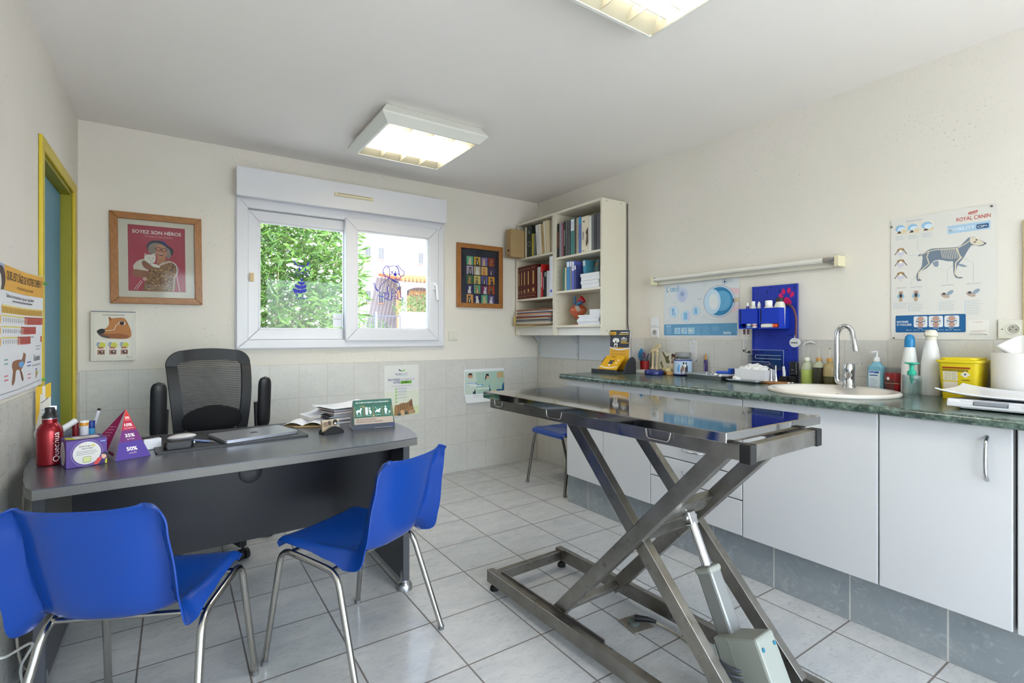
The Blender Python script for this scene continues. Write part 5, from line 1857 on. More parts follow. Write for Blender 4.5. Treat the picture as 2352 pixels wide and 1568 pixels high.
p.lines(0.43, 0.332, 0.28, 1, 0.01, 0.005, '#6a6a74', 1, 0.05)
p.rect(0.30, 0.285, 0.865, 0.313, '#cfa236', 1, 8).rect(0.30, 0.308, 0.865, 0.313, '#e0d089', 2, 8)
for i in range(22):
    p.rect(0.315 + i * 0.025, 0.288, 0.319 + i * 0.025, 0.304, '#8a6a20', 2)
for j, (y, x1) in enumerate(((0.25, 0.872), (0.213, 0.77), (0.176, 0.69))):
    p.rect(0.2, y, 0.29, y + 0.026, '#dba42e', 1)
    xm = 0.60 - j * 0.05
    p.rect(0.30, y + 0.024, xm, y + 0.029, '#dfce72', 1).rect(xm, y + 0.024, x1, y + 0.029, '#9c2f26', 1, 3).rect(xm + 0.04, y, x1, y + 0.024, '#b8443a', 1, 4).rect(xm, y, xm + 0.04, y + 0.024, '#cf8a7c', 1)
    n = int((x1 - 0.31) / 0.027)
    for i in range(n):
        p.rect(0.315 + i * 0.027, y + 0.005, 0.319 + i * 0.027, y + 0.019, '#4a4a50' if 0.315 + i * 0.027 < xm else '#7a221c', 2)
    p.lines(0.2, y + 0.012, 0.06, 1, 0.01, 0.004, '#7a7a80', 1)
p.rect(0.845, 0.178, 0.872, 0.203, '#b8443a', 1).lines(0.77, 0.165, 0.09, 2, 0.012, 0.004, '#9a9aa0', 1).lines(0.70, 0.203, 0.05, 1, 0.01, 0.004, '#55555c', 1)
p.o = Vector((0, 0, 0))
Q = lambda pts: [(0.42 + (x - 80) * 0.0021, 0.325 - (y - 1000) * 0.00098 - 0.25) for x, y in pts]
# standing dog figure with a blue chest, low on the sheet
def fq(pts, c, l):
    p.poly([(0.42 + (x - 85) * 0.00195, 0.146 - (y - 1005) * 0.000345) for x, y in smooth(pts + [pts[0]], 3)[:-1]], c, l)
fq([(170, 1005), (188, 1030), (185, 1075), (180, 1120), (165, 1160), (150, 1190), (120, 1180), (112, 1230), (108, 1290), (95, 1330), (88, 1310), (92, 1240), (95, 1180), (88, 1140), (95, 1090), (130, 1075), (155, 1080), (165, 1050)], '#8a5a3a', 1)
fq([(150, 1185), (162, 1230), (170, 1300), (160, 1310), (150, 1240), (142, 1190)], '#7a4c30', 1)
fq([(140, 1105), (165, 1100), (170, 1150), (145, 1160), (132, 1130)], '#5f9fd8', 2)
for (x, y, c) in ((0.33, 0.14, '#7fb09a'), (0.64, 0.118, '#6a7ac0'), (0.65, 0.07, '#d07a86'), (0.33, 0.085, '#d07a86')):
    p.lines(x, y - 0.01, 0.06, 2, 0.014, 0.005, c, 1)
p.text('Karsivan', 0.74, 0.105, 0.036, '#2a2a30', width=0.10, bold=0.01, l=1).text('Pour une longue vie active', 0.71, 0.085, 0.011, '#3a3a44', width=0.14, l=1)
p.ell(0.78, 0.05, 0.010, 0.018, '#a88a6a', 1).ell(0.80, 0.055, 0.008, 0.011, '#b4c04a', 1).ell(0.78, 0.07, 0.016, 0.004, '#8f86b5', 1)
p.line([(0.25, 0.016), (0.5, 0.014), (0.84, 0.02)], 0.002, '#6a6a70', 1).lines(0.15, 0.012, 0.15, 1, 0.01, 0.005, '#55555c', 1)
p.build('sheet', t, normals=False)
for i, (y, z) in enumerate(((2.815, 1.42), (2.835, 1.02))):
    tag(place(MB(mat('green_pin', '#3f8a3a', 0.4)).tube([(0, 0, 0), (0.012, 0, 0)], [0.006, 0.0045], 10).build('push_pin'), (XL + 0.030 if i == 0 else XL + 0.022, y, z)),
        ('green push pin at the top corner of the dog age poster', 'green push pin at the bottom corner of the dog age poster')[i], 'pin')

# ---------------------------------------------------------------- dog skeleton poster on the long wall
t = thing('wall_poster', 'large white poster of a dog with its skeleton above the sharps bin', 'poster', (XR - 0.0035, 0.82, 1.185))
p = PR((0, 0, 0), (0, -1, 0), (0, 0, 1), (-1, 0, 0))
wv = lambda Y, z: (0.82 - Y, z - 1.185)
p.rect(-0.197, 0.0, 0.19, 0.593, '#d4d2cc', 0)
p.text('ROYAL CANIN', *wv(0.766, 1.722), 0.024, '#b8443c', width=0.116, bold=0.012, l=1)
for i in range(5):
    x, y = wv(0.722 - i * 0.0065, 1.752 + 0.001 * i)
    p.poly([(x - 0.002, y - 0.005), (x + 0.002, y - 0.005), (x + 0.0035, y + 0.005), (x - 0.0015, y + 0.005)], '#b8443c', 1)
p.line([wv(0.72, 1.747), wv(0.708, 1.745), wv(0.696, 1.747)], 0.0018, '#b8443c', 1)
a, b_ = wv(0.797, 1.671), wv(0.651, 1.707)
p.rect(a[0], a[1], b_[0], b_[1], '#a3bfd6', 1).text('MOBILITY', *wv(0.792, 1.682), 0.018, '#dfe4e8', width=0.09, bold=0.008, l=2)
a, b_ = wv(0.697, 1.677), wv(0.656, 1.697)
p.rrect(a[0], a[1], b_[0], b_[1], 0.004, '#2d5477', 2).text('C2P+', a[0] + 0.004, a[1] + 0.005, 0.013, '#d8e0e6', width=0.033, bold=0.015, l=3)
SK = lambda pts: [wv(1.0155 - (x - 75) * 0.000345, 1.183 + (1472 - (y - (x - 75) * 0.0 + 0)) * 0.000425) for x, y in pts]


def sk_(x, y):
    # poster photo units -> wall: straighten the perspective
    u = (x - 95) / 1098
    top = 203 + (25 - 203) * u
    bot = 1475 + (1467 - 1475) * u
    v = (bot - y) / (bot - top)
    return (-0.197 + 0.387 * (0.93 * u + 0.07 * u * u), 0.593 * v)


def fs2(pts, c, l, n=3):
    p.poly([sk_(*q) for q in smooth(pts + [pts[0]], n)[:-1]], c, l)


fs2([(940, 385), (1000, 380), (1060, 420), (1100, 445), (1075, 470), (1030, 475), (975, 465), (935, 520), (905, 580), (880, 620), (850, 660), (830, 700), (815, 770), (835, 795), (885, 805), (880, 815), (830, 815), (800, 770), (795, 660), (790, 635), (740, 635), (660, 620), (600, 630), (560, 670), (520, 710), (450, 745), (430, 780), (440, 825), (465, 840), (410, 845), (408, 770), (460, 700), (470, 640), (470, 580), (420, 585), (440, 560), (480, 550), (560, 505), (660, 495), (760, 490), (850, 480), (900, 430)], '#6f7c8c', 2)
fs2([(850, 660), (890, 670), (930, 690), (890, 695), (845, 680)], '#8793a1', 1)
fs2([(580, 650), (640, 630), (640, 690), (600, 690)], '#8793a1', 1)
fs2([(955, 385), (1010, 385), (1060, 425), (1085, 450), (1030, 470), (980, 455), (955, 430)], '#d3c9b4', 3)
p.ell(*sk_(1015, 410), 0.004, 0.003, '#4a3d34', 4, 8).ell(*sk_(1000, 432), 0.005, 0.003, '#6b5a4c', 4, 8)
p.ell(*sk_(1095, 447), 0.003, 0.003, '#3a3a40', 4, 8)
for i in range(11):
    x = 670 + i * 17
    p.line([sk_(x, 505 + (i % 2)), sk_(x + 8 + i, 560 + i * 3), sk_(x + 20 - i, 615 - abs(i - 5) * 3)], 0.0022, '#c9c4b6', 3)
p.line([sk_(x, y) for x, y in ((450, 570), (540, 530), (620, 512), (740, 505), (830, 500), (900, 460), (950, 420))], 0.0042, '#cdc3aa', 3)
for pts in (((540, 535), (520, 590), (545, 660), (500, 700), (430, 755), (425, 830)), ((830, 500), (850, 560), (870, 590), (820, 650), (812, 770), (850, 805)), ((880, 590), (830, 640))):
    p.line([sk_(x, y) for x, y in pts], 0.0045, '#cfc5ad', 3)
p.line([sk_(415, 400), sk_(420, 510), sk_(460, 540)], 0.0009, '#8ea0b0', 1).line([sk_(300, 580), sk_(420, 572)], 0.0009, '#8ea0b0', 1).line([sk_(345, 890), sk_(350, 840), sk_(400, 800)], 0.0009, '#8ea0b0', 1).line([sk_(735, 860), sk_(735, 720), sk_(790, 680)], 0.0009, '#8ea0b0', 1).line([sk_(985, 850), sk_(985, 650), sk_(900, 600)], 0.0009, '#8ea0b0', 1)
p.text('DYSPLASIE DE LA HANCHE', *sk_(285, 222), 0.007, '#5a6a80', width=0.06, l=1)
for i, (x, y) in enumerate(((215, 300), (365, 285), (525, 260))):
    c0 = sk_(x, y)
    p.rect(c0[0] - 0.023, c0[1] - 0.024, c0[0] + 0.023, c0[1] + 0.024, '#dbd5c6', 1).ell(c0[0] - 0.002, c0[1] + 0.004, 0.02, 0.017, '#8fb6d6', 2).ell(c0[0] + 0.004, c0[1] - 0.002, 0.016, 0.012, '#c9dbe8', 3).poly([(c0[0] - 0.016, c0[1] - 0.02), (c0[0] - 0.004, c0[1] - 0.006), (c0[0] + 0.004, c0[1] - 0.02)], '#5d4a38', 3).ell(c0[0] + 0.013, c0[1] - 0.013, 0.011, 0.012, '#d8c6a6', 3)
    p.lines(c0[0] - 0.02, c0[1] - 0.034, 0.04, 3, 0.007, 0.0018, '#a9b6c2', 1)
for y in (545, 665, 800):
    c0 = sk_(217, y)
    p.ell(c0[0], c0[1] - 0.004, 0.016, 0.013, '#c6c3cf', 1).ell(c0[0], c0[1] + 0.012, 0.015, 0.009, '#a68a66', 2).ell(c0[0], c0[1] + 0.006, 0.006, 0.005, '#efe9e0', 3)
    for s in (-1, 1):
        p.line([(c0[0] + s * 0.01, c0[1] + 0.014), (c0[0] + s * 0.016, c0[1] + 0.003), (c0[0] + s * 0.025, c0[1] - 0.011)], 0.0035, '#7a654c', 2)
    p.lines(c0[0] - 0.006, c0[1] - 0.022, 0.012, 1, 0.01, 0.0015, '#9a9aa0', 1)
for x, y, tx in ((218, 1015, 'RUPTURE DU LIGAMENT'), (398, 1005, 'LUXATION'), (735, 985, 'FRAGMENTATION DU'), (985, 970, 'OSTÉOCHONDROSE')):
    c0 = sk_(x, y)
    p.text(tx, c0[0], c0[1] + 0.04, 0.005, '#5a6a80', width=0.045, align='c', l=1)
    if x < 600:
        p.rect(c0[0] - 0.008, c0[1], c0[0] + 0.008, c0[1] + 0.024, '#a98c78', 1).ell(c0[0], c0[1], 0.015, 0.012, '#8fb2c6', 2).rect(c0[0] - 0.006, c0[1] - 0.026, c0[0] + 0.006, c0[1] - 0.004, '#b59a7c', 3).ell(c0[0], c0[1] + 0.003, 0.006, 0.01, '#3f3a3c', 3, 10)
    else:
        p.ell(c0[0] - 0.008, c0[1] - 0.006, 0.018, 0.01, '#b3a091', 1, 14, R(-30)).ell(c0[0] + 0.01, c0[1] + 0.006, 0.015, 0.008, '#8b9dac', 2, 14, R(40)).ell(c0[0] - 0.012, c0[1] + 0.002, 0.006, 0.006, '#4a4a58', 3, 10)
    nl = 4 if x < 300 else 6 if x < 900 else 9
    p.lines(c0[0] - 0.024, c0[1] - 0.034, 0.056, nl, 0.0075, 0.0016, '#a9b2bb', 1)
    for i in range(nl):
        p.rect(c0[0] - 0.03, c0[1] - 0.0365 - i * 0.0075, c0[0] - 0.026, c0[1] - 0.0335 - i * 0.0075, '#8fb6d6', 1)
a, b_ = wv(0.998, 1.219), wv(0.733, 1.302)
p.rrect(a[0], a[1], b_[0], b_[1], 0.006, '#1f5c8f', 1)
p.text('ENTORSES', a[0] + 0.006, b_[1] - 0.036, 0.013, '#dfe6ea', width=0.046, bold=0.02, l=2).text('ET FOULURES', a[0] + 0.006, b_[1] - 0.05, 0.013, '#dfe6ea', width=0.059, bold=0.02, l=2)
for i in range(3):
    x = wv(0.9245 - i * 0.058, 0)[0]
    p.rrect(x, 1.2435 - 1.185, x + 0.053, 1.2955 - 1.185, 0.006, '#d8dadb', 2).ell(x + 0.0265, 0.098, 0.013, 0.012, '#b98f7c', 3).ell(x + 0.0265, 0.07, 0.012, 0.012, '#b98f7c', 3).line([(x + 0.01, 0.088), (x + 0.0265, 0.081), (x + 0.043, 0.088)], 0.004, '#2f4a66', 4).ring(x + 0.0265, 0.085, 0.018, 0.02, 0.0015, '#7fa6c4', 4)
    p.lines(x + 0.016, 0.0545, 0.022, 1, 0.01, 0.002, '#cfd8de', 2)
for i in range(7):
    x = a[0] + 0.045 + i * 0.03
    p.rect(x, 0.043, x + 0.004, 0.047, '#cfd8de', 2).rect(x + 0.006, 0.044, x + 0.022, 0.046, '#9db6c8', 2)
a, b_ = wv(0.728, 1.202), wv(0.655, 1.273)
p.rrect(a[0], a[1], b_[0], b_[1], 0.006, '#dbd9d4', 1).text('FLASHEZ', a[0] + 0.02, b_[1] - 0.012, 0.007, '#c4837c', width=0.032, l=2)
p.text('et DÉCOUVREZ', a[0] + 0.012, a[1] + 0.021, 0.006, '#c4837c', width=0.05, l=2).lines(a[0] + 0.01, a[1] + 0.017, 0.054, 2, 0.005, 0.0015, '#b5b2ae', 2).text('MOTION EXPLORER', a[0] + 0.006, a[1] + 0.004, 0.006, '#4a4a50', width=0.062, l=2)
p.build('sheet', t, normals=False)
for i, (yy, zz, lb) in enumerate(((1.0135, 1.742, 'upper corner nearer the tap'), (0.646, 1.768, 'upper corner by the crown emblem'), (1.005, 1.192, 'lower corner over the soap'))):
    tag(place(MB(mat('dark_pin', '#4a4038', 0.4)).tube([(0, 0, 0), (-0.006, 0, 0)], [0.004, 0.003], 10).build('push_pin'), (XR - 0.0042, yy, zz)), 'dark push pin of the dog skeleton poster, ' + lb, 'pin')

# ---------------------------------------------------------------- eye poster
t = thing('wall_poster', 'pale blue anatomy poster of the eye under the wall tube light', 'poster', (XR - 0.0035, 2.115, 1.19))
p = PR((0, 0, 0), (0, -1, 0), (0, 0, 1), (-1, 0, 0))
wv = lambda Y, z: (2.115 - Y, z - 1.19)
p.rect(-0.295, 0.0, 0.29, 0.395, '#d3d6da', 0)
p.rect(-0.295, 0.014, 0.276, 0.093, '#5d97be', 1)
p.text("L'", *wv(2.388, 1.515), 0.062, '#5d9fc9', width=0.026, l=2).text('o', *wv(2.355, 1.515), 0.062, '#5d9fc9', width=0.026, l=2).text('eil', *wv(2.332, 1.515), 0.062, '#5d9fc9', width=0.05, l=2)
EX, EZ = wv(1.962, 1.427)
p.poly([(EX + 0.07, EZ + 0.085), (0.288, EZ + 0.075), (0.288, EZ + 0.03), (EX + 0.09, EZ + 0.05)], '#dfc0c6', 1).poly([(EX + 0.09, EZ - 0.05), (0.288, EZ - 0.01), (0.288, EZ - 0.06), (EX + 0.07, EZ - 0.085)], '#e2cbd0', 1)
p.poly([(EX + 0.095, EZ + 0.012), (0.288, EZ + 0.02), (0.288, EZ - 0.012), (EX + 0.095, EZ - 0.01)], '#cdbf9c', 1).ell(EX + 0.098, EZ, 0.006, 0.014, '#5b5648', 3)
p.ell(EX - 0.008, EZ, 0.112, 0.102, '#c9d3df', 1, 36).ell(EX - 0.01, EZ, 0.104, 0.095, '#a9c8e0', 2, 36).ell(EX - 0.002, EZ, 0.098, 0.093, '#2f7fb0', 3, 36).ell(EX + 0.014, EZ + 0.002, 0.068, 0.066, '#5fa3cb', 4, 30).ell(EX - 0.05, EZ, 0.058, 0.082, '#bcd6e8', 5, 30).ell(EX - 0.044, EZ, 0.034, 0.054, '#d9dde0', 6, 30)
p.ring(EX - 0.005, EZ, 0.114, 0.104, 0.003, '#8fa0c0', 3, 36)
for q in range(14):
    p.line([(EX + 0.02 + 0.004 * q, EZ - 0.04 + q * 0.006), (EX + 0.07, EZ - 0.03 + q * 0.005)], 0.0012, '#7db6d6', 5)
ix, iz = wv(2.255, 1.49)
p.ell(ix, iz, 0.05, 0.055, '#c3cbdf', 1, 20).ell(ix, iz - 0.01, 0.03, 0.045, '#b3bfda', 2, 20).ring(ix + 0.002, iz + 0.003, 0.013, 0.013, 0.003, '#5a7fb0', 3).ell(ix + 0.002, iz + 0.003, 0.005, 0.005, '#3f5f90', 3)
for (Y, z, r_, c) in ((2.324, 1.371, 0.036, '#7fa9d4'), (2.224, 1.338, 0.036, '#7fb4da'), (2.141, 1.37, 0.029, '#7fb4da')):
    x, y = wv(Y, z)
    p.ell(x, y, r_ + 0.004, r_ + 0.004, '#9fbcd8', 1).ell(x, y, r_, r_, '#c6dcea', 2).rect(x - r_ * 0.5, y - r_ * 0.7, x + r_ * 0.4, y + r_ * 0.7, c, 3)
x, y = wv(2.324, 1.371)
rr = random.Random(2)
for i in range(9):
    p.ell(x - 0.015 + rr.random() * 0.03, y - 0.022 + rr.random() * 0.044, 0.004, 0.005, '#c6dcea', 4, 8)
p.rect(0.046 - 0.155 + 0.02, y - 0.033 - 0.025, 0.046 - 0.155 + 0.028, y + 0.02 - 0.03, '#d2b7d6', 4)
x, y = wv(1.925, 1.552)
p.ring(x, y, 0.016, 0.016, 0.003, '#5f93b8', 2).ell(x, y, 0.007, 0.007, '#2c4a6a', 2).lines(x + 0.022, y + 0.008, 0.045, 2, 0.01, 0.003, '#9fb6c8', 2)
for (Y, z, n) in ((2.33, 1.45, 3), (2.385, 1.40, 2), (2.17, 1.42, 2), (2.09, 1.555, 3), (2.1, 1.34, 3), (2.39, 1.31, 2)):
    p.lines(*wv(Y, z), 0.04, n, 0.009, 0.002, '#b5c2cc', 1)
p.line(smooth([wv(2.125, 1.455), wv(2.11, 1.447), wv(2.10, 1.456)]), 0.002, '#5a6a7a', 2)
for i in range(16):
    p.line([(EX - 0.12 + i * 0.017, EZ - 0.125), (EX - 0.12 + i * 0.017, EZ - 0.095 - 0.018 * math.sin(i / 15 * math.pi))], 0.0008, '#b9b3c6', 1)
for i in range(3):
    x = wv(2.317 - i * 0.057, 0)[0]
    p.rect(x, 0.026, x + 0.047, 0.067, '#cfe0ea', 2).rect(x + 0.004, 0.030, x + 0.043, 0.063, '#8fbfdc', 3)
    p.poly([(x + 0.008, 0.034), (x + 0.008, 0.06), (x + (0.014, 0.022, 0.04)[i], 0.047)], '#d8dcc6', 4)
p.lines(-0.275, 0.077, 0.05, 7, 0.008, 0.0022, '#a8cbe2', 2).lines(-0.275, 0.083, 0.045, 1, 0.01, 0.004, '#cfe2ee', 2)
for x in (-0.105, -0.04, 0.025, 0.095):
    p.lines(x, 0.075, 0.055, 7 if x < 0.09 else 4, 0.0085, 0.002, '#8fb8d4', 2)
p.text('tvm', *wv(1.935, 1.212), 0.032, '#dce8f0', width=0.052, bold=0.012, l=2).lines(wv(1.878, 0)[0], 0.03, 0.035, 2, 0.008, 0.003, '#3f78a0', 2)
p.build('sheet', t, normals=False)

# ---------------------------------------------------------------- yellowish plate cut by the picture edge
tag(place(MB(mat('door_edge_cream', '#cbb67c', 0.5, var=0.05)).box(-0.012, -0.5, 0.0, 0, 0, 0.492, 0.002).build('wall_panel'), (XR - 0.0005, 0.548, 1.196)),
    'cream panel on the wall next to the socket at the picture edge', 'panel')

# ---------------------------------------------------------------- switches and sockets
M_sw = mat('switch_cream', '#d6d3c6', 0.4)
M_sww = mat('switch_white', '#dadbdc', 0.4)
t = thing('light_switch', 'cream double light switch on the wall beside the window', 'switch', (2.026, YB - 0.0005, 1.203))
MB(M_sw).box(-0.042, -0.011, -0.041, 0.042, 0, 0.041, 0.004).build('switch_plate', t)
for s in (-1, 1):
    MB(M_sw).box(min(s * 0.001, s * 0.03), -0.015, -0.028, max(s * 0.001, s * 0.03), -0.0112, 0.028, 0.002).build('rocker', t)


def french(b, y, z, x=0.0):
    b.m(M_sww if x == 0 else M_sw)
    return b


t = thing('light_switch', 'white light switch above the socket beside the eye poster', 'switch', (XR - 0.0005, 2.493, 1.299))
MB(M_sww).box(-0.010, -0.036, -0.033, 0, 0.036, 0.036, 0.003).build('switch_plate', t)
MB(M_sww).box(-0.014, -0.02, -0.02, -0.0102, 0.02, 0.02, 0.002).build('rocker', t)


def socket(y, z, label, m, hw, hh):
    t = thing('wall_socket', label, 'socket', (XR - 0.0005, y, z))
    MB(m).box(-0.010, -hw, -hh, 0, hw, hh, 0.003).build('socket_plate', t)
    b = MB(m)
    n = 28
    ring1 = [(-0.0105, 0.024 * math.cos(2 * math.pi * i / n), 0.024 * math.sin(2 * math.pi * i / n)) for i in range(n)]
    ring2 = [(-0.0120, 0.0215 * math.cos(2 * math.pi * i / n), 0.0215 * math.sin(2 * math.pi * i / n)) for i in range(n)]
    ring3 = [(-0.0102, 0.019 * math.cos(2 * math.pi * i / n), 0.019 * math.sin(2 * math.pi * i / n)) for i in range(n)]
    b.geo(ring1 + ring2 + ring3, [(i, (i + 1) % n, n + (i + 1) % n, n + i) for i in range(n)] + [(n + i, n + (i + 1) % n, 2 * n + (i + 1) % n, 2 * n + i) for i in range(n)])
    b.m(mat('socket_recess', '#a9a69a', 0.5)).geo([(-0.0102, 0.019 * math.cos(2 * math.pi * i / n), 0.019 * math.sin(2 * math.pi * i / n)) for i in range(n)], [tuple(range(n))])
    b.m(M_hole)
    for (yy, zz) in ((-0.0095, -0.002), (0.0095, -0.002)):
        b.tube([(-0.0101, yy, zz), (-0.0108, yy, zz)], 0.0028, 10)
    b.build('socket_face', t)
    MB(mat('earth_pin', '#6a6a66', 0.3, metal=0.8)).tube([(-0.0101, 0, 0.009), (-0.017, 0, 0.009)], 0.0025, 8).build('earth_pin', t)
    return t


socket(2.493, 1.226, 'white wall socket under the switch beside the eye poster', M_sww, 0.036, 0.038)
s2_ = socket(0.578, 1.231, 'cream wall socket near the dog skeleton poster', M_sw, 0.048, 0.041)
b = MB(M_hole).tube([(-0.0101, 0.034, 0.0), (-0.0108, 0.034, 0.0)], 0.0025, 8)
b.build('plate_screw', s2_)

# ---------------------------------------------------------------- tube light
t = thing('tube_light', 'long bare fluorescent tube light on the wall above the eye poster', 'light', (XR - 0.0005, 1.85, 1.60))
M_bat = mat('batten_white', '#d4d0c2', 0.4)
MB(M_bat).box(-0.032, -0.60, -0.030, 0, 0.60, 0.016, 0.004).build('batten', t)
b = MB(mat('tube_glass_off', '#dcdad2', 0.15, spec=0.6))
b.tube([(-0.058, -0.585, 0.008), (-0.058, 0.585, 0.008)], 0.0145, 18)
b.m(mat('tube_burnt', '#8b857d', 0.3)).tube([(-0.058, -0.5851, 0.008), (-0.058, -0.545, 0.008)], 0.0147, 18)
b.m(M_silver).tube([(-0.058, 0.5852, 0.008), (-0.058, 0.6, 0.008)], 0.0145, 18).tube([(-0.058, -0.6, 0.008), (-0.058, -0.5852, 0.008)], 0.0145, 18)
b.build('tube', t)
for s in (-1, 1):
    MB(M_cream).box(-0.075, s * 0.615 - 0.013, -0.032, 0, s * 0.615 + 0.013, 0.026, 0.004).build('lamp_holder', t)

# ================================================================== blue tool panel over the worktop
M_pan = mat('panel_blue', '#1c32a0', 0.4, spec=0.5, var=0.04, scale=5)
M_bin = mat('bin_blue', '#0f34b0', 0.35, spec=0.5)
t = thing('tool_panel', 'blue metal wall panel with a pink paw sticker over the worktop', 'panel', (XR - 0.0098, 1.593, 0.932))
b = MB(M_pan)
b.box(-0.012, -0.134, 0, 0, 0.134, 0.568, 0.002, 1).box(-0.016, -0.134, 0.0, -0.0121, -0.128, 0.568).box(-0.016, 0.128, 0.0, -0.0121, 0.134, 0.568)
b.build('panel_plate', t)
p = PR((-0.0122, 0, 0), (0, -1, 0), (0, 0, 1), (-1, 0, 0))
for x, y, w_, h_ in ((-0.105, 0.553, 0.012, 0.003), (-0.03, 0.556, 0.02, 0.003), (-0.015, 0.535, 0.002, 0.018), (0.005, 0.535, 0.002, 0.018), (0.115, 0.535, 0.003, 0.02), (-0.045, 0.52, 0.006, 0.018), (0.03, 0.525, 0.006, 0.016),
                     (-0.1, 0.27, 0.02, 0.003), (-0.03, 0.268, 0.02, 0.003), (0.08, 0.27, 0.03, 0.003), (-0.015, 0.25, 0.002, 0.018), (0.005, 0.25, 0.002, 0.018), (0.085, 0.16, 0.002, 0.02), (0.105, 0.16, 0.002, 0.02), (0.1, 0.19, 0.02, 0.003), (-0.125, 0.25, 0.003, 0.02), (0.07, 0.185, 0.008, 0.005)):
    p.rect(x, y, x + w_, y + h_, '#141c4c', 1)
p.build('panel_slots', t, normals=False)
p = PR((-0.0124, 0, 0), (0, -1, 0), (0, 0, 1), (-1, 0, 0))
PK = '#c2185f'
wv = lambda Y, z: (1.593 - Y, z - 0.932)
x, y = wv(1.521, 1.402)
p.poly(smooth([(x - 0.03, y - 0.012), (x - 0.018, y + 0.012), (x, y + 0.024), (x + 0.018, y + 0.014), (x + 0.03, y - 0.010), (x + 0.02, y - 0.018), (x, y - 0.012), (x - 0.02, y - 0.019), (x - 0.03, y - 0.012)], 3)[:-1], PK, 1)
for (Y, z, rot) in ((1.553, 1.434, 40), (1.538, 1.458, 5), (1.507, 1.462, -5), (1.489, 1.438, -35)):
    x, y = wv(Y, z)
    p.ell(x, y, 0.011, 0.0165, PK, 1, 16, R(rot)).poly([(x - 0.003, y + 0.014), (x + 0.003, y + 0.014), (x, y + 0.023)], PK, 1)
p.build('paw_sticker', t, normals=False)
for i, (y0, y1, lab) in enumerate(((1.628, 1.746, 'blue wall bin nearer the eye poster, holding dropper bottles'), (1.503, 1.620, 'blue wall bin under the pink paw sticker'))):
    bt = thing('wall_bin', lab, 'bin', (2.936, (y0 + y1) / 2, 1.243))
    h = (y1 - y0) / 2
    b = MB(M_bin)
    b.box(-0.116, -h, 0.030, -0.1145, h, 0.119).box(-0.116, -h, 0, 0, h, 0.0015).box(-0.1144, -h, 0.0016, -0.001, -h + 0.0015, 0.119).box(-0.1144, h - 0.0015, 0.0016, -0.001, h, 0.119).box(-0.0022, -h + 0.0016, 0.0016, -0.001, h - 0.0016, 0.119).box(-0.116, -h, 0.0016, -0.1145, h, 0.006)
    b.m(mat('slot_dark', '#0b1245', 0.6)).box(-0.1162, h - 0.016, 0.035, -0.1160, h - 0.008, 0.113)
    b.build('bin_body', bt)


def bottle(name, label, loc, prof, col, cap=None, capcol='#e8e8e6', n=20, rough=0.35, trans=0.0, cat='bottle', group=None, sx=1, sy=1, rz=0):
    t = thing(name, label, cat, loc, rz, group)
    MB(mat('plastic_' + col.lstrip('#') + ('t' if trans else ''), col, rough, trans=trans)).lathe(prof, n, sx=sx, sy=sy).build('bottle_body', t)
    if cap:
        MB(mat('plastic_' + capcol.lstrip('#'), capcol, 0.4)).lathe(cap, n, sx=sx if cap[0][0] * sx > 0 else 1, sy=sy).build('cap', t)
    return t


# bottles in the bins
bz = 1.2448
bottle('dropper_bottle', 'small purple dropper bottle with a white cap in the blue bin', (2.86, 1.712, bz), [(0.013, 0), (0.013, 0.1), (0.012, 0.118), (0.006, 0.135), (0, 0.135)], '#3e3290', [(0.006, 0.1352), (0.0065, 0.145), (0.004, 0.156), (0, 0.156)])
bottle('dropper_bottle', 'white eye-drop bottle with a flat spray top in the blue bin', (2.86, 1.676, bz), [(0.015, 0), (0.015, 0.1), (0.0145, 0.128), (0.01, 0.138), (0, 0.138)], '#dcd9cc', [(0.010, 0.1382), (0.0105, 0.16), (0.009, 0.162), (0, 0.162)])
bottle('dropper_bottle', 'white dropper bottle with a pointed cap next to the bin divider', (2.862, 1.642, bz), [(0.013, 0), (0.013, 0.105), (0.008, 0.13), (0.007, 0.1305), (0, 0.1305)], '#dddad2', [(0.009, 0.131), (0.009, 0.142), (0.004, 0.158), (0, 0.158)])
bottle('medicine_bottle', 'cream bottle with a wide white screw cap in the paw-side bin', (2.852, 1.578, bz), [(0.027, 0), (0.028, 0.105), (0.026, 0.118), (0.017, 0.132), (0, 0.132)], '#dad6c9', [(0.019, 0.1322), (0.0195, 0.157), (0.017, 0.161), (0, 0.161)])
bottle('medicine_bottle', 'cream bottle with a black screw cap in the paw-side bin', (2.885, 1.532, bz), [(0.029, 0), (0.030, 0.118), (0.029, 0.13), (0.021, 0.152), (0, 0.152)], '#d9d4c5', [(0.0205, 0.1522), (0.021, 0.172), (0.019, 0.175), (0, 0.175)], '#2b2a28')
t = thing('small_jar', 'small jar with a blue label showing through the bin slot', 'jar', (2.838, 1.690, bz))
MB(mat('jar_white', '#dcd9d2', 0.4)).lathe([(0.014, 0), (0.014, 0.026), (0.013, 0.04), (0, 0.041)], 18).build('jar_body', t)
MB(mat('label_blue', '#3f74b8', 0.5)).lathe([(0.0143, 0.006), (0.0143, 0.018)], 18).build('label', t)
t = thing('small_jar', 'small jar with a pink band showing through the bin slot', 'jar', (2.842, 1.652, bz))
MB(mat('jar_white', '#dcd9d2', 0.4)).lathe([(0.019, 0), (0.019, 0.026), (0.018, 0.04), (0, 0.041)], 18).build('jar_body', t)
MB(mat('label_pink', '#c98a94', 0.5)).lathe([(0.0193, 0.012), (0.0193, 0.022)], 18).build('label', t)
t = thing('medicine_tube', 'white tube with an orange-red end lying in the paw-side bin slot', 'tube', (2.8355, 1.562, bz + 0.0145))
MB(mat('tube_white', '#dcdad4', 0.35)).tube([(0, 0.05, 0), (0, 0.046, 0), (0, -0.022, 0)], [0.010, 0.0135, 0.0138], 18).build('tube_body', t)
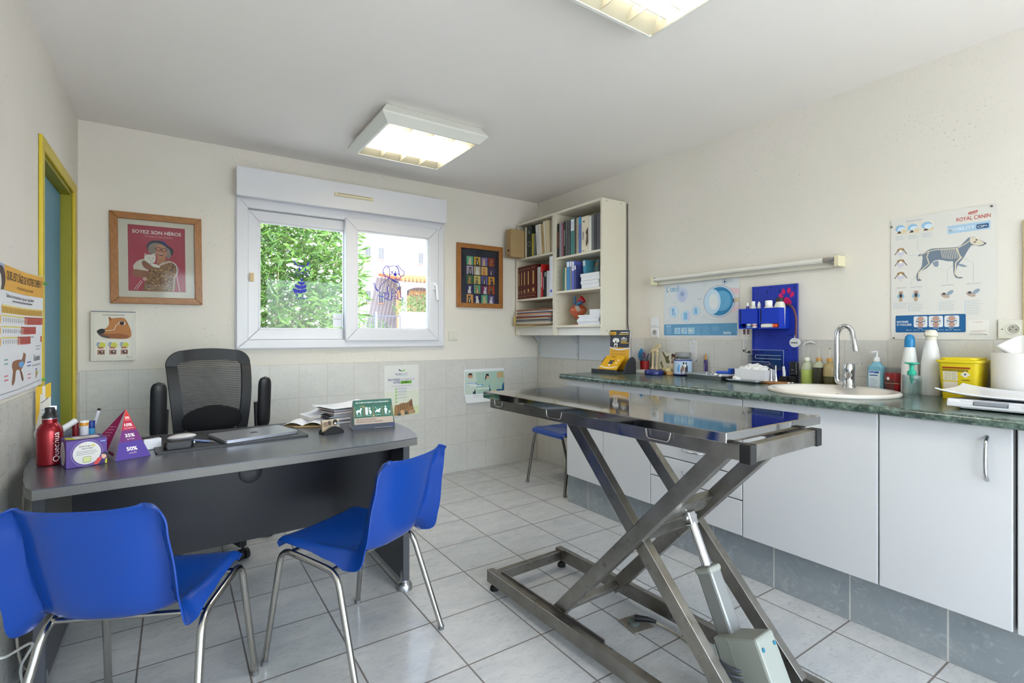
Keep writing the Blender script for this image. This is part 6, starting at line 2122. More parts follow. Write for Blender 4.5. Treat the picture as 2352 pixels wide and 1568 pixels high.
MB(mat('tube_orange', '#d8542f', 0.4)).tube([(0, -0.0222, 0), (0, -0.05, 0)], 0.0142, 18).build('tube_label', t)

M_hose = mat('hose_brown', '#5d3a40', 0.5)
st_ = thing('stethoscope', 'brown stethoscope slung through the blue bins with a chrome chest piece', 'stethoscope', (2.87, 1.58, 1.2))
L_ = lambda x, y, z: (x - 2.87, y - 1.58, z - 1.2)
MB(M_hose).tube(smooth3 := bend([L_(2.922, 1.545, 1.374), L_(2.915, 1.50, 1.384), L_(2.885, 1.455, 1.36), L_(2.88, 1.437, 1.30), L_(2.88, 1.440, 1.185)], 0.06, 8), 0.0062, 12).build('hose', st_)
MB(mat('chest_silver', '#c9cbce', 0.3, spec=0.8)).tube([L_(2.868, 1.443, 1.164), L_(2.892, 1.443, 1.164)], [0.026, 0.024], 26).tube([L_(2.88, 1.4415, 1.186), L_(2.88, 1.442, 1.205)], 0.006, 10).build('chest_piece', st_)
MB(mat('gauge_band', '#56565c', 0.4)).box(*L_(2.8668, 1.425, 1.160), *L_(2.8679, 1.461, 1.166)).build('chest_band', st_)
b = MB(M_hose)
b.tube([L_(2.862, 1.735, 1.241), L_(2.862, 1.734, 1.21)], 0.0065, 10).tube([L_(2.862, 1.709, 1.241), L_(2.862, 1.709, 1.21)], 0.0065, 10)
b.build('hose_fork', st_)
b = MB(M_tap)
b.tube(bend([L_(2.862, 1.734, 1.212), L_(2.862, 1.737, 1.13), L_(2.862, 1.722, 1.097), L_(2.85, 1.704, 1.101)], 0.025), 0.0028, 8)
b.tube(bend([L_(2.862, 1.709, 1.212), L_(2.862, 1.722, 1.12), L_(2.86, 1.735, 1.112)], 0.02), 0.0028, 8)
b.build('ear_tubes', st_)
b = MB(M_black)
b.ball(L_(2.85, 1.697, 1.104), 0.0085, 12, 8).ball(L_(2.86, 1.737, 1.112), 0.0065, 12, 8)
b.build('ear_tip', st_)
tag(MB(mat('tube_white_clear', '#d9dcdc', 0.3)).tube(smooth_pts := bend([(2.93, 1.425, 1.150), (2.93, 1.41, 1.165), (2.935, 1.385, 1.170), (2.949, 1.37, 1.160)], 0.02), 0.004, 8).build('wall_hook'), 'bent white plastic hook on the tiles beside the blue panel', 'hook')
for i, (yy, zz, lb) in enumerate(((1.372, 1.165, 'rusty screw in the tiles above the dark liquid bottle'), (1.295, 1.132, 'rusty screw in the tiles above the amber liquid bottle'))):
    tag(place(MB(mat('rust', '#6b4a33', 0.7)).tube([(0, 0, 0), (-0.004, 0, 0)], [0.0035, 0.0025], 8).build('screw'), (XR - 0.0092, yy, zz)), lb, 'screw')

# ================================================================== things on the worktop
W0 = WZ + 0.0005
M_disp = mat('display_black', '#2f3033', 0.5, var=0.05)
YEL = '#dba621'
ds = thing('leaflet_stand', 'black countertop stand holding yellow dog leaflets and a tall card', 'stand', (2.71, 2.652, W0), R(-90))
# local +Y looks into the room's corner, local -Y towards the viewer
b = MB(M_disp)
prof = [(-0.13, 0.0), (0.10, 0.0), (0.105, 0.055), (0.085, 0.085), (0.055, 0.092), (0.02, 0.055), (-0.02, 0.03), (-0.13, 0.022)]
b.prism([(p_[0], p_[1]) for p_ in [(-0.13, 0), (0.08, 0), (0.08, 0.012), (-0.13, 0.012)]], -0.125, 0.125, 'x', 0.002)
for s in (-1, 1):
    b.prism([(-0.05, 0.012), (0.08, 0.012), (0.08, 0.075), (0.07, 0.104), (0.045, 0.118), (0.015, 0.110), (-0.02, 0.075)], min(s * 0.118, s * 0.125), max(s * 0.118, s * 0.125), 'x', 0.002)
b.prism([(-0.13, 0.0121), (-0.118, 0.0121), (-0.118, 0.026), (-0.13, 0.026)], -0.125, 0.125, 'x', 0.002)
b.prism([(0.04, 0.0121), (0.078, 0.0121), (0.074, 0.10), (0.052, 0.104)], -0.1178, 0.1178, 'x', 0.002)
b.build('stand_body', ds)
lf = MB(ink(YEL))
lf.T = Matrix.Translation((0.0, -0.055, 0.050)) @ Matrix.Rotation(R(47), 4, 'X')
lf.box(-0.085, -0.045, 0, 0.085, 0.085, 0.014)
lf.build('leaflets', ds)
ca, sa = math.cos(R(47)), math.sin(R(47))
p = PR(Vector((0.0, -0.055, 0.050)) + Vector((0, -sa, ca)) * 0.0142, (1, 0, 0), (0, ca, sa), (0, -sa, ca))
p.text('Scalibor', -0.03, 0.07, 0.016, '#3b3320', width=0.05, bold=0.02, l=1)
p.poly([(-0.02, 0.012), (-0.018, 0.05), (-0.006, 0.038), (0.01, 0.038), (0.024, 0.052), (0.022, 0.012), (0.01, -0.005), (-0.008, -0.005)], '#22242a', 1)
p.poly([(-0.012, 0.006), (0.012, 0.006), (0.006, -0.012), (-0.006, -0.012)], '#e9e6df', 2).ell(-0.008, 0.024, 0.005, 0.004, '#d9d9de', 2, 10).ell(0.012, 0.024, 0.005, 0.004, '#d9d9de', 2, 10)
p.poly(smooth([(-0.085, -0.015), (0, -0.028), (0.085, -0.012)], 4) + smooth([(0.085, -0.018), (0, -0.036), (-0.085, -0.022)], 4), '#e8e6e0', 1)
p.ell(0.06, 0.045, 0.008, 0.007, '#f0ead0', 1).ell(0.055, 0.018, 0.009, 0.007, '#f0ead0', 1)
p.build('leaflet_print', ds, normals=False)
cd = PR((0.0, 0.030, 0.078), (1, 0, 0), (0, 0.06, 0.998), (0, -0.998, 0.06))
cd.u = Vector((1.17, 0, 0))
cd.rect(-0.083, -0.06, 0.083, 0.235, YEL, 0).rect(-0.083, 0.105, 0.083, 0.235, '#2b2d36', 1)
cd.poly(smooth([(-0.083, 0.11), (0.0, 0.094), (0.083, 0.108)], 4) + smooth([(0.083, 0.099), (0, 0.084), (-0.083, 0.101)], 4), '#dcdce4', 2)
cd.rrect(-0.083, 0.198, -0.03, 0.222, 0.008, YEL, 2).text('Scalibor', -0.077, 0.204, 0.013, '#5a3412', width=0.04, bold=0.02, l=3)
cd.lines(0.005, 0.22, 0.07, 1, 0.01, 0.006, '#e8e6e0', 2, 0.02).lines(-0.008, 0.207, 0.083, 1, 0.01, 0.006, '#e0b52a', 2, 0.02)
cd.ell(-0.032, 0.155, 0.02, 0.021, '#e9e7e2', 2).ell(-0.05, 0.16, 0.008, 0.016, '#e9e7e2', 2, 14, R(-25)).ell(-0.012, 0.16, 0.008, 0.016, '#e9e7e2', 2, 14, R(25)).ell(-0.032, 0.145, 0.008, 0.008, '#26272c', 3, 12).ell(-0.041, 0.163, 0.003, 0.003, '#26272c', 3, 8).ell(-0.023, 0.163, 0.003, 0.003, '#26272c', 3, 8)
cd.rect(-0.046, 0.108, -0.016, 0.132, '#e9e7e2', 2).rect(-0.04, 0.11, -0.022, 0.124, '#26272c', 3)
cd.lines(0.012, 0.176, 0.06, 2, 0.012, 0.005, '#d9d7d2', 2).lines(0.012, 0.152, 0.066, 2, 0.01, 0.005, '#e0b52a', 2).ell(0.036, 0.176, 0.007, 0.007, '#e9e7e2', 3)
cd.lines(-0.073, 0.08, 0.14, 2, 0.02, 0.006, '#c08f18', 1, 0.1).lines(-0.073, 0.045, 0.03, 1, 0.01, 0.003, '#c08f18', 1)
cd.build('display_card', ds, normals=False)
b = MB(ink(YEL)).box(-0.097, 0.0, 0, 0.097, 0.0012, 0.293)
bk_ = b.build('card_back', ds)
bk_.location = (0, 0.0269, 0.018)
bk_.rotation_euler = (R(-3.4), 0, 0)

cp = thing('tumbler', 'red-filled clear tumbler with scissors handles beside the leaflet stand', 'cup', (2.90, 2.545, W0))
MB(mat('tumbler_red', '#8f1f1f', 0.25)).lathe([(0.031, 0), (0.036, 0.085), (0.033, 0.085), (0.0, 0.084)], 24).build('tumbler_body', cp)
MB(clear('clear_plastic', '#eef2f4', 0.05, 0.1)).lathe([(0.0362, 0.085), (0.038, 0.108), (0.0372, 0.108)], 24).build('tumbler_rim', cp)
sc_ = thing('scissors', 'scissors with red and blue loops standing in the red tumbler', 'scissors', (2.895, 2.545, W0 + 0.086))
b = MB(mat('scissor_red', '#8d3040', 0.4))
b.tube([(0.0 + 0.0, 0.014 * math.cos(a), 0.04 + 0.017 * math.sin(a)) for a in [2 * math.pi * i / 16 for i in range(16)]], 0.004, 8, closed=True)
b.build('handle', sc_)
MB(M_silver).box(-0.001, -0.003, 0.001, 0.001, 0.003, 0.022).build('blade', sc_)
tag(place(MB(mat('brush_blue', '#2f7fb0', 0.6)).sheet(lambda u, v: (0.012 * math.cos(u * 2 * math.pi) * math.sin(0.15 + v * 2.8), 0.032 * math.sin(u * 2 * math.pi) * math.sin(0.15 + v * 2.8), 0.11 * v), 14, 10).build('ice_pack'), (2.928, 2.60, W0 + 0.065)), 'blue rounded pack behind the leaflet stand', 'pack')
tag(place(MB(mat('pen_navy', '#2a3560', 0.4)).tube([(0, 0, 0), (0.0, -0.022, 0.05)], 0.004, 8).build('pen'), (2.895, 2.525, W0 + 0.087)), 'navy pen leaning in the red tumbler', 'pen')

M_bone = mat('bone', '#d5c59d', 0.5, var=0.12, scale=40)
bn = thing('bone_model', 'cream anatomical joint model of two leg bones on the worktop', 'model', (2.905, 2.44, W0 + 0.023))
b = MB(M_bone)
b.tube([(0, 0.034, 0.006), (0, 0.033, 0.03), (0.0, 0.03, 0.09), (0, 0.028, 0.125)], [0.013, 0.007, 0.006, 0.012], 10).ball((0, 0.026, 0.006), 0.010, 10, 7).ball((0, 0.042, 0.006), 0.010, 10, 7)
b.build('femur', bn)
b = MB(M_bone)
b.tube([(0, -0.004, 0.006), (0, -0.006, 0.03), (0, -0.01, 0.09), (0, -0.008, 0.125)], [0.013, 0.007, 0.006, 0.012], 10).ball((0, -0.012, 0.006), 0.010, 10, 7).ball((0, 0.004, 0.006), 0.010, 10, 7)
b.build('tibia', bn)
b = MB(M_bone)
b.tube([(0, 0.044, 0.128), (0, 0.0, 0.148), (0, -0.035, 0.175)], [0.010, 0.011, 0.008], 9).ball((0, 0.03, 0.135), (0.012, 0.014, 0.012), 10, 7).ball((0, -0.008, 0.135), (0.012, 0.013, 0.012), 10, 7).tube([(0, 0.04, 0.142), (0, 0.01, 0.165), (0, -0.03, 0.185)], 0.006, 8)
b.build('pelvis', bn)
MB(mat('model_base', '#2b2b2e', 0.4)).box(-0.03, -0.035, -0.0005, 0.03, 0.055, 0.005, 0.001, 1).tube([(0, 0.05, 0.005), (0, 0.05, 0.13)], 0.002, 6).build('base_plate', bn)
t = thing('anatomy_card', 'cream card with bone drawings propped against the tiles', 'card', (2.943, 2.395, W0))
t.rotation_euler = (0, R(3), 0)
MB(mat('card_cream', '#dad6c6', 0.6)).box(-0.0008, -0.055, 0, 0.0008, 0.055, 0.205).build('card', t)
p = PR((-0.0012, 0, 0), (0, -1, 0), (0, 0, 1), (-1, 0, 0))
p.lines(-0.04, 0.192, 0.08, 1, 0.01, 0.005, '#4a4638', 1, 0.02)
p.poly([(-0.03, 0.155), (-0.015, 0.15), (0.01, 0.12), (0.035, 0.13), (0.03, 0.1), (0.045, 0.085), (0.035, 0.07), (0.01, 0.075), (0.0, 0.105), (-0.02, 0.135)], '#6d6748', 1)
p.poly([(-0.045, 0.07), (-0.03, 0.09), (-0.02, 0.06), (0.0, 0.025), (-0.02, 0.02), (-0.03, 0.05)], '#7a7454', 1).poly([(-0.04, 0.02), (0.01, 0.02), (0.015, 0.005), (-0.04, 0.004)], '#5d573c', 1)
p.lines(0.01, 0.165, 0.035, 3, 0.01, 0.002, '#a39e88', 1).lines(0.01, 0.055, 0.035, 3, 0.01, 0.002, '#a39e88', 1)
p.build('card_print', t, normals=False)
t = thing('thin_box', 'flat white box with orange lettering under the bone model', 'box', (2.865, 2.45, W0), R(0))
MB(mat('box_paper', '#d8d5d0', 0.5)).box(-0.075, -0.075, 0, 0.07, 0.085, 0.022, 0.001, 1).build('box', t)
p = PR((-0.0753, 0.0, 0), (0, -1, 0), (0, 0, 1), (-1, 0, 0))
p.text('oproxi', -0.018, 0.007, 0.011, '#d08a78', width=0.034, bold=0.03, l=1)
p.build('print', t, normals=False)
tp_ = thing('tape_roll', 'dark blue adhesive tape ring lying on the green worktop', 'tape', (2.79, 2.362, W0))
MB(mat('tape_navy', '#1f2a6e', 0.3)).lathe([(0.040, 0.004), (0.043, 0.0), (0.062, 0.0), (0.066, 0.005), (0.066, 0.024), (0.062, 0.030), (0.043, 0.030), (0.040, 0.026), (0.040, 0.004)], 36).build('ring', tp_)
t = thing('wooden_block', 'small tan wooden block between the tape ring and the biscuit jar', 'block', (2.845, 2.285, W0), R(-35))
MB(mat('tan_wood', '#b98a4f', 0.6, var=0.15, scale=12)).box(-0.02, -0.045, 0, 0.02, 0.04, 0.024, 0.003).m(mat('ivory', '#cbbf8a', 0.6)).box(-0.018, -0.01, 0.0242, 0.018, 0.08, 0.046, 0.003).build('block', t)
fg = thing('dog_figurine', 'small brown and white toy dog figurine beside the biscuit jar', 'figurine', (2.912, 2.288, W0))
b = MB(mat('toy_brown', '#7d4a34', 0.5))
b.tube([(0, 0.0, 0.0), (0, 0, 0.03), (0, 0.0, 0.075), (0, 0.004, 0.095)], [0.024, 0.026, 0.02, 0.013], 14).ball((0, -0.006, 0.118), (0.018, 0.021, 0.02), 14, 9)
b.build('body', fg)
b = MB(mat('toy_cream', '#d9c9ae', 0.5))
b.ball((-0.018, 0.0, 0.045), (0.012, 0.018, 0.034), 12, 8).ball((-0.017, -0.004, 0.110), (0.013, 0.012, 0.010), 12, 8).ball((-0.016, 0.016, 0.012), (0.014, 0.010, 0.012), 10, 7).ball((-0.016, -0.016, 0.012), (0.014, 0.010, 0.012), 10, 7)
b.build('chest', fg)
b = MB(mat('toy_black', '#262224', 0.5))
b.ball((-0.028, -0.004, 0.112), 0.005, 8, 6).ball((0.0, 0.016, 0.128), (0.007, 0.006, 0.018), 10, 7).ball((0.0, -0.028, 0.128), (0.007, 0.006, 0.018), 10, 7).ball((0.0, -0.006, 0.137), (0.014, 0.016, 0.006), 10, 6).ball((-0.016, 0.003, 0.124), 0.003, 8, 6).ball((-0.016, -0.013, 0.124), 0.003, 8, 6)
b.build('ears', fg)
jr = thing('biscuit_jar', 'clear plastic jar with a grey lid and dog pictures', 'jar', (2.885, 2.195, W0), R(0))
MB(clear('jar_plastic', '#dfe8ee', 0.08, 0.1)).lathe([(0.05, 0), (0.056, 0.006), (0.058, 0.03), (0.060, 0.1), (0.056, 0.115), (0.046, 0.126), (0.046, 0.132)], 32).build('jar_wall', jr)
MB(mat('biscuits', '#a9a0ab', 0.7, var=0.35, scale=60)).lathe([(0.0, 0.004), (0.05, 0.004), (0.054, 0.03), (0.056, 0.1), (0.05, 0.112), (0.0, 0.115)], 26).build('biscuits', jr)
MB(mat('jar_lid', '#8b8b88', 0.45)).lathe([(0.050, 0.128), (0.051, 0.131), (0.051, 0.152), (0.048, 0.157), (0.0, 0.158)], 32).build('lid', jr)


def wrap(b, fn_r, col, a0, a1, z0, z1, n=16):
    b.m(ink(col))
    vs = []
    for i in range(n + 1):
        a = a0 + (a1 - a0) * i / n
        for z in (z0, z1):
            r_ = fn_r(z)
            vs.append((r_ * math.cos(a), r_ * math.sin(a), z))
    return b.geo(vs, [(2 * i, 2 * i + 2, 2 * i + 3, 2 * i + 1) for i in range(n)])


def wrap_ell(b, r_, col, a, z, ra, rz_, n=18):
    b.m(ink(col))
    vs = [(r_ * math.cos(a + ra * math.cos(2 * math.pi * i / n)), r_ * math.sin(a + ra * math.cos(2 * math.pi * i / n)), z + rz_ * math.sin(2 * math.pi * i / n)) for i in range(n)]
    return b.geo(vs, [tuple(range(n))])


b = MB()
f60 = lambda z: 0.0604 + 0 * z
wrap(b, f60, '#b9cde2', R(110), R(300), 0.006, 0.1, 26)
wrap(b, lambda z: 0.0612, '#27348f', R(90), R(320), 0.102, 0.108, 30)
wrap(b, lambda z: 0.0610, '#27348f', R(90), R(320), 0.006, 0.012, 30)
va = R(218)
wrap_ell(b, 0.0612, '#6a4636', va + 0.1, 0.035, 0.36, 0.03)
wrap_ell(b, 0.0616, '#8a6a55', va - 0.02, 0.05, 0.16, 0.02)
wrap_ell(b, 0.0614, '#2b3440', va + 0.42, 0.045, 0.12, 0.03)
wrap_ell(b, 0.0612, '#e3e3e3', va + 0.2, 0.075, 0.2, 0.018)
wrap_ell(b, 0.0618, '#3d3a3c', va + 0.08, 0.085, 0.09, 0.01)
wrap_ell(b, 0.0618, '#3d3a3c', va + 0.34, 0.085, 0.09, 0.01)
wrap_ell(b, 0.0614, '#5a9ad0', va - 0.5, 0.045, 0.14, 0.02)
wrap_ell(b, 0.0614, '#5a9ad0', va - 0.42, 0.068, 0.08, 0.012)
b.build('label', jr, normals=False)
nt_ = thing('note_pad', 'narrow white printed list hanging on the tiles above the worktop', 'note', (XR - 0.0095, 2.158, 1.022))
MB(mat('paper_list', '#d8d8d6', 0.6)).box(-0.002, -0.031, 0, 0, 0.031, 0.142).build('sheet', nt_)
p = PR((-0.0024, 0, 0), (0, -1, 0), (0, 0, 1), (-1, 0, 0))
p.lines(-0.024, 0.128, 0.045, 2, 0.01, 0.003, '#b2b2b8', 1, 0.1).lines(-0.024, 0.105, 0.046, 8, 0.007, 0.0025, '#b9b9bf', 1, 0.15).poly([(0.012, 0.0), (0.031, 0.0), (0.031, 0.02)], '#8a8a8c', 1)
p.build('print', nt_, normals=False)
MB(M_silver).box(-0.006, -0.012, 0.135, -0.0022, 0.012, 0.148, 0.001, 1).build('clip', nt_)
tb_ = thing('pen_tube', 'slim purple tube with a golden tip standing against the tiles', 'tube', (2.935, 2.052, W0))
MB(mat('tube_purple', '#3a2060', 0.35)).lathe([(0.011, 0), (0.012, 0.003), (0.012, 0.10), (0.010, 0.112), (0, 0.112)], 16).build('tube_body', tb_)
MB(mat('tube_gold', '#a8793a', 0.35, metal=0.6)).lathe([(0.0085, 0.1122), (0.006, 0.135), (0.002, 0.155), (0, 0.155)], 14).build('tip', tb_)
p = PR((-0.0123, 0, 0), (0, -1, 0), (0, 0, 1), (-1, 0, 0))
p.rect(-0.003, 0.03, 0.003, 0.085, '#8f7fb8', 1)
p.build('print', tb_, normals=False)

# steel trays
M_tray = mat('tray_steel', '#c3c5c9', 0.32, metal=1.0)


def tray(name, label, loc, rz, lx, ly, h, rim=0.014):
    t = thing(name, label, 'tray', loc, rz)
    o = rounded(-lx / 2, -ly / 2, lx / 2, ly / 2, 0.025)
    sc2 = lambda k, z: [((x - math.copysign(k, x)), (y - math.copysign(k, y)), z) for x, y in o]
    rows = [sc2(0.0, h), sc2(0.0, h - 0.004), sc2(rim * 0.7, h - 0.003), sc2(rim + 0.006, 0.0)]
    inn = [sc2(rim + 0.009, 0.002), sc2(rim * 0.75, h - 0.001)]
    b = MB(M_tray)
    n = len(o)
    allr = rows + inn
    vs = [v for r_ in allr for v in r_]
    fs = []
    for k in range(len(allr)):
        if k == 3:
            continue
        q = (k + 1) % len(allr)
        for i in range(n):
            fs.append((k * n + i, k * n + (i + 1) % n, q * n + (i + 1) % n, q * n + i))
    fs.append(tuple(range(3 * n, 4 * n))[::-1])
    fs.append(tuple(range(4 * n, 5 * n)))
    b.geo(vs, fs)
    b.build('tray', t)
    return t


tray('instrument_tray', 'deep steel tray with instruments beside the white cotton box', (2.81, 1.915, W0), R(-8), 0.22, 0.30, 0.034)
b = MB(M_tap)
for i in range(7):
    a = R(i * 26)
    b.tube([(0.03 * math.cos(a + k * 0.55), 0.032 * math.sin(a * 0.7 + k * 0.55), 0.02 + 0.018 * math.sin(k * 0.4 + i)) for k in range(9)], 0.0022, 6)
tag(place(b.build('chain'), (2.83, 1.925, W0 + 0.004)), 'tangle of shiny steel chain lying in the instrument tray', 'chain')
sc3 = thing('surgical_scissors', 'dark-handled surgical scissors lying in the instrument tray', 'scissors', (2.835, 1.985, W0 + 0.004), R(25))
MB(M_black).tube([(0.012 * math.cos(a), 0.012 * math.sin(a), 0.010) for a in [2 * math.pi * i / 14 for i in range(14)]], 0.0035, 6, closed=True).tube([(0.012 * math.cos(a), 0.03 + 0.012 * math.sin(a), 0.010) for a in [2 * math.pi * i / 14 for i in range(14)]], 0.0035, 6, closed=True).build('handle', sc3)
MB(M_silver).bar((0.012, 0.004, 0.008), (0.07, 0.022, 0.006), 0.005, 0.002).bar((0.012, 0.026, 0.010), (0.07, 0.018, 0.009), 0.005, 0.002).build('blade', sc3)
cl = thing('clipper', 'bright blue hand clipper lying across the instrument tray', 'clipper', (2.845, 1.84, W0 + 0.034), R(4))
MB(mat('clip_blue', '#1c52c4', 0.35)).box(-0.02, -0.02, 0.0, 0.02, 0.06, 0.018, 0.006).box(-0.024, -0.04, 0.0, 0.024, -0.0202, 0.036, 0.004).build('body', cl)
bx_ = thing('cotton_box', 'open white box full of cotton wool in front of the blue panel', 'box', (2.85, 1.665, W0 + 0.0125), R(0))
b = MB(mat('box_white_card', '#dcdcdf', 0.5))
b.box(-0.055, -0.1, 0, 0.055, 0.09, 0.002).box(-0.055, -0.1, 0.002, -0.053, 0.09, 0.062).box(0.053, -0.1, 0.002, 0.055, 0.09, 0.062).box(-0.053, -0.1, 0.002, 0.053, -0.098, 0.062).box(-0.053, 0.088, 0.002, 0.053, 0.09, 0.062)
b.build('box', bx_)
tag(place(MB(mat('cotton', '#e6e6e4', 0.95, bump=0.8, bscale=70)).sheet(lambda u, v: ((u - 0.5) * 0.1, (v - 0.5) * 0.172, 0.03 + 0.045 * math.sin(u * math.pi) * (0.5 + 0.5 * math.sin(v * math.pi)) + 0.007 * math.sin(u * 17 + v * 5) * math.cos(v * 23)), 18, 24, 0.003).build('cotton_wool', None), (2.85, 1.66, W0 + 0.03)), 'fluffy white cotton wool heaped in the open white box', 'cotton')
bd = thing('wooden_board', 'long tan wooden board under the cotton box and otoscope cones', 'board', (2.872, 1.625, W0))
MB(mat('board_wood', '#b07a48', 0.55, var=0.15, scale=8)).box(-0.075, -0.155, 0, 0.072, 0.16, 0.012, 0.002).build('board', bd)
MB(M_tap).tube(bend([(-0.02, -0.1552, 0.006), (-0.02, -0.185, 0.010), (0.03, -0.185, 0.010), (0.03, -0.1552, 0.006)], 0.01), 0.0035, 8).build('board_handle', bd)
tray('swab_tray', 'shallow steel tray with a cotton swab in front of the wooden board', (2.752, 1.665, W0), R(-4), 0.09, 0.215, 0.016, 0.008)
tag(place(MB(mat('cotton', '#e6e6e4', 0.95)).ball((0, 0, 0.014), (0.018, 0.026, 0.015), 14, 9).ball((0.004, 0.014, 0.02), (0.012, 0.014, 0.012), 12, 8).build('cotton_ball'), (2.75, 1.715, W0 + 0.0035)), 'wad of white cotton in the shallow steel tray', 'cotton')
bw = W0 + 0.0125
for (x, y, s, lab) in ((2.838, 1.556, 0.85, 'shorter shiny steel otoscope cone on the wooden board'), (2.842, 1.532, 1.15, 'taller shiny steel otoscope cone on the wooden board')):
    tag(place(MB(M_tap).lathe([(0.012 * s, 0), (0.0115 * s, 0.004), (0.008 * s, 0.018 * s), (0.0038 * s, 0.04 * s), (0.003 * s, 0.078 * s), (0.0025 * s, 0.078 * s), (0.0, 0.0779 * s)], 20).build('otoscope_cone'), (x, y, bw)), lab, 'cone')
ot = thing('otoscope', 'white slim otoscope handle standing in a black charger', 'otoscope', (2.875, 1.502, bw), R(0))
MB(mat('oto_white', '#d5d7d8', 0.35)).tube([(0, 0.0, 0.012), (0, 0.0, 0.05), (0, 0.004, 0.085)], [0.008, 0.0085, 0.006], 14).build('handle', ot)
MB(M_black).box(-0.02, -0.02, 0, 0.02, 0.02, 0.03, 0.004).build('charger', ot)
dv = thing('charging_device', 'black rounded handheld device in its stand by the blue panel', 'device', (2.90, 1.462, bw))
MB(mat('device_black', '#1b1c20', 0.35)).box(-0.018, -0.026, 0.031, 0.014, 0.02, 0.115, 0.012, 3).build('device_body', dv)
MB(M_black).box(-0.022, -0.018, 0, 0.018, 0.020, 0.0305, 0.004).build('device_stand', dv)
p = PR((-0.0184, 0, 0), (0, -1, 0), (0, 0, 1), (-1, 0, 0))
p.ell(0.003, 0.09, 0.004, 0.005, '#3a3d48', 1, 12).rect(-0.004, 0.066, 0.010, 0.070, '#8a8c94', 1).rect(-0.002, 0.045, 0.004, 0.05, '#6a6c74', 1)
p.build('device_print', dv, normals=False)
ac = thing('leaflet_holder', 'clear acrylic leaflet holder against the blue panel', 'holder', (2.918, 1.628, W0 + 0.072))
b = MB(clear('acrylic', '#e9eef6', 0.03, 0.16))
b.box(0, -0.1, 0, 0.003, 0.1, 0.115).box(-0.028, -0.1, 0, -0.0255, 0.1, 0.085)
b.build('holder_sheets', ac)
b = MB(mat('acrylic_edge', '#a9b4cf', 0.2))
b.tube([(0, -0.1, 0.115), (0, 0.1, 0.115)], 0.0014, 6).tube([(0, -0.1, 0.0), (0, -0.1, 0.115)], 0.0014, 6)
b.tube(bend([(-0.029, -0.1, 0.085), (-0.029, 0.05, 0.085), (-0.029, 0.055, 0.072), (-0.029, 0.05, 0.064), (-0.029, -0.1, 0.064)], 0.01), 0.0014, 6).tube([(-0.029, 0.1, 0.045), (-0.029, -0.03, 0.045), (-0.029, -0.038, 0.035), (-0.029, -0.02, 0.03)], 0.0014, 6)
b.build('holder_edges', ac)

# liquid bottles by the basin
M_poly = mat('bottle_milky', '#d3d6c4', 0.3, trans=0.35)
for (y, liq, fill, capc, straw, lab) in ((1.392, '#a9b860', 0.085, '#d9dccb', False, 'squat bottle of yellow-green liquid beside the blue panel'),
                                         (1.330, '#35352a', 0.10, '#b98a4a', True, 'bottle of dark liquid with an orange cap and a straw'),
                                         (1.277, '#4a4526', 0.055, '#b98a3f', True, 'bottle half full of amber-brown liquid behind the spout')):
    t = thing('solution_bottle', lab, 'bottle', (2.905, y, W0))
    MB(mat('liquid_' + liq.lstrip('#'), liq, 0.2)).lathe([(0.028, 0), (0.030, 0.003), (0.030, fill), (0.0, fill)], 22).build('liquid', t)
    MB(mat('bottle_' + capc.lstrip('#'), '#c9ceb0' if capc != '#b98a3f' else '#b9a472', 0.25, trans=0.3)).lathe([(0.030, fill + 0.0003), (0.030, 0.092 if fill < 0.092 else fill + 0.004), (0.024, 0.118), (0.013, 0.128), (0.012, 0.134), (0, 0.134)], 22).build('bottle_neck', t)
    MB(mat('cap_' + capc.lstrip('#'), capc, 0.5)).lathe([(0.0145, 0.1342), (0.0145, 0.148), (0.012, 0.152), (0, 0.152)], 18).build('cap', t)
    if straw:
        MB(mat('straw', '#c9c6b0', 0.4)).tube([(0, 0, 0.1522), (0.0, -0.002, 0.2)], 0.003, 8).build('straw', t)
# soap
sp_ = thing('soap_bottle', 'pale blue pump bottle of hand wash behind the basin', 'bottle', (2.905, 1.060, W0), R(0))
MB(mat('soap_blue', '#7fb9cc', 0.25, trans=0.15)).prism(rounded(-0.022, -0.036, 0.022, 0.036, 0.014), 0.0, 0.118, 'z', 0.004).sheet(lambda u, v: ((0.022 - 0.012 * v) * math.copysign(abs(math.cos(u * 2 * math.pi)) ** 0.6, math.cos(u * 2 * math.pi)), (0.036 - 0.024 * v ** 0.8) * math.copysign(abs(math.sin(u * 2 * math.pi)) ** 0.6, math.sin(u * 2 * math.pi)), 0.116 + 0.028 * v), 28, 6).build('bottle_body', sp_)
b = MB(mat('pump_white', '#dcdddd', 0.4))
b.lathe([(0.0145, 0.143), (0.0145, 0.16), (0.010, 0.166), (0.006, 0.168), (0.0055, 0.19), (0, 0.19)], 18).bar((0.008, 0, 0.194), (-0.034, 0.012, 0.190), 0.012, 0.008, bev=0.003)
b.build('pump', sp_)
p = PR((-0.0224, 0, 0), (0, -1, 0), (0, 0, 1), (-1, 0, 0))
p.rect(-0.027, 0.012, 0.022, 0.098, '#cfdbe2', 1).rect(-0.025, 0.086, 0.018, 0.096, '#2f5aa0', 2).poly([(-0.024, 0.095), (-0.012, 0.0875), (0.0, 0.095), (-0.006, 0.0875), (-0.018, 0.0875)], '#dfe8f0', 3).lines(-0.023, 0.079, 0.036, 1, 0.01, 0.006, '#3f6a90', 2, 0.05).lines(-0.023, 0.06, 0.036, 7, 0.007, 0.0022, '#7f98a8', 2)
p.build('label', sp_, normals=False)
ct = thing('sharps_tub', 'clear and red plastic tub next to the pump bottle', 'tub', (2.90, 0.985, W0), R(0))
MB(mat('tub_red', '#a31a20', 0.3)).lathe([(0.030, 0.001), (0.036, 0.02), (0.040, 0.092), (0.0, 0.092)], 26).build('tub_contents', ct)
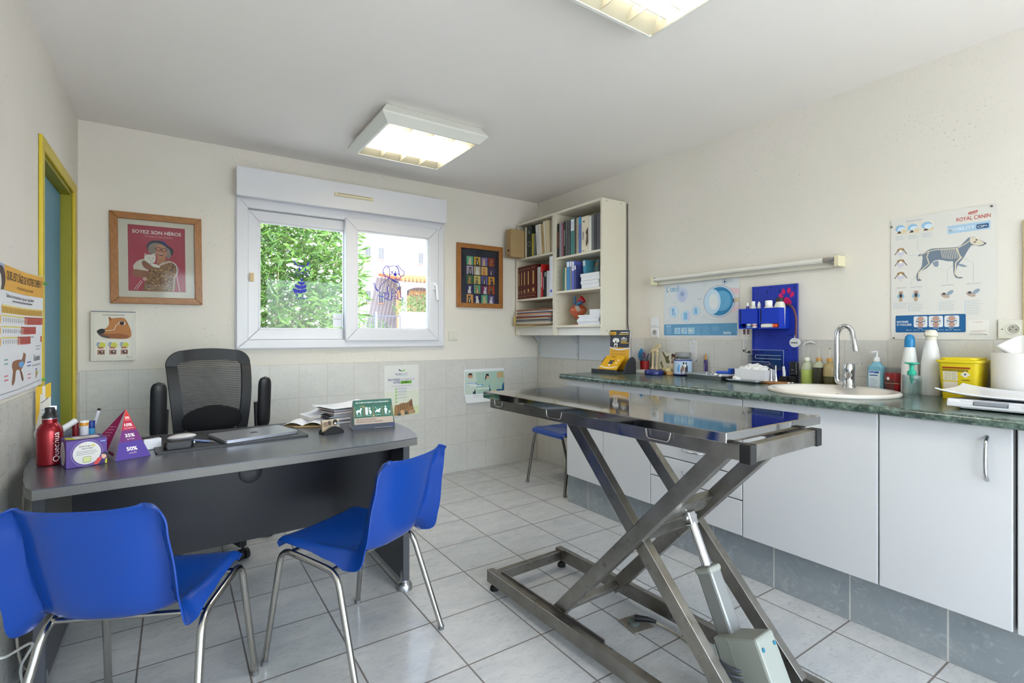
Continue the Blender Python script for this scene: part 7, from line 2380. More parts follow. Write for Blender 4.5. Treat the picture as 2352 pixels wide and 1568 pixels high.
MB(clear('clear_plastic', '#eef2f4', 0.05, 0.1)).lathe([(0.034, 0), (0.043, 0.11), (0.046, 0.112), (0.046, 0.116)], 28).build('tub_wall', ct)
b = MB()
wrap(b, lambda z: 0.041, '#5a2f2c', R(140), R(200), 0.01, 0.06)
wrap_ell(b, 0.0425, '#dcd8d4', R(165), 0.066, 0.16, 0.008)
wrap(b, lambda z: 0.0415, '#a88a74', R(130), R(230), 0.042, 0.045)
b.build('tub_label', ct, normals=False)
# blue-capped bottle
bc = thing('spray_bottle', 'white bottle with a bright blue domed cap', 'bottle', (2.875, 0.915, W0))
MB(mat('bottle_ivory', '#d9dad6', 0.3)).lathe([(0.033, 0), (0.034, 0.006), (0.033, 0.10), (0.031, 0.14), (0.024, 0.195), (0.0205, 0.218), (0, 0.218)], 26).build('bottle_body', bc)
MB(mat('cap_blue', '#1f86c0', 0.3, trans=0.2)).lathe([(0.0205, 0.2182), (0.0205, 0.25), (0.017, 0.268), (0.008, 0.278), (0, 0.279)], 24).build('cap', bc)
# glass pump bottle
gp = thing('glass_pump_bottle', 'square clear glass pump bottle with a green pump', 'bottle', (2.752, 0.868, W0), R(30))
MB(clear('glass_clear', '#e9f1f0', 0.02, 0.14)).prism(rounded(-0.034, -0.030, 0.034, 0.030, 0.008), 0.0, 0.096, 'z', 0.006).prism(rounded(-0.029, -0.025, 0.029, 0.025, 0.006), 0.008, 0.09, 'z').build('glass_body', gp)
b = MB(mat('pump_green', '#2fae92', 0.35))
b.lathe([(0.016, 0.0965), (0.017, 0.1), (0.0165, 0.112), (0.011, 0.118), (0.009, 0.12), (0.0085, 0.14), (0.010, 0.142), (0.028, 0.148), (0.028, 0.152), (0.010, 0.153), (0, 0.153)], 22)
b.tube([(0, 0, 0.0955), (0, 0, 0.075), (0, 0, 0.058)], [0.009, 0.007, 0.003], 12)
b.build('pump', gp)
MB(mat('dip_tube', '#cfd8d6', 0.4)).tube([(0, 0, 0.058), (0.004, 0.003, 0.012)], 0.0022, 8).build('dip_tube', gp)
# white cleaning bottle
wb = thing('cleaner_bottle', 'tall white plastic bottle with a hooded nozzle', 'bottle', (2.885, 0.838, W0), R(0))
b = MB(mat('bottle_white', '#dcdcdb', 0.3))
b.lathe([(0.036, 0), (0.038, 0.006), (0.038, 0.10), (0.036, 0.15), (0.027, 0.215), (0.021, 0.242), (0.0205, 0.25), (0, 0.25)], 28)
b.build('bottle_body', wb)
MB(mat('nozzle_cream', '#d5d0c0', 0.4)).lathe([(0.021, 0.2502), (0.021, 0.268), (0.026, 0.272), (0.026, 0.286), (0.018, 0.298), (0, 0.3)], 22).box(-0.034, -0.006, 0.272, -0.02, 0.012, 0.286, 0.003).build('cap', wb)
# yellow sharps bin
yb = thing('sharps_bin', 'yellow sharps disposal bin with labels on the worktop', 'bin', (2.845, 0.712, W0), R(-2))
M_yel = mat('bin_yellow', '#d8c018', 0.4, var=0.03)


def frustum(b, p0, z0, p1, z1, close=True):
    n = len(p0)
    vs = [(x, y, z0) for x, y in p0] + [(x, y, z1) for x, y in p1]
    fs = [(i, (i + 1) % n, n + (i + 1) % n, n + i) for i in range(n)]
    if close:
        fs += [tuple(range(n))[::-1], tuple(range(n, 2 * n))]
    return b.geo(vs, fs)


b = MB(M_yel)
frustum(b, rounded(-0.062, -0.057, 0.062, 0.057, 0.014), 0, rounded(-0.075, -0.069, 0.075, 0.069, 0.016), 0.158)
b.build('bin_body', yb)
b = MB(mat('bin_lid_yellow', '#d9c41c', 0.4))
b.prism(rounded(-0.082, -0.075, 0.082, 0.075, 0.016), 0.1585, 0.168, 'z', 0.002).prism(rounded(-0.07, -0.063, 0.07, 0.063, 0.02), 0.1682, 0.178, 'z', 0.003)
b.build('lid', yb)
sl = 0.013 / 0.158
p = PR((-0.0625, 0, 0), (0, -1, 0), (-sl, 0, 1), (-1, 0, -sl))
p.rect(-0.052, 0.132, 0.042, 0.139, '#8f3a1a', 1).lines(-0.052, 0.129, 0.09, 2, 0.006, 0.0035, '#5a4a14', 1, 0.05)
p.rect(-0.05, 0.08, 0.0, 0.12, '#d9d2b4', 1).line([(-0.026, 0.08), (-0.026, 0.12)], 0.001, '#8a8468', 2).line([(-0.05, 0.1), (0, 0.1)], 0.001, '#8a8468', 2)
for (x, y) in ((-0.038, 0.11), (-0.013, 0.11), (-0.038, 0.09), (-0.013, 0.09)):
    p.ring(x, y, 0.006, 0.005, 0.0012, '#6a6450', 2, 12)
p.rect(-0.05, 0.045, 0.0, 0.075, '#d8cdbd', 1).rect(-0.05, 0.03, 0.0, 0.04, '#d8cdbd', 1)
p.poly([(0.025, 0.094), (0.042, 0.108), (0.025, 0.122), (0.008, 0.108)], '#dcd8c8', 1).ell(0.025, 0.109, 0.004, 0.004, '#55506a', 2, 10)
p.text('UN3291', 0.012, 0.082, 0.007, '#3a3414', width=0.028, bold=0.02, l=1)
for i in range(18):
    p.rect(0.008 + i * 0.002, 0.05, 0.009 + i * 0.002, 0.058, '#5a5218', 1)
p.build('label', yb, normals=False)
# paper towel roll
rl = thing('paper_roll', 'big white centre-feed paper roll with a torn sheet on top', 'roll', (2.845, 0.530, W0))
MB(mat('roll_paper', '#dad8d4', 0.85, bump=0.15, bscale=90)).lathe([(0.012, 0.0), (0.092, 0.0), (0.094, 0.003), (0.094, 0.2), (0.092, 0.203), (0.02, 0.203), (0.018, 0.19), (0.012, 0.0)], 40).build('roll', rl)
MB(mat('roll_sheet', '#e6e5e3', 0.85)).sheet(lambda u, v: (-0.02 + 0.02 * math.sin(u * 7) * (0.4 + v), 0.012 + (u - 0.5) * (0.05 + 0.085 * v) + 0.026 * v, 0.196 + 0.075 * v * (0.75 + 0.3 * math.sin(u * 5 + 0.6))), 18, 8, 0.0006).sheet(lambda u, v: (0.01 + 0.015 * math.cos(u * 6) * (0.3 + v), -0.02 + (u - 0.5) * (0.04 + 0.05 * v) - 0.02 * v, 0.196 + 0.058 * v * (0.7 + 0.3 * math.sin(u * 4))), 14, 7, 0.0006).build('torn_sheet', rl)
# pet scale
sc_ = thing('pet_scale', 'white pet weighing scale with a curved tray on the worktop', 'scale', (2.575, 0.41, W0), R(0))
M_scale = mat('scale_white', '#d9dade', 0.3, var=0.01)
b = MB(M_scale)
b.prism(rounded(-0.155, -0.28, 0.17, 0.235, 0.03), 0.006, 0.034, 'z', 0.008)
b.build('scale_base', sc_)
b = MB(mat('scale_panel', '#d3d4d9', 0.35))
vs = [(-0.158, -0.24, 0.012), (-0.158, 0.21, 0.012), (-0.148, 0.21, 0.040), (-0.148, -0.24, 0.040)]
b.prism([(-0.162, 0.010), (-0.152, 0.038), (-0.10, 0.038), (-0.10, 0.012)], -0.25, 0.245, 'y', 0.003)
b.build('display_housing', sc_)
p = PR((-0.1625, -0.02, 0.009), (0, -1, 0), (0.010 / 0.0297, 0, 0.028 / 0.0297), (-0.94, 0, 0.34))
p.rect(-0.19, 0.010, -0.095, 0.028, '#5d6068', 2).rect(-0.186, 0.013, -0.099, 0.025, '#80848c', 3).ell(-0.05, 0.018, 0.015, 0.008, '#c3c4ca', 2).lines(0.12, 0.024, 0.05, 2, 0.008, 0.003, '#b5b6bc', 2)
p.build('display_print', sc_, normals=False)
b = MB(M_scale)
b.sheet(lambda u, v: (-0.155 + 0.32 * u, -0.275 + 0.555 * v, 0.0435 + 0.020 * (abs(2 * v - 1) ** 3.5) + 0.012 * (2 * u - 1) ** 4), 20, 30, 0.005)
b.build('weighing_tray', sc_)
for (x, y) in ((-0.13, -0.24), (-0.13, 0.2), (0.14, -0.24), (0.14, 0.2)):
    MB(M_rub).lathe([(0.014, 0), (0.014, 0.006)], 14, (x, y, 0)).build('rubber_foot', sc_)

# ================================================================== things on the desk
D0 = DZT + 0.0005
bt = thing('water_bottle', 'dark red metal water bottle with a black loop cap on the desk', 'bottle', (-0.395, 2.475, D0))
bt.location = (-0.378, 2.455, D0)
g = N('bottle_red', 0.25, 0.6)
g.color(g.mix(g.ramp(g.noise(4, 2), 0.3, 0.7), '#7c0f1a', '#8e1722'))
g.b.inputs['Metallic'].default_value = 0.55
MB(g.m).lathe([(0.033, 0), (0.037, 0.004), (0.0375, 0.01), (0.0375, 0.115), (0.035, 0.132), (0.027, 0.146), (0.0215, 0.152), (0.0215, 0.166), (0, 0.166)], 32).build('bottle_body', bt)
MB(M_tap).lathe([(0.022, 0.1662), (0.022, 0.169), (0, 0.169)], 24).build('neck_ring', bt)
b = MB(M_black)
b.lathe([(0.0225, 0.1692), (0.0225, 0.176), (0.016, 0.186), (0.0135, 0.195), (0.0145, 0.204), (0.013, 0.207), (0, 0.207)], 22)
b.tube(bend([(0.012, -0.012, 0.178), (0.02, -0.014, 0.19), (0.012, -0.012, 0.202)], 0.008), 0.004, 8)
b.build('cap', bt)
vs, fs, x0, x1 = text_geo('Quechua', 0.0)
b = MB(ink('#e3dada'))
k = 0.105 / (x1 - x0)
ang0 = R(-53)
out_ = []
for (a, c_) in vs:
    th = ang0 - (c_ - 0.3) * 0.028 / 0.0378
    out_.append((0.0378 * math.cos(th), 0.0378 * math.sin(th), 0.014 + (a - x0) * k))
b.geo(out_, fs)
b.build('lettering', bt, normals=False)

tbx = thing('tissue_box', 'purple printed cardboard box in front of the pen tray', 'box', (-0.262, 2.345, D0), R(16))
PUR = '#4e3383'
MB(mat('box_purple', PUR, 0.45)).box(-0.057, 0.0, 0, 0.057, 0.11, 0.096, 0.001, 1).build('box', tbx)
p = PR((0.0, -0.0006, 0.002), (0.82, 0, 0), (0, 0, 1.04), (0, -1, 0))
p.ell(0.0, 0.044, 0.048, 0.039, '#d6d2cc', 1, 36).ring(0, 0.044, 0.054, 0.045, 0.0008, '#b9a9cf', 1)
p.text('Qu’est-ce que', -0.008, 0.066, 0.0075, '#33303a', width=0.038, align='c', bold=0.02, l=2).rect(0.014, 0.066, 0.028, 0.071, '#c9b94a', 2).text('chez le chien ?', 0.002, 0.058, 0.0075, '#4a4650', width=0.042, align='c', bold=0.02, l=2)
p.lines(-0.036, 0.052, 0.072, 3, 0.0055, 0.0016, '#8a8690', 2, 0.15)
p.rrect(-0.014, 0.012, 0.014, 0.032, 0.004, '#6a6668', 2).rrect(-0.0128, 0.0132, 0.0128, 0.0308, 0.003, '#c9cf8f', 3)
p.poly([(0.02, 0.002), (0.036, 0.022), (0.046, 0.026), (0.05, 0.018), (0.044, 0.008), (0.036, 0.0)], '#d14a48', 4).poly([(0.036, 0.0), (0.05, 0.014), (0.068, 0.01), (0.068, 0.0)], '#33265c', 5)
p.ell(0.058, 0.028, 0.009, 0.011, '#e0b098', 5).poly([(0.048, 0.034), (0.06, 0.042), (0.069, 0.036), (0.069, 0.024), (0.062, 0.032)], '#2b2240', 6).poly([(0.062, 0.0), (0.069, 0.0), (0.069, 0.02), (0.062, 0.012)], '#c7bf2a', 6)
p.rect(0.046, 0.078, 0.064, 0.081, '#8fa6d8', 1)
p.build('front_print', tbx, normals=False)
p = PR((-0.0576, 0.0555, 0), (0, -1.4, 0), (0, 0, 1.06), (-1, 0, 0))
p.ell(0.0, 0.044, 0.03, 0.04, '#d6d2cc', 1, 30).lines(-0.02, 0.07, 0.04, 9, 0.0055, 0.0015, '#8a8690', 2, 0.2).ell(-0.014, 0.016, 0.006, 0.01, '#3f7fa0', 3).rect(0.006, 0.012, 0.018, 0.026, '#b9bf8f', 2)
p.build('side_print', tbx, normals=False)
p = PR((0.0, 0.0575, 0.0966), (0.85, 0, 0), (0, 1.3, 0), (0, 0, 1))
p.rrect(-0.035, -0.025, 0.05, 0.02, 0.008, '#dcd8d2', 1).poly([(-0.06, -0.02), (-0.03, -0.03), (-0.035, 0.01), (-0.06, 0.02)], '#c9c434', 2).lines(-0.01, 0.01, 0.04, 4, 0.007, 0.0016, '#8a8690', 2)
p.build('top_print', tbx, normals=False)

pyr = thing('display_pyramid', 'red to purple cardboard pyramid with percentages on the desk', 'pyramid', (-0.14, 2.47, D0), 0)
PB = [(x + 0.14, y - 2.47, 0.0) for x, y in ((-0.0785, 2.419), (-0.184, 2.372), (-0.226, 2.515), (-0.303, 2.582), (-0.13, 2.60))]
ap = (-0.0215, 0.030, 0.178)


def lerp(a, c_, t):
    return tuple(a[i] + (c_[i] - a[i]) * t for i in range(3))


b = MB()
MR = ('#8d1c4e', '#8d1c4e', '#86184a', '#7d163f')
for k, cols in ((0, ('#4f3c92', '#6d3173', '#b02c44', '#cf3a36')), (1, ('#cdc6c8',) * 4), (2, MR), (3, MR), (4, MR)):
    A, B_ = PB[k], PB[(k + 1) % 5]
    lv = [0, 0.34, 0.57, 0.77, 1.0]
    for i in range(4):
        b.m(ink(cols[i]))
        q = [lerp(A, ap, lv[i]), lerp(B_, ap, lv[i]), lerp(B_, ap, lv[i + 1]), lerp(A, ap, lv[i + 1])]
        b.geo(q if i < 3 else q[:3], [tuple(range(4 if i < 3 else 3))])
b.geo(PB, [(4, 3, 2, 1, 0)])
b.build('pyramid', pyr, 5)


def facet(P, Q, up):
    """print plane on the face P-Q-UP, seen from outside: u runs P to Q"""
    P, Q, up = Vector(P), Vector(Q), Vector(up)
    u = (Q - P).normalized()
    m = (P + Q) / 2
    v = (up - m) - u * (up - m).dot(u)
    h = v.length
    v.normalize()
    return PR(m + u.cross(v) * 0.0004, u, v, u.cross(v)), h, (Q - P).length, (up - m).dot(u)


p, h_, w_, lean_ = facet(PB[1], PB[0], ap)
for (q, a_, c_, sz) in ((0.16, '50%', 'oeufs', 0.021), (0.43, '35%', 'larves', 0.019), (0.645, '10%', 'nymphes', 0.017), (0.80, '5%', 'adultes', 0.012)):
    p.text(a_, lean_ * q, h_ * q, sz, '#efe6e8', align='c', bold=0.03, l=1).text(c_, lean_ * q, h_ * q - sz * 0.62, sz * 0.55, '#d8b8c8', align='c', l=1)
p.build('front_print', pyr, normals=False)
p, h_, w_, lean_ = facet(PB[2], PB[1], ap)
p.text('95%', lean_ * 0.5 - 0.012, h_ * 0.53, 0.012, '#7d6f78', width=0.02, l=1)
for i in range(9):
    p.lines(lean_ * (0.1 + i * 0.04) - 0.045 + i * 0.003, h_ * (0.16 + i * 0.036), 0.08 - i * 0.006, 1, 0.01, 0.0016, '#a79aa2', 1)
p.rect(-0.05, 0.012, 0.03, 0.022, '#7d1c40', 1)
p.build('side_print', pyr, normals=False)
p, h_, w_, lean_ = facet(PB[3], PB[2], ap)
for i, tx in enumerate(('Exigez un', 'traitement', 'd\u2019action', 'rapide', 'contre les', 'puces')):
    p.text(tx, lean_ * (0.60 - i * 0.065), h_ * (0.60 - i * 0.065), 0.010, '#c890aa', align='c', width=0.03, l=1)
p.build('side_print', pyr, normals=False)

M_wiremesh = mat('organiser_grey', '#9a9ca2', 0.35, metal=0.7)
og = thing('desk_organiser', 'grey metal desk organiser tray behind the purple box', 'organiser', (-0.347, 2.668, D0), R(3))
b = MB(M_wiremesh)
b.box(-0.08, -0.06, 0, 0.075, 0.07, 0.003).box(-0.08, -0.06, 0.0031, -0.077, 0.07, 0.075).box(0.072, -0.06, 0.0031, 0.075, 0.07, 0.06).box(-0.077, 0.067, 0.0031, 0.072, 0.07, 0.085).box(-0.077, -0.06, 0.0031, 0.072, -0.057, 0.05).box(-0.01, -0.057, 0.0031, -0.007, 0.067, 0.07)
b.build('tray', og)
oz = D0 + 0.0035
items = [('glue_stick', 'white glue stick with an orange-ringed cap in the organiser', (-0.307, 2.668), '#d9dbe2', '#d6932a', 0.0145, 0.118, 0.02), ('marker_pen', 'dark red thick marker beside the glue stick', (-0.333, 2.660), '#74151c', '#6a1218', 0.010, 0.118, 0.03),
         ('highlighter', 'light blue highlighter with a navy cap in the organiser', (-0.287, 2.695), '#4fa3d6', '#25408f', 0.0115, 0.112, 0.03)]
for (nm, lb, (x, y), c1, c2, r_, hh, ch) in items:
    t = thing(nm, lb, 'pen', (x, y, oz))
    MB(mat('pen_' + c1.lstrip('#'), c1, 0.35)).lathe([(r_ * 0.9, 0), (r_, 0.003), (r_, hh - ch), (0, hh - ch)], 18).build('barrel', t)
    MB(mat('pen_' + c2.lstrip('#'), c2, 0.35)).lathe([(r_ * 1.04, hh - ch + 0.0003), (r_ * 1.04, hh - 0.008), (r_ * 1.0, hh - 0.006)], 18).m(mat('pen_top_' + nm, '#e6e6e6' if nm == 'glue_stick' else c2, 0.4)).lathe([(r_ * 1.12, hh - 0.006), (r_ * 1.1, hh), (0, hh + 0.001)], 18).build('cap', t)
t = thing('ballpoint_pen', 'white pen with a black end leaning out of the organiser', 'pen', (-0.302, 2.715, oz))
t.rotation_euler = (R(5), R(14), 0)
MB(mat('pen_whitish', '#d5d7de', 0.35)).tube([(0, 0, 0), (0, 0, 0.006), (0, 0, 0.158)], [0.001, 0.0055, 0.006], 12).build('barrel', t)
MB(M_black).tube([(0, 0, 0.1582), (0, 0, 0.166)], 0.0062, 12).build('end_plug', t)
t = thing('hand_cream_tube', 'crumpled white squeeze tube lying over the organiser edge', 'tube', (-0.372, 2.622, D0 + 0.092), R(20))
MB(mat('tube_soft', '#d3d3d6', 0.4)).tube([(-0.075, -0.005, 0.0), (-0.04, 0, 0.002), (0.0, 0.005, 0.004), (0.03, 0.012, 0.022), (0.05, 0.015, 0.036)], [0.013, 0.015, 0.013, 0.011, 0.012], 14).build('tube_body', t)
t = thing('stapler', 'dark blue stapler lying in the grey organiser', 'stapler', (-0.385, 2.672, oz), R(88))
MB(mat('stapler_blue', '#20233a', 0.35)).box(-0.05, -0.012, 0, 0.05, 0.012, 0.012, 0.003).box(-0.05, -0.010, 0.0125, 0.048, 0.010, 0.03, 0.005).build('body', t)
t = thing('metal_ruler', 'silver ruler sticking up behind the red water bottle', 'ruler', (-0.412, 2.655, oz))
t.rotation_euler = (0, R(4), R(20))
MB(M_silver).box(-0.011, -0.0012, 0, 0.011, 0.0012, 0.188, 0.0005, 1).build('blade', t)
t = thing('folded_leaflet', 'yellow and white leaflet standing behind the red water bottle', 'leaflet', (-0.447, 2.775, D0), R(0))
p = PR((0, 0, 0), (0.45, 0.893, 0), (0, 0, 1), (0.893, -0.45, 0))
p.warp = lambda a, b_, l: ((a - 0.06) * 0.3 + l * 0.9, (a - 0.06) * 0.55 - l * 0.4, b_)
p.rect(0, 0.0, 0.12, 0.262, '#d7d4c8', 0, 4).poly([(0, 0.1), (0.03, 0.16), (0.035, 0.232), (0.05, 0.225), (0.05, 0.262), (0, 0.262)], '#d9b13a', 1).poly([(0.075, 0.21), (0.12, 0.215), (0.12, 0.275), (0.075, 0.265)], '#d9b13a', 1)
p.text('Maternelle', 0.04, 0.19, 0.012, '#4a4a78', width=0.06, l=2, rot=R(18)).lines(0.045, 0.165, 0.06, 5, 0.014, 0.004, '#7f9fc0', 1)
p.build('sheet', t, normals=False)
t = thing('note_block', 'white paper cube behind the display pyramid', 'notepad', (-0.082, 2.57, D0), R(12))
MB(M_paper).box(-0.03, -0.03, 0, 0.03, 0.03, 0.042, 0.001, 1).build('sheets', t)
t = thing('ballpoint_pen', 'black pen on the paper cube behind the pyramid', 'pen', (-0.085, 2.565, D0 + 0.0425), R(30))
MB(M_black).tube([(-0.03, 0, 0.0045), (0.04, 0, 0.0045)], 0.0042, 10).build('barrel', t)

pad = thing('desk_pad', 'black desk pad under the silver laptop', 'pad', (0.212, 2.642, D0), R(4.4))
MB(mat('pad_black', '#26272b', 0.42, bump=0.08, bscale=120)).prism(rounded(-0.291, -0.2, 0.291, 0.2, 0.006), 0, 0.007, 'z', 0.002).build('pad', pad)
P0 = D0 + 0.0075
lp = thing('laptop', 'closed silver laptop on the black desk pad', 'laptop', (0.303, 2.592, P0), R(14))
M_alu = mat('laptop_silver', '#a8aab2', 0.3, metal=0.75)
MB(M_alu).prism(rounded(-0.158, -0.112, 0.158, 0.112, 0.012), 0.001, 0.0085, 'z', 0.002).build('base', lp)
lid = MB(M_alu).prism(rounded(-0.158, -0.112, 0.158, 0.112, 0.012), 0.0088, 0.0138, 'z', 0.002).build('lid', lp)
p = PR((0, 0, 0.0139), (1, 0, 0), (0, 1, 0), (0, 0, 1))
p.poly(smooth([(0, -0.019), (-0.008, -0.021), (-0.017, -0.008), (-0.018, 0.004), (-0.010, 0.011), (0.0, 0.008), (0.010, 0.011), (0.016, 0.006), (0.012, -0.002), (0.017, -0.009), (0.009, -0.021), (0, -0.019)], 3)[:-1], '#26262c', 1).ell(0.004, 0.017, 0.0025, 0.006, '#26262c', 1, 12, R(-30))
p.build('emblem', lid, normals=False)
ms = thing('computer_mouse', 'white computer mouse on the corner of the desk pad', 'mouse', (0.026, 2.672, P0), R(15))
MB(mat('mouse_white', '#c9c6c4', 0.3)).sheet(lambda u, v: (0.056 * math.cos(u * 2 * math.pi) * math.sin(v * math.pi / 2), 0.030 * math.sin(u * 2 * math.pi) * math.sin(v * math.pi / 2), 0.010 + 0.014 * math.cos(v * math.pi / 2)), 30, 10).build('top_shell', ms)
MB(mat('mouse_base', '#8f8f94', 0.4)).sheet(lambda u, v: (0.0555 * math.cos(u * 2 * math.pi) * (0.86 + 0.14 * v), 0.0297 * math.sin(u * 2 * math.pi) * (0.86 + 0.14 * v), 0.0 + 0.0095 * v), 30, 3).build('base_shell', ms)
gc = thing('glasses_case', 'black zipped pouch in front of the computer mouse', 'case', (0.012, 2.482, P0), R(6))
MB(mat('case_black', '#17171a', 0.4, bump=0.1, bscale=200)).prism(rounded(-0.052, -0.022, 0.052, 0.022, 0.012), 0, 0.027, 'z', 0.008).build('case', gc)
MB(M_silver).box(0.0525, -0.006, 0.012, 0.058, 0.002, 0.02, 0.001, 1).build('zip_pull', gc)
t = thing('ballpoint_pen', 'clear and blue ballpoint lying on the desk pad', 'pen', (0.098, 2.555, P0 + 0.0048), R(-50))
MB(mat('pen_clear_blue', '#8f9fd0', 0.2)).tube([(-0.06, 0, 0), (0.045, 0, 0)], 0.0046, 10).build('barrel', t)
MB(mat('pen_silver', '#c0c2c8', 0.25, metal=0.8)).tube([(0.0451, 0, 0), (0.06, 0, 0), (0.07, 0, -0.001)], [0.0046, 0.003, 0.001], 10).build('tip', t)
MB(mat('pen_cap_blue', '#4a5cc0', 0.3)).tube([(-0.075, 0, 0), (-0.0601, 0, 0)], 0.0048, 10).build('cap', t)

# papers
t = thing('open_notebook', 'open white notebook lying behind the laptop', 'notebook', (0.565, 2.775, D0), R(-28))
MB(mat('cover_tan', '#b79d6a', 0.6)).box(-0.09, -0.07, 0, 0.10, 0.07, 0.008, 0.001, 1).build('cover', t)
MB(M_paper).sheet(lambda u, v: (-0.095 + 0.2 * u, -0.068 + 0.136 * v, 0.0095 + 0.016 * math.sin(min(1, u * 2) * math.pi) * (u < 0.5) + 0.016 * math.sin(max(0, u * 2 - 1) * math.pi)), 24, 4, 0.001).build('pages', t)
p = PR((0, 0, 0.03), (1, 0, 0), (0, 1, 0), (0, 0, 1))
p.warp = lambda a, b_, l: (a, b_, 0.0098 + 0.016 * math.sin(min(1, (a + 0.095) / 0.1) * math.pi) * (a < 0.005) + 0.016 * math.sin(max(0, (a - 0.005) / 0.1) * math.pi) + l * 0.5)
for i in range(9):
    p.lines(0.025, 0.055 - i * 0.012, 0.05, 1, 0.01, 0.002, '#9fa6c0', 1, 0.2)
p.build('handwriting', t, normals=False)


def paper(label, x, y, z, rz, tilt=(0, 0), w_=0.148, h_=0.105, name='paper_sheet', col=None, ln=True, bow=0.006):
    t = thing(name, label, 'paper', (x, y, z), rz)
    t.rotation_euler = (tilt[0], tilt[1], rz)
    MB(col or M_paper).sheet(lambda u, v: ((u - 0.5) * 2 * w_, (v - 0.5) * 2 * h_, 0.0006 + bow * (2 * u - 1) ** 2 * (0.3 + 0.7 * v)), 10, 4, 0.0005).build('sheet', t)
    if ln:
        p = PR((0, 0, 0), (1, 0, 0), (0, 1, 0), (0, 0, 1))
        p.warp = lambda a, b_, l: (a, b_, 0.0012 + bow * (a / w_) ** 2 * (0.3 + 0.7 * (b_ / h_ / 2 + 0.5)) + l * 0.3)
        p.lines(-w_ * 0.8, h_ * 0.7, w_ * 0.7, 5, h_ * 0.2, 0.002, '#a9aec0', 1)
        p.build('print', t, normals=False)
    return t


M_fold = [mat('folder_' + c_.lstrip('#'), c_, 0.6, var=0.05) for c_ in ('#c3c4c8', '#7f4a36', '#b8b9be', '#4c4f5a', '#d8dae2', '#8f5a3a', '#cfd1d8')]
sx_, sy_ = 0.81, 2.81
zz_ = D0
labs_ = ('grey folder at the bottom of the paper stack on the desk', 'brown folder low in the paper stack on the desk', 'pale folder above the brown one in the paper stack', 'dark grey folder in the middle of the paper stack',
         'white folder in the upper paper stack on the desk', 'reddish-brown folder near the top of the paper stack', 'light grey folder topping the paper stack under the loose sheets')
for i, lb in enumerate(labs_):
    th_ = (0.012, 0.009, 0.012, 0.008, 0.012, 0.012, 0.010)[i]
    t = thing('folder', lb, 'folder', (sx_ + (0.008, -0.006, 0.004, -0.01, 0.006, -0.012, 0.002)[i], sy_ + (0.0, 0.005, -0.004, 0.0, 0.006, -0.006, 0)[i], zz_ + 0.0003), R((6, 2, 9, 4, 7, 14, 9)[i]))
    MB(M_fold[i]).box(-0.135, -0.085, 0, 0.135, 0.085, 0.0015).box(-0.134, -0.084, th_ - 0.0018, 0.134, 0.084, th_ - 0.0003).build('cover', t)
    MB(M_paper).box(-0.13, -0.082, 0.0016, 0.132, 0.082, th_ - 0.0019).build('sheets', t)
    zz_ += th_
paper('loose white sheet at the top of the paper stack on the desk', sx_ - 0.02, sy_ + 0.0, zz_ + 0.001, R(14), (0, 0), 0.15, 0.1)
paper('loose printed sheet just above the reddish folder, curling at its end', sx_ - 0.03, sy_ - 0.01, zz_ + 0.010, R(22), (0, 0), 0.15, 0.095, bow=0.010)
paper('written sheet sliding off the paper stack towards the notebook', 0.622, 2.845, D0 + 0.047, R(12), (0, R(-12)), 0.05, 0.07)
bh = thing('card_holder', 'rounded black holder with photo business cards on the desk', 'holder', (0.625, 2.487, D0), R(11))
b = MB(M_black)
arc = [(-0.05 + 0.1 * i / 20, 0.010 + 0.026 * math.sin(math.pi * i / 20)) for i in range(21)]
b.prism([(-0.05, 0)] + arc + [(0.05, 0)], -0.03, -0.026, 'y', 0.001)
b.prism([(-0.05, 0), (-0.05, 0.008), (0.05, 0.008), (0.05, 0)], -0.0258, 0.028, 'y', 0.001)
b.prism([(-0.05, 0.0081)] + [(x, z * 0.9 + 0.004) for x, z in arc] + [(0.05, 0.0081)], 0.022, 0.028, 'y', 0.001)
b.build('holder', bh)
cc = thing('business_card', 'business card with a photo of cats and a dog in the black holder', 'card', (0.625, 2.492, D0 + 0.0095), R(11))
cc.rotation_euler = (R(-8), 0, R(11))
MB(ink('#b9a68c')).box(-0.043, 0, 0, 0.043, 0.012, 0.054).build('cards', cc)
p = PR((0, -0.0004, 0), (1, 0, 0), (0, 0, 1), (0, -1, 0))
p.rect(-0.043, 0.02, 0.043, 0.054, '#a8957c', 1).rect(-0.043, 0.046, 0.043, 0.054, '#c9bba6', 2).ell(-0.025, 0.034, 0.013, 0.012, '#8a7460', 2).ell(-0.006, 0.036, 0.008, 0.010, '#5a4636', 3).ell(0.022, 0.038, 0.012, 0.014, '#2c2322', 3).ell(0.022, 0.033, 0.006, 0.005, '#d8cdbc', 4).ell(0.036, 0.03, 0.006, 0.008, '#7d93a0', 3)
for s in (-0.011, -0.003):
    p.poly([(s - 0.003, 0.042), (s + 0.003, 0.042), (s, 0.052)], '#4a382c', 4)
p.build('photo_print', cc, normals=False)
tc_ = thing('tent_card', 'green printed tent card about pet behaviour on the desk end', 'card', (0.8405, 2.535, D0), R(-5.5))
b = MB(ink('#c9cbd0'))
H_, dp = 0.14, 0.052
b.geo([(-0.116, -dp, 0), (0.116, -dp, 0), (0.108, 0, H_), (-0.108, 0, H_), (-0.116, dp, 0), (0.116, dp, 0)], [(0, 1, 2, 3), (4, 3, 2, 5), (0, 4, 5, 1)])
b.build('card', tc_)
su = math.hypot(dp, H_)
p = PR((0, -dp - 0.0003, 0), (1, 0, 0), (0, dp / su, H_ / su), (0, -H_ / su, dp / su))
k_ = su
p.poly([(-0.116, 0), (0.116, 0), (0.108, k_), (-0.108, k_)], '#3d4452', 1)
p.poly([(-0.1145, k_ * 0.2), (0.1145, k_ * 0.2), (0.108, k_), (-0.108, k_)], '#2f5f52', 2)
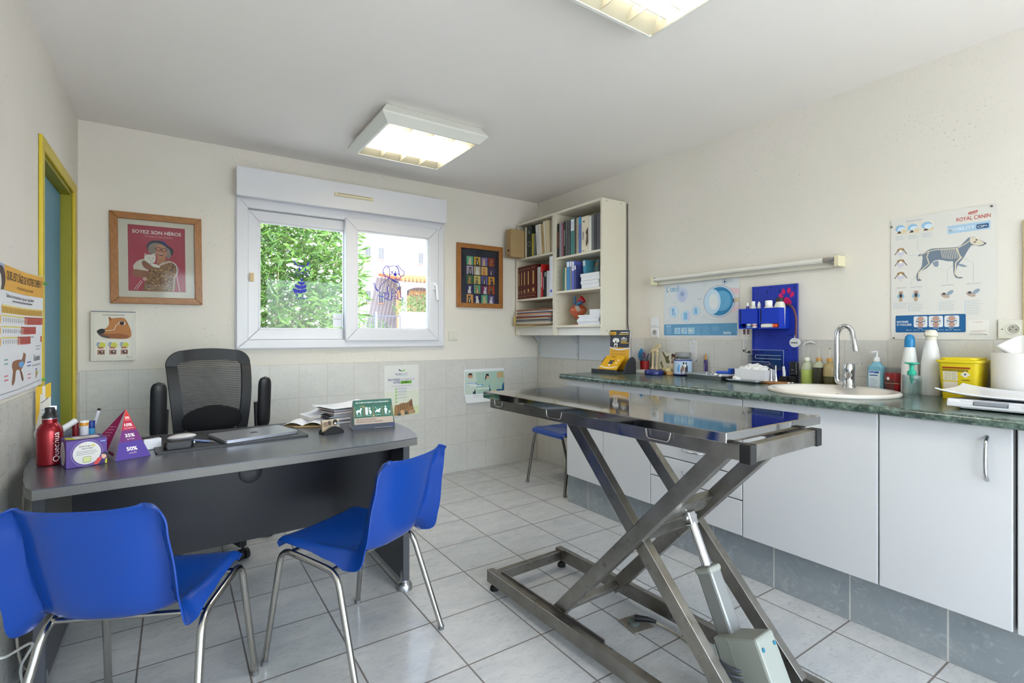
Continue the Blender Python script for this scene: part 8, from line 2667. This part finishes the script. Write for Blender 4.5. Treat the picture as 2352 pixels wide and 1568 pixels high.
p.poly([(-0.112, k_ * 0.42), (0.112, k_ * 0.42), (0.11, k_ * 0.78), (-0.11, k_ * 0.78)], '#6a6a52', 3).ell(-0.06, k_ * 0.76, 0.02, 0.006, '#a98a4a', 4).ell(0.0, k_ * 0.45, 0.03, 0.006, '#b09a6a', 4)
p.text('CES COMPORTEMENTS VOUS DÉRANGENT ?', 0, k_ * 0.885, 0.009, '#d5dfd8', width=0.19, align='c', bold=0.02, l=4)
for i in range(4):
    x = -0.078 + i * 0.052
    p.rect(x - 0.022, k_ * 0.42, x + 0.022, k_ * 0.78, '#2f6a5a', 4)
    WH = '#dfe8e2'
    y = k_ * 0.5
    if i == 0:
        p.poly([(x - 0.013, y), (x - 0.009, y), (x - 0.008, y + 0.012), (x + 0.004, y + 0.012), (x + 0.006, y), (x + 0.010, y), (x + 0.011, y + 0.022), (x + 0.017, y + 0.028), (x + 0.014, y + 0.034), (x + 0.008, y + 0.034), (x + 0.004, y + 0.024), (x - 0.010, y + 0.024), (x - 0.017, y + 0.018)], WH, 5)
    elif i == 1:
        p.rect(x - 0.018, y - 0.002, x - 0.004, y + 0.036, WH, 5).ell(x + 0.006, y + 0.030, 0.005, 0.005, WH, 5, 12).poly([(x + 0.0, y + 0.024), (x + 0.012, y + 0.02), (x + 0.017, y + 0.008), (x + 0.01, y - 0.002), (x + 0.004, y + 0.004)], WH, 5)
    elif i == 2:
        p.poly([(x - 0.018, y + 0.006), (x - 0.006, y + 0.010), (x + 0.004, y + 0.006), (x + 0.014, y + 0.008), (x + 0.010, y + 0.014), (x + 0.018, y + 0.024), (x + 0.012, y + 0.028), (x + 0.004, y + 0.022), (x - 0.008, y + 0.02), (x - 0.014, y + 0.014)], WH, 5).line([(x - 0.016, y + 0.034), (x - 0.002, y + 0.024)], 0.0015, WH, 5)
    else:
        p.ell(x - 0.008, y + 0.034, 0.0045, 0.0045, WH, 5, 12).poly([(x - 0.016, y + 0.024), (x - 0.008, y + 0.029), (x, y + 0.024), (x + 0.002, y + 0.012), (x - 0.003, y + 0.012), (x - 0.003, y - 0.002), (x - 0.013, y - 0.002), (x - 0.014, y + 0.012)], WH, 5).poly([(x + 0.006, y), (x + 0.008, y + 0.01), (x + 0.014, y + 0.01), (x + 0.018, y + 0.016), (x + 0.016, y), (x + 0.013, y), (x + 0.012, y + 0.005), (x + 0.009, y + 0.005), (x + 0.008, y)], WH, 5)
    p.lines(x - 0.016, k_ * 0.47, 0.032, 1, 0.01, 0.0025, '#9fb8ac', 5, 0.1)
p.poly([(-0.108, k_ * 0.17), (0.108, k_ * 0.17), (0.1075, k_ * 0.385), (-0.1075, k_ * 0.385)], '#b5a394', 5)
p.text('DES SOLUTIONS EXISTENT,', -0.097, k_ * 0.30, 0.008, '#3f3c3a', width=0.11, bold=0.02, l=6).text('PARLEZ-EN À VOTRE VÉTÉRINAIRE !', -0.097, k_ * 0.225, 0.008, '#3f3c3a', width=0.148, bold=0.02, l=6)
p.rect(0.085, k_ * 0.08, 0.11, k_ * 0.12, '#26408f', 6).rect(0.0, k_ * 0.02, 0.1, k_ * 0.035, '#8f9094', 6)
p.build('front_print', tc_, normals=False)
for o in bpy.data.objects:
    if o.parent == tc_:
        o.data.transform(Matrix.Diagonal((0.9, 1, 1, 1)))

# cables hanging behind the desk and chair
tag(MB(mat('cable_pale', '#b9b4a4', 0.5)).tube(bend([(-0.462, 2.56, 0.70), (-0.462, 2.5, 0.5), (-0.462, 2.42, 0.15), (-0.44, 2.40, 0.02), (-0.41, 2.55, 0.006), (-0.44, 2.7, 0.006)], 0.08), 0.004, 8).build('power_cable'), 'pale cable hanging between the desk end and the tiled wall', 'cable')
tag(MB(mat('cable_white', '#c9c9c4', 0.5)).tube(bend([(-0.466, 2.05, 0.62), (-0.46, 1.98, 0.42), (-0.44, 1.93, 0.33), (-0.40, 1.96, 0.30), (-0.36, 2.15, 0.25), (-0.43, 2.3, 0.1), (-0.43, 2.35, 0.006)], 0.09), 0.004, 8).build('power_cable'), 'white cable looping behind the blue chair by the wall', 'cable')
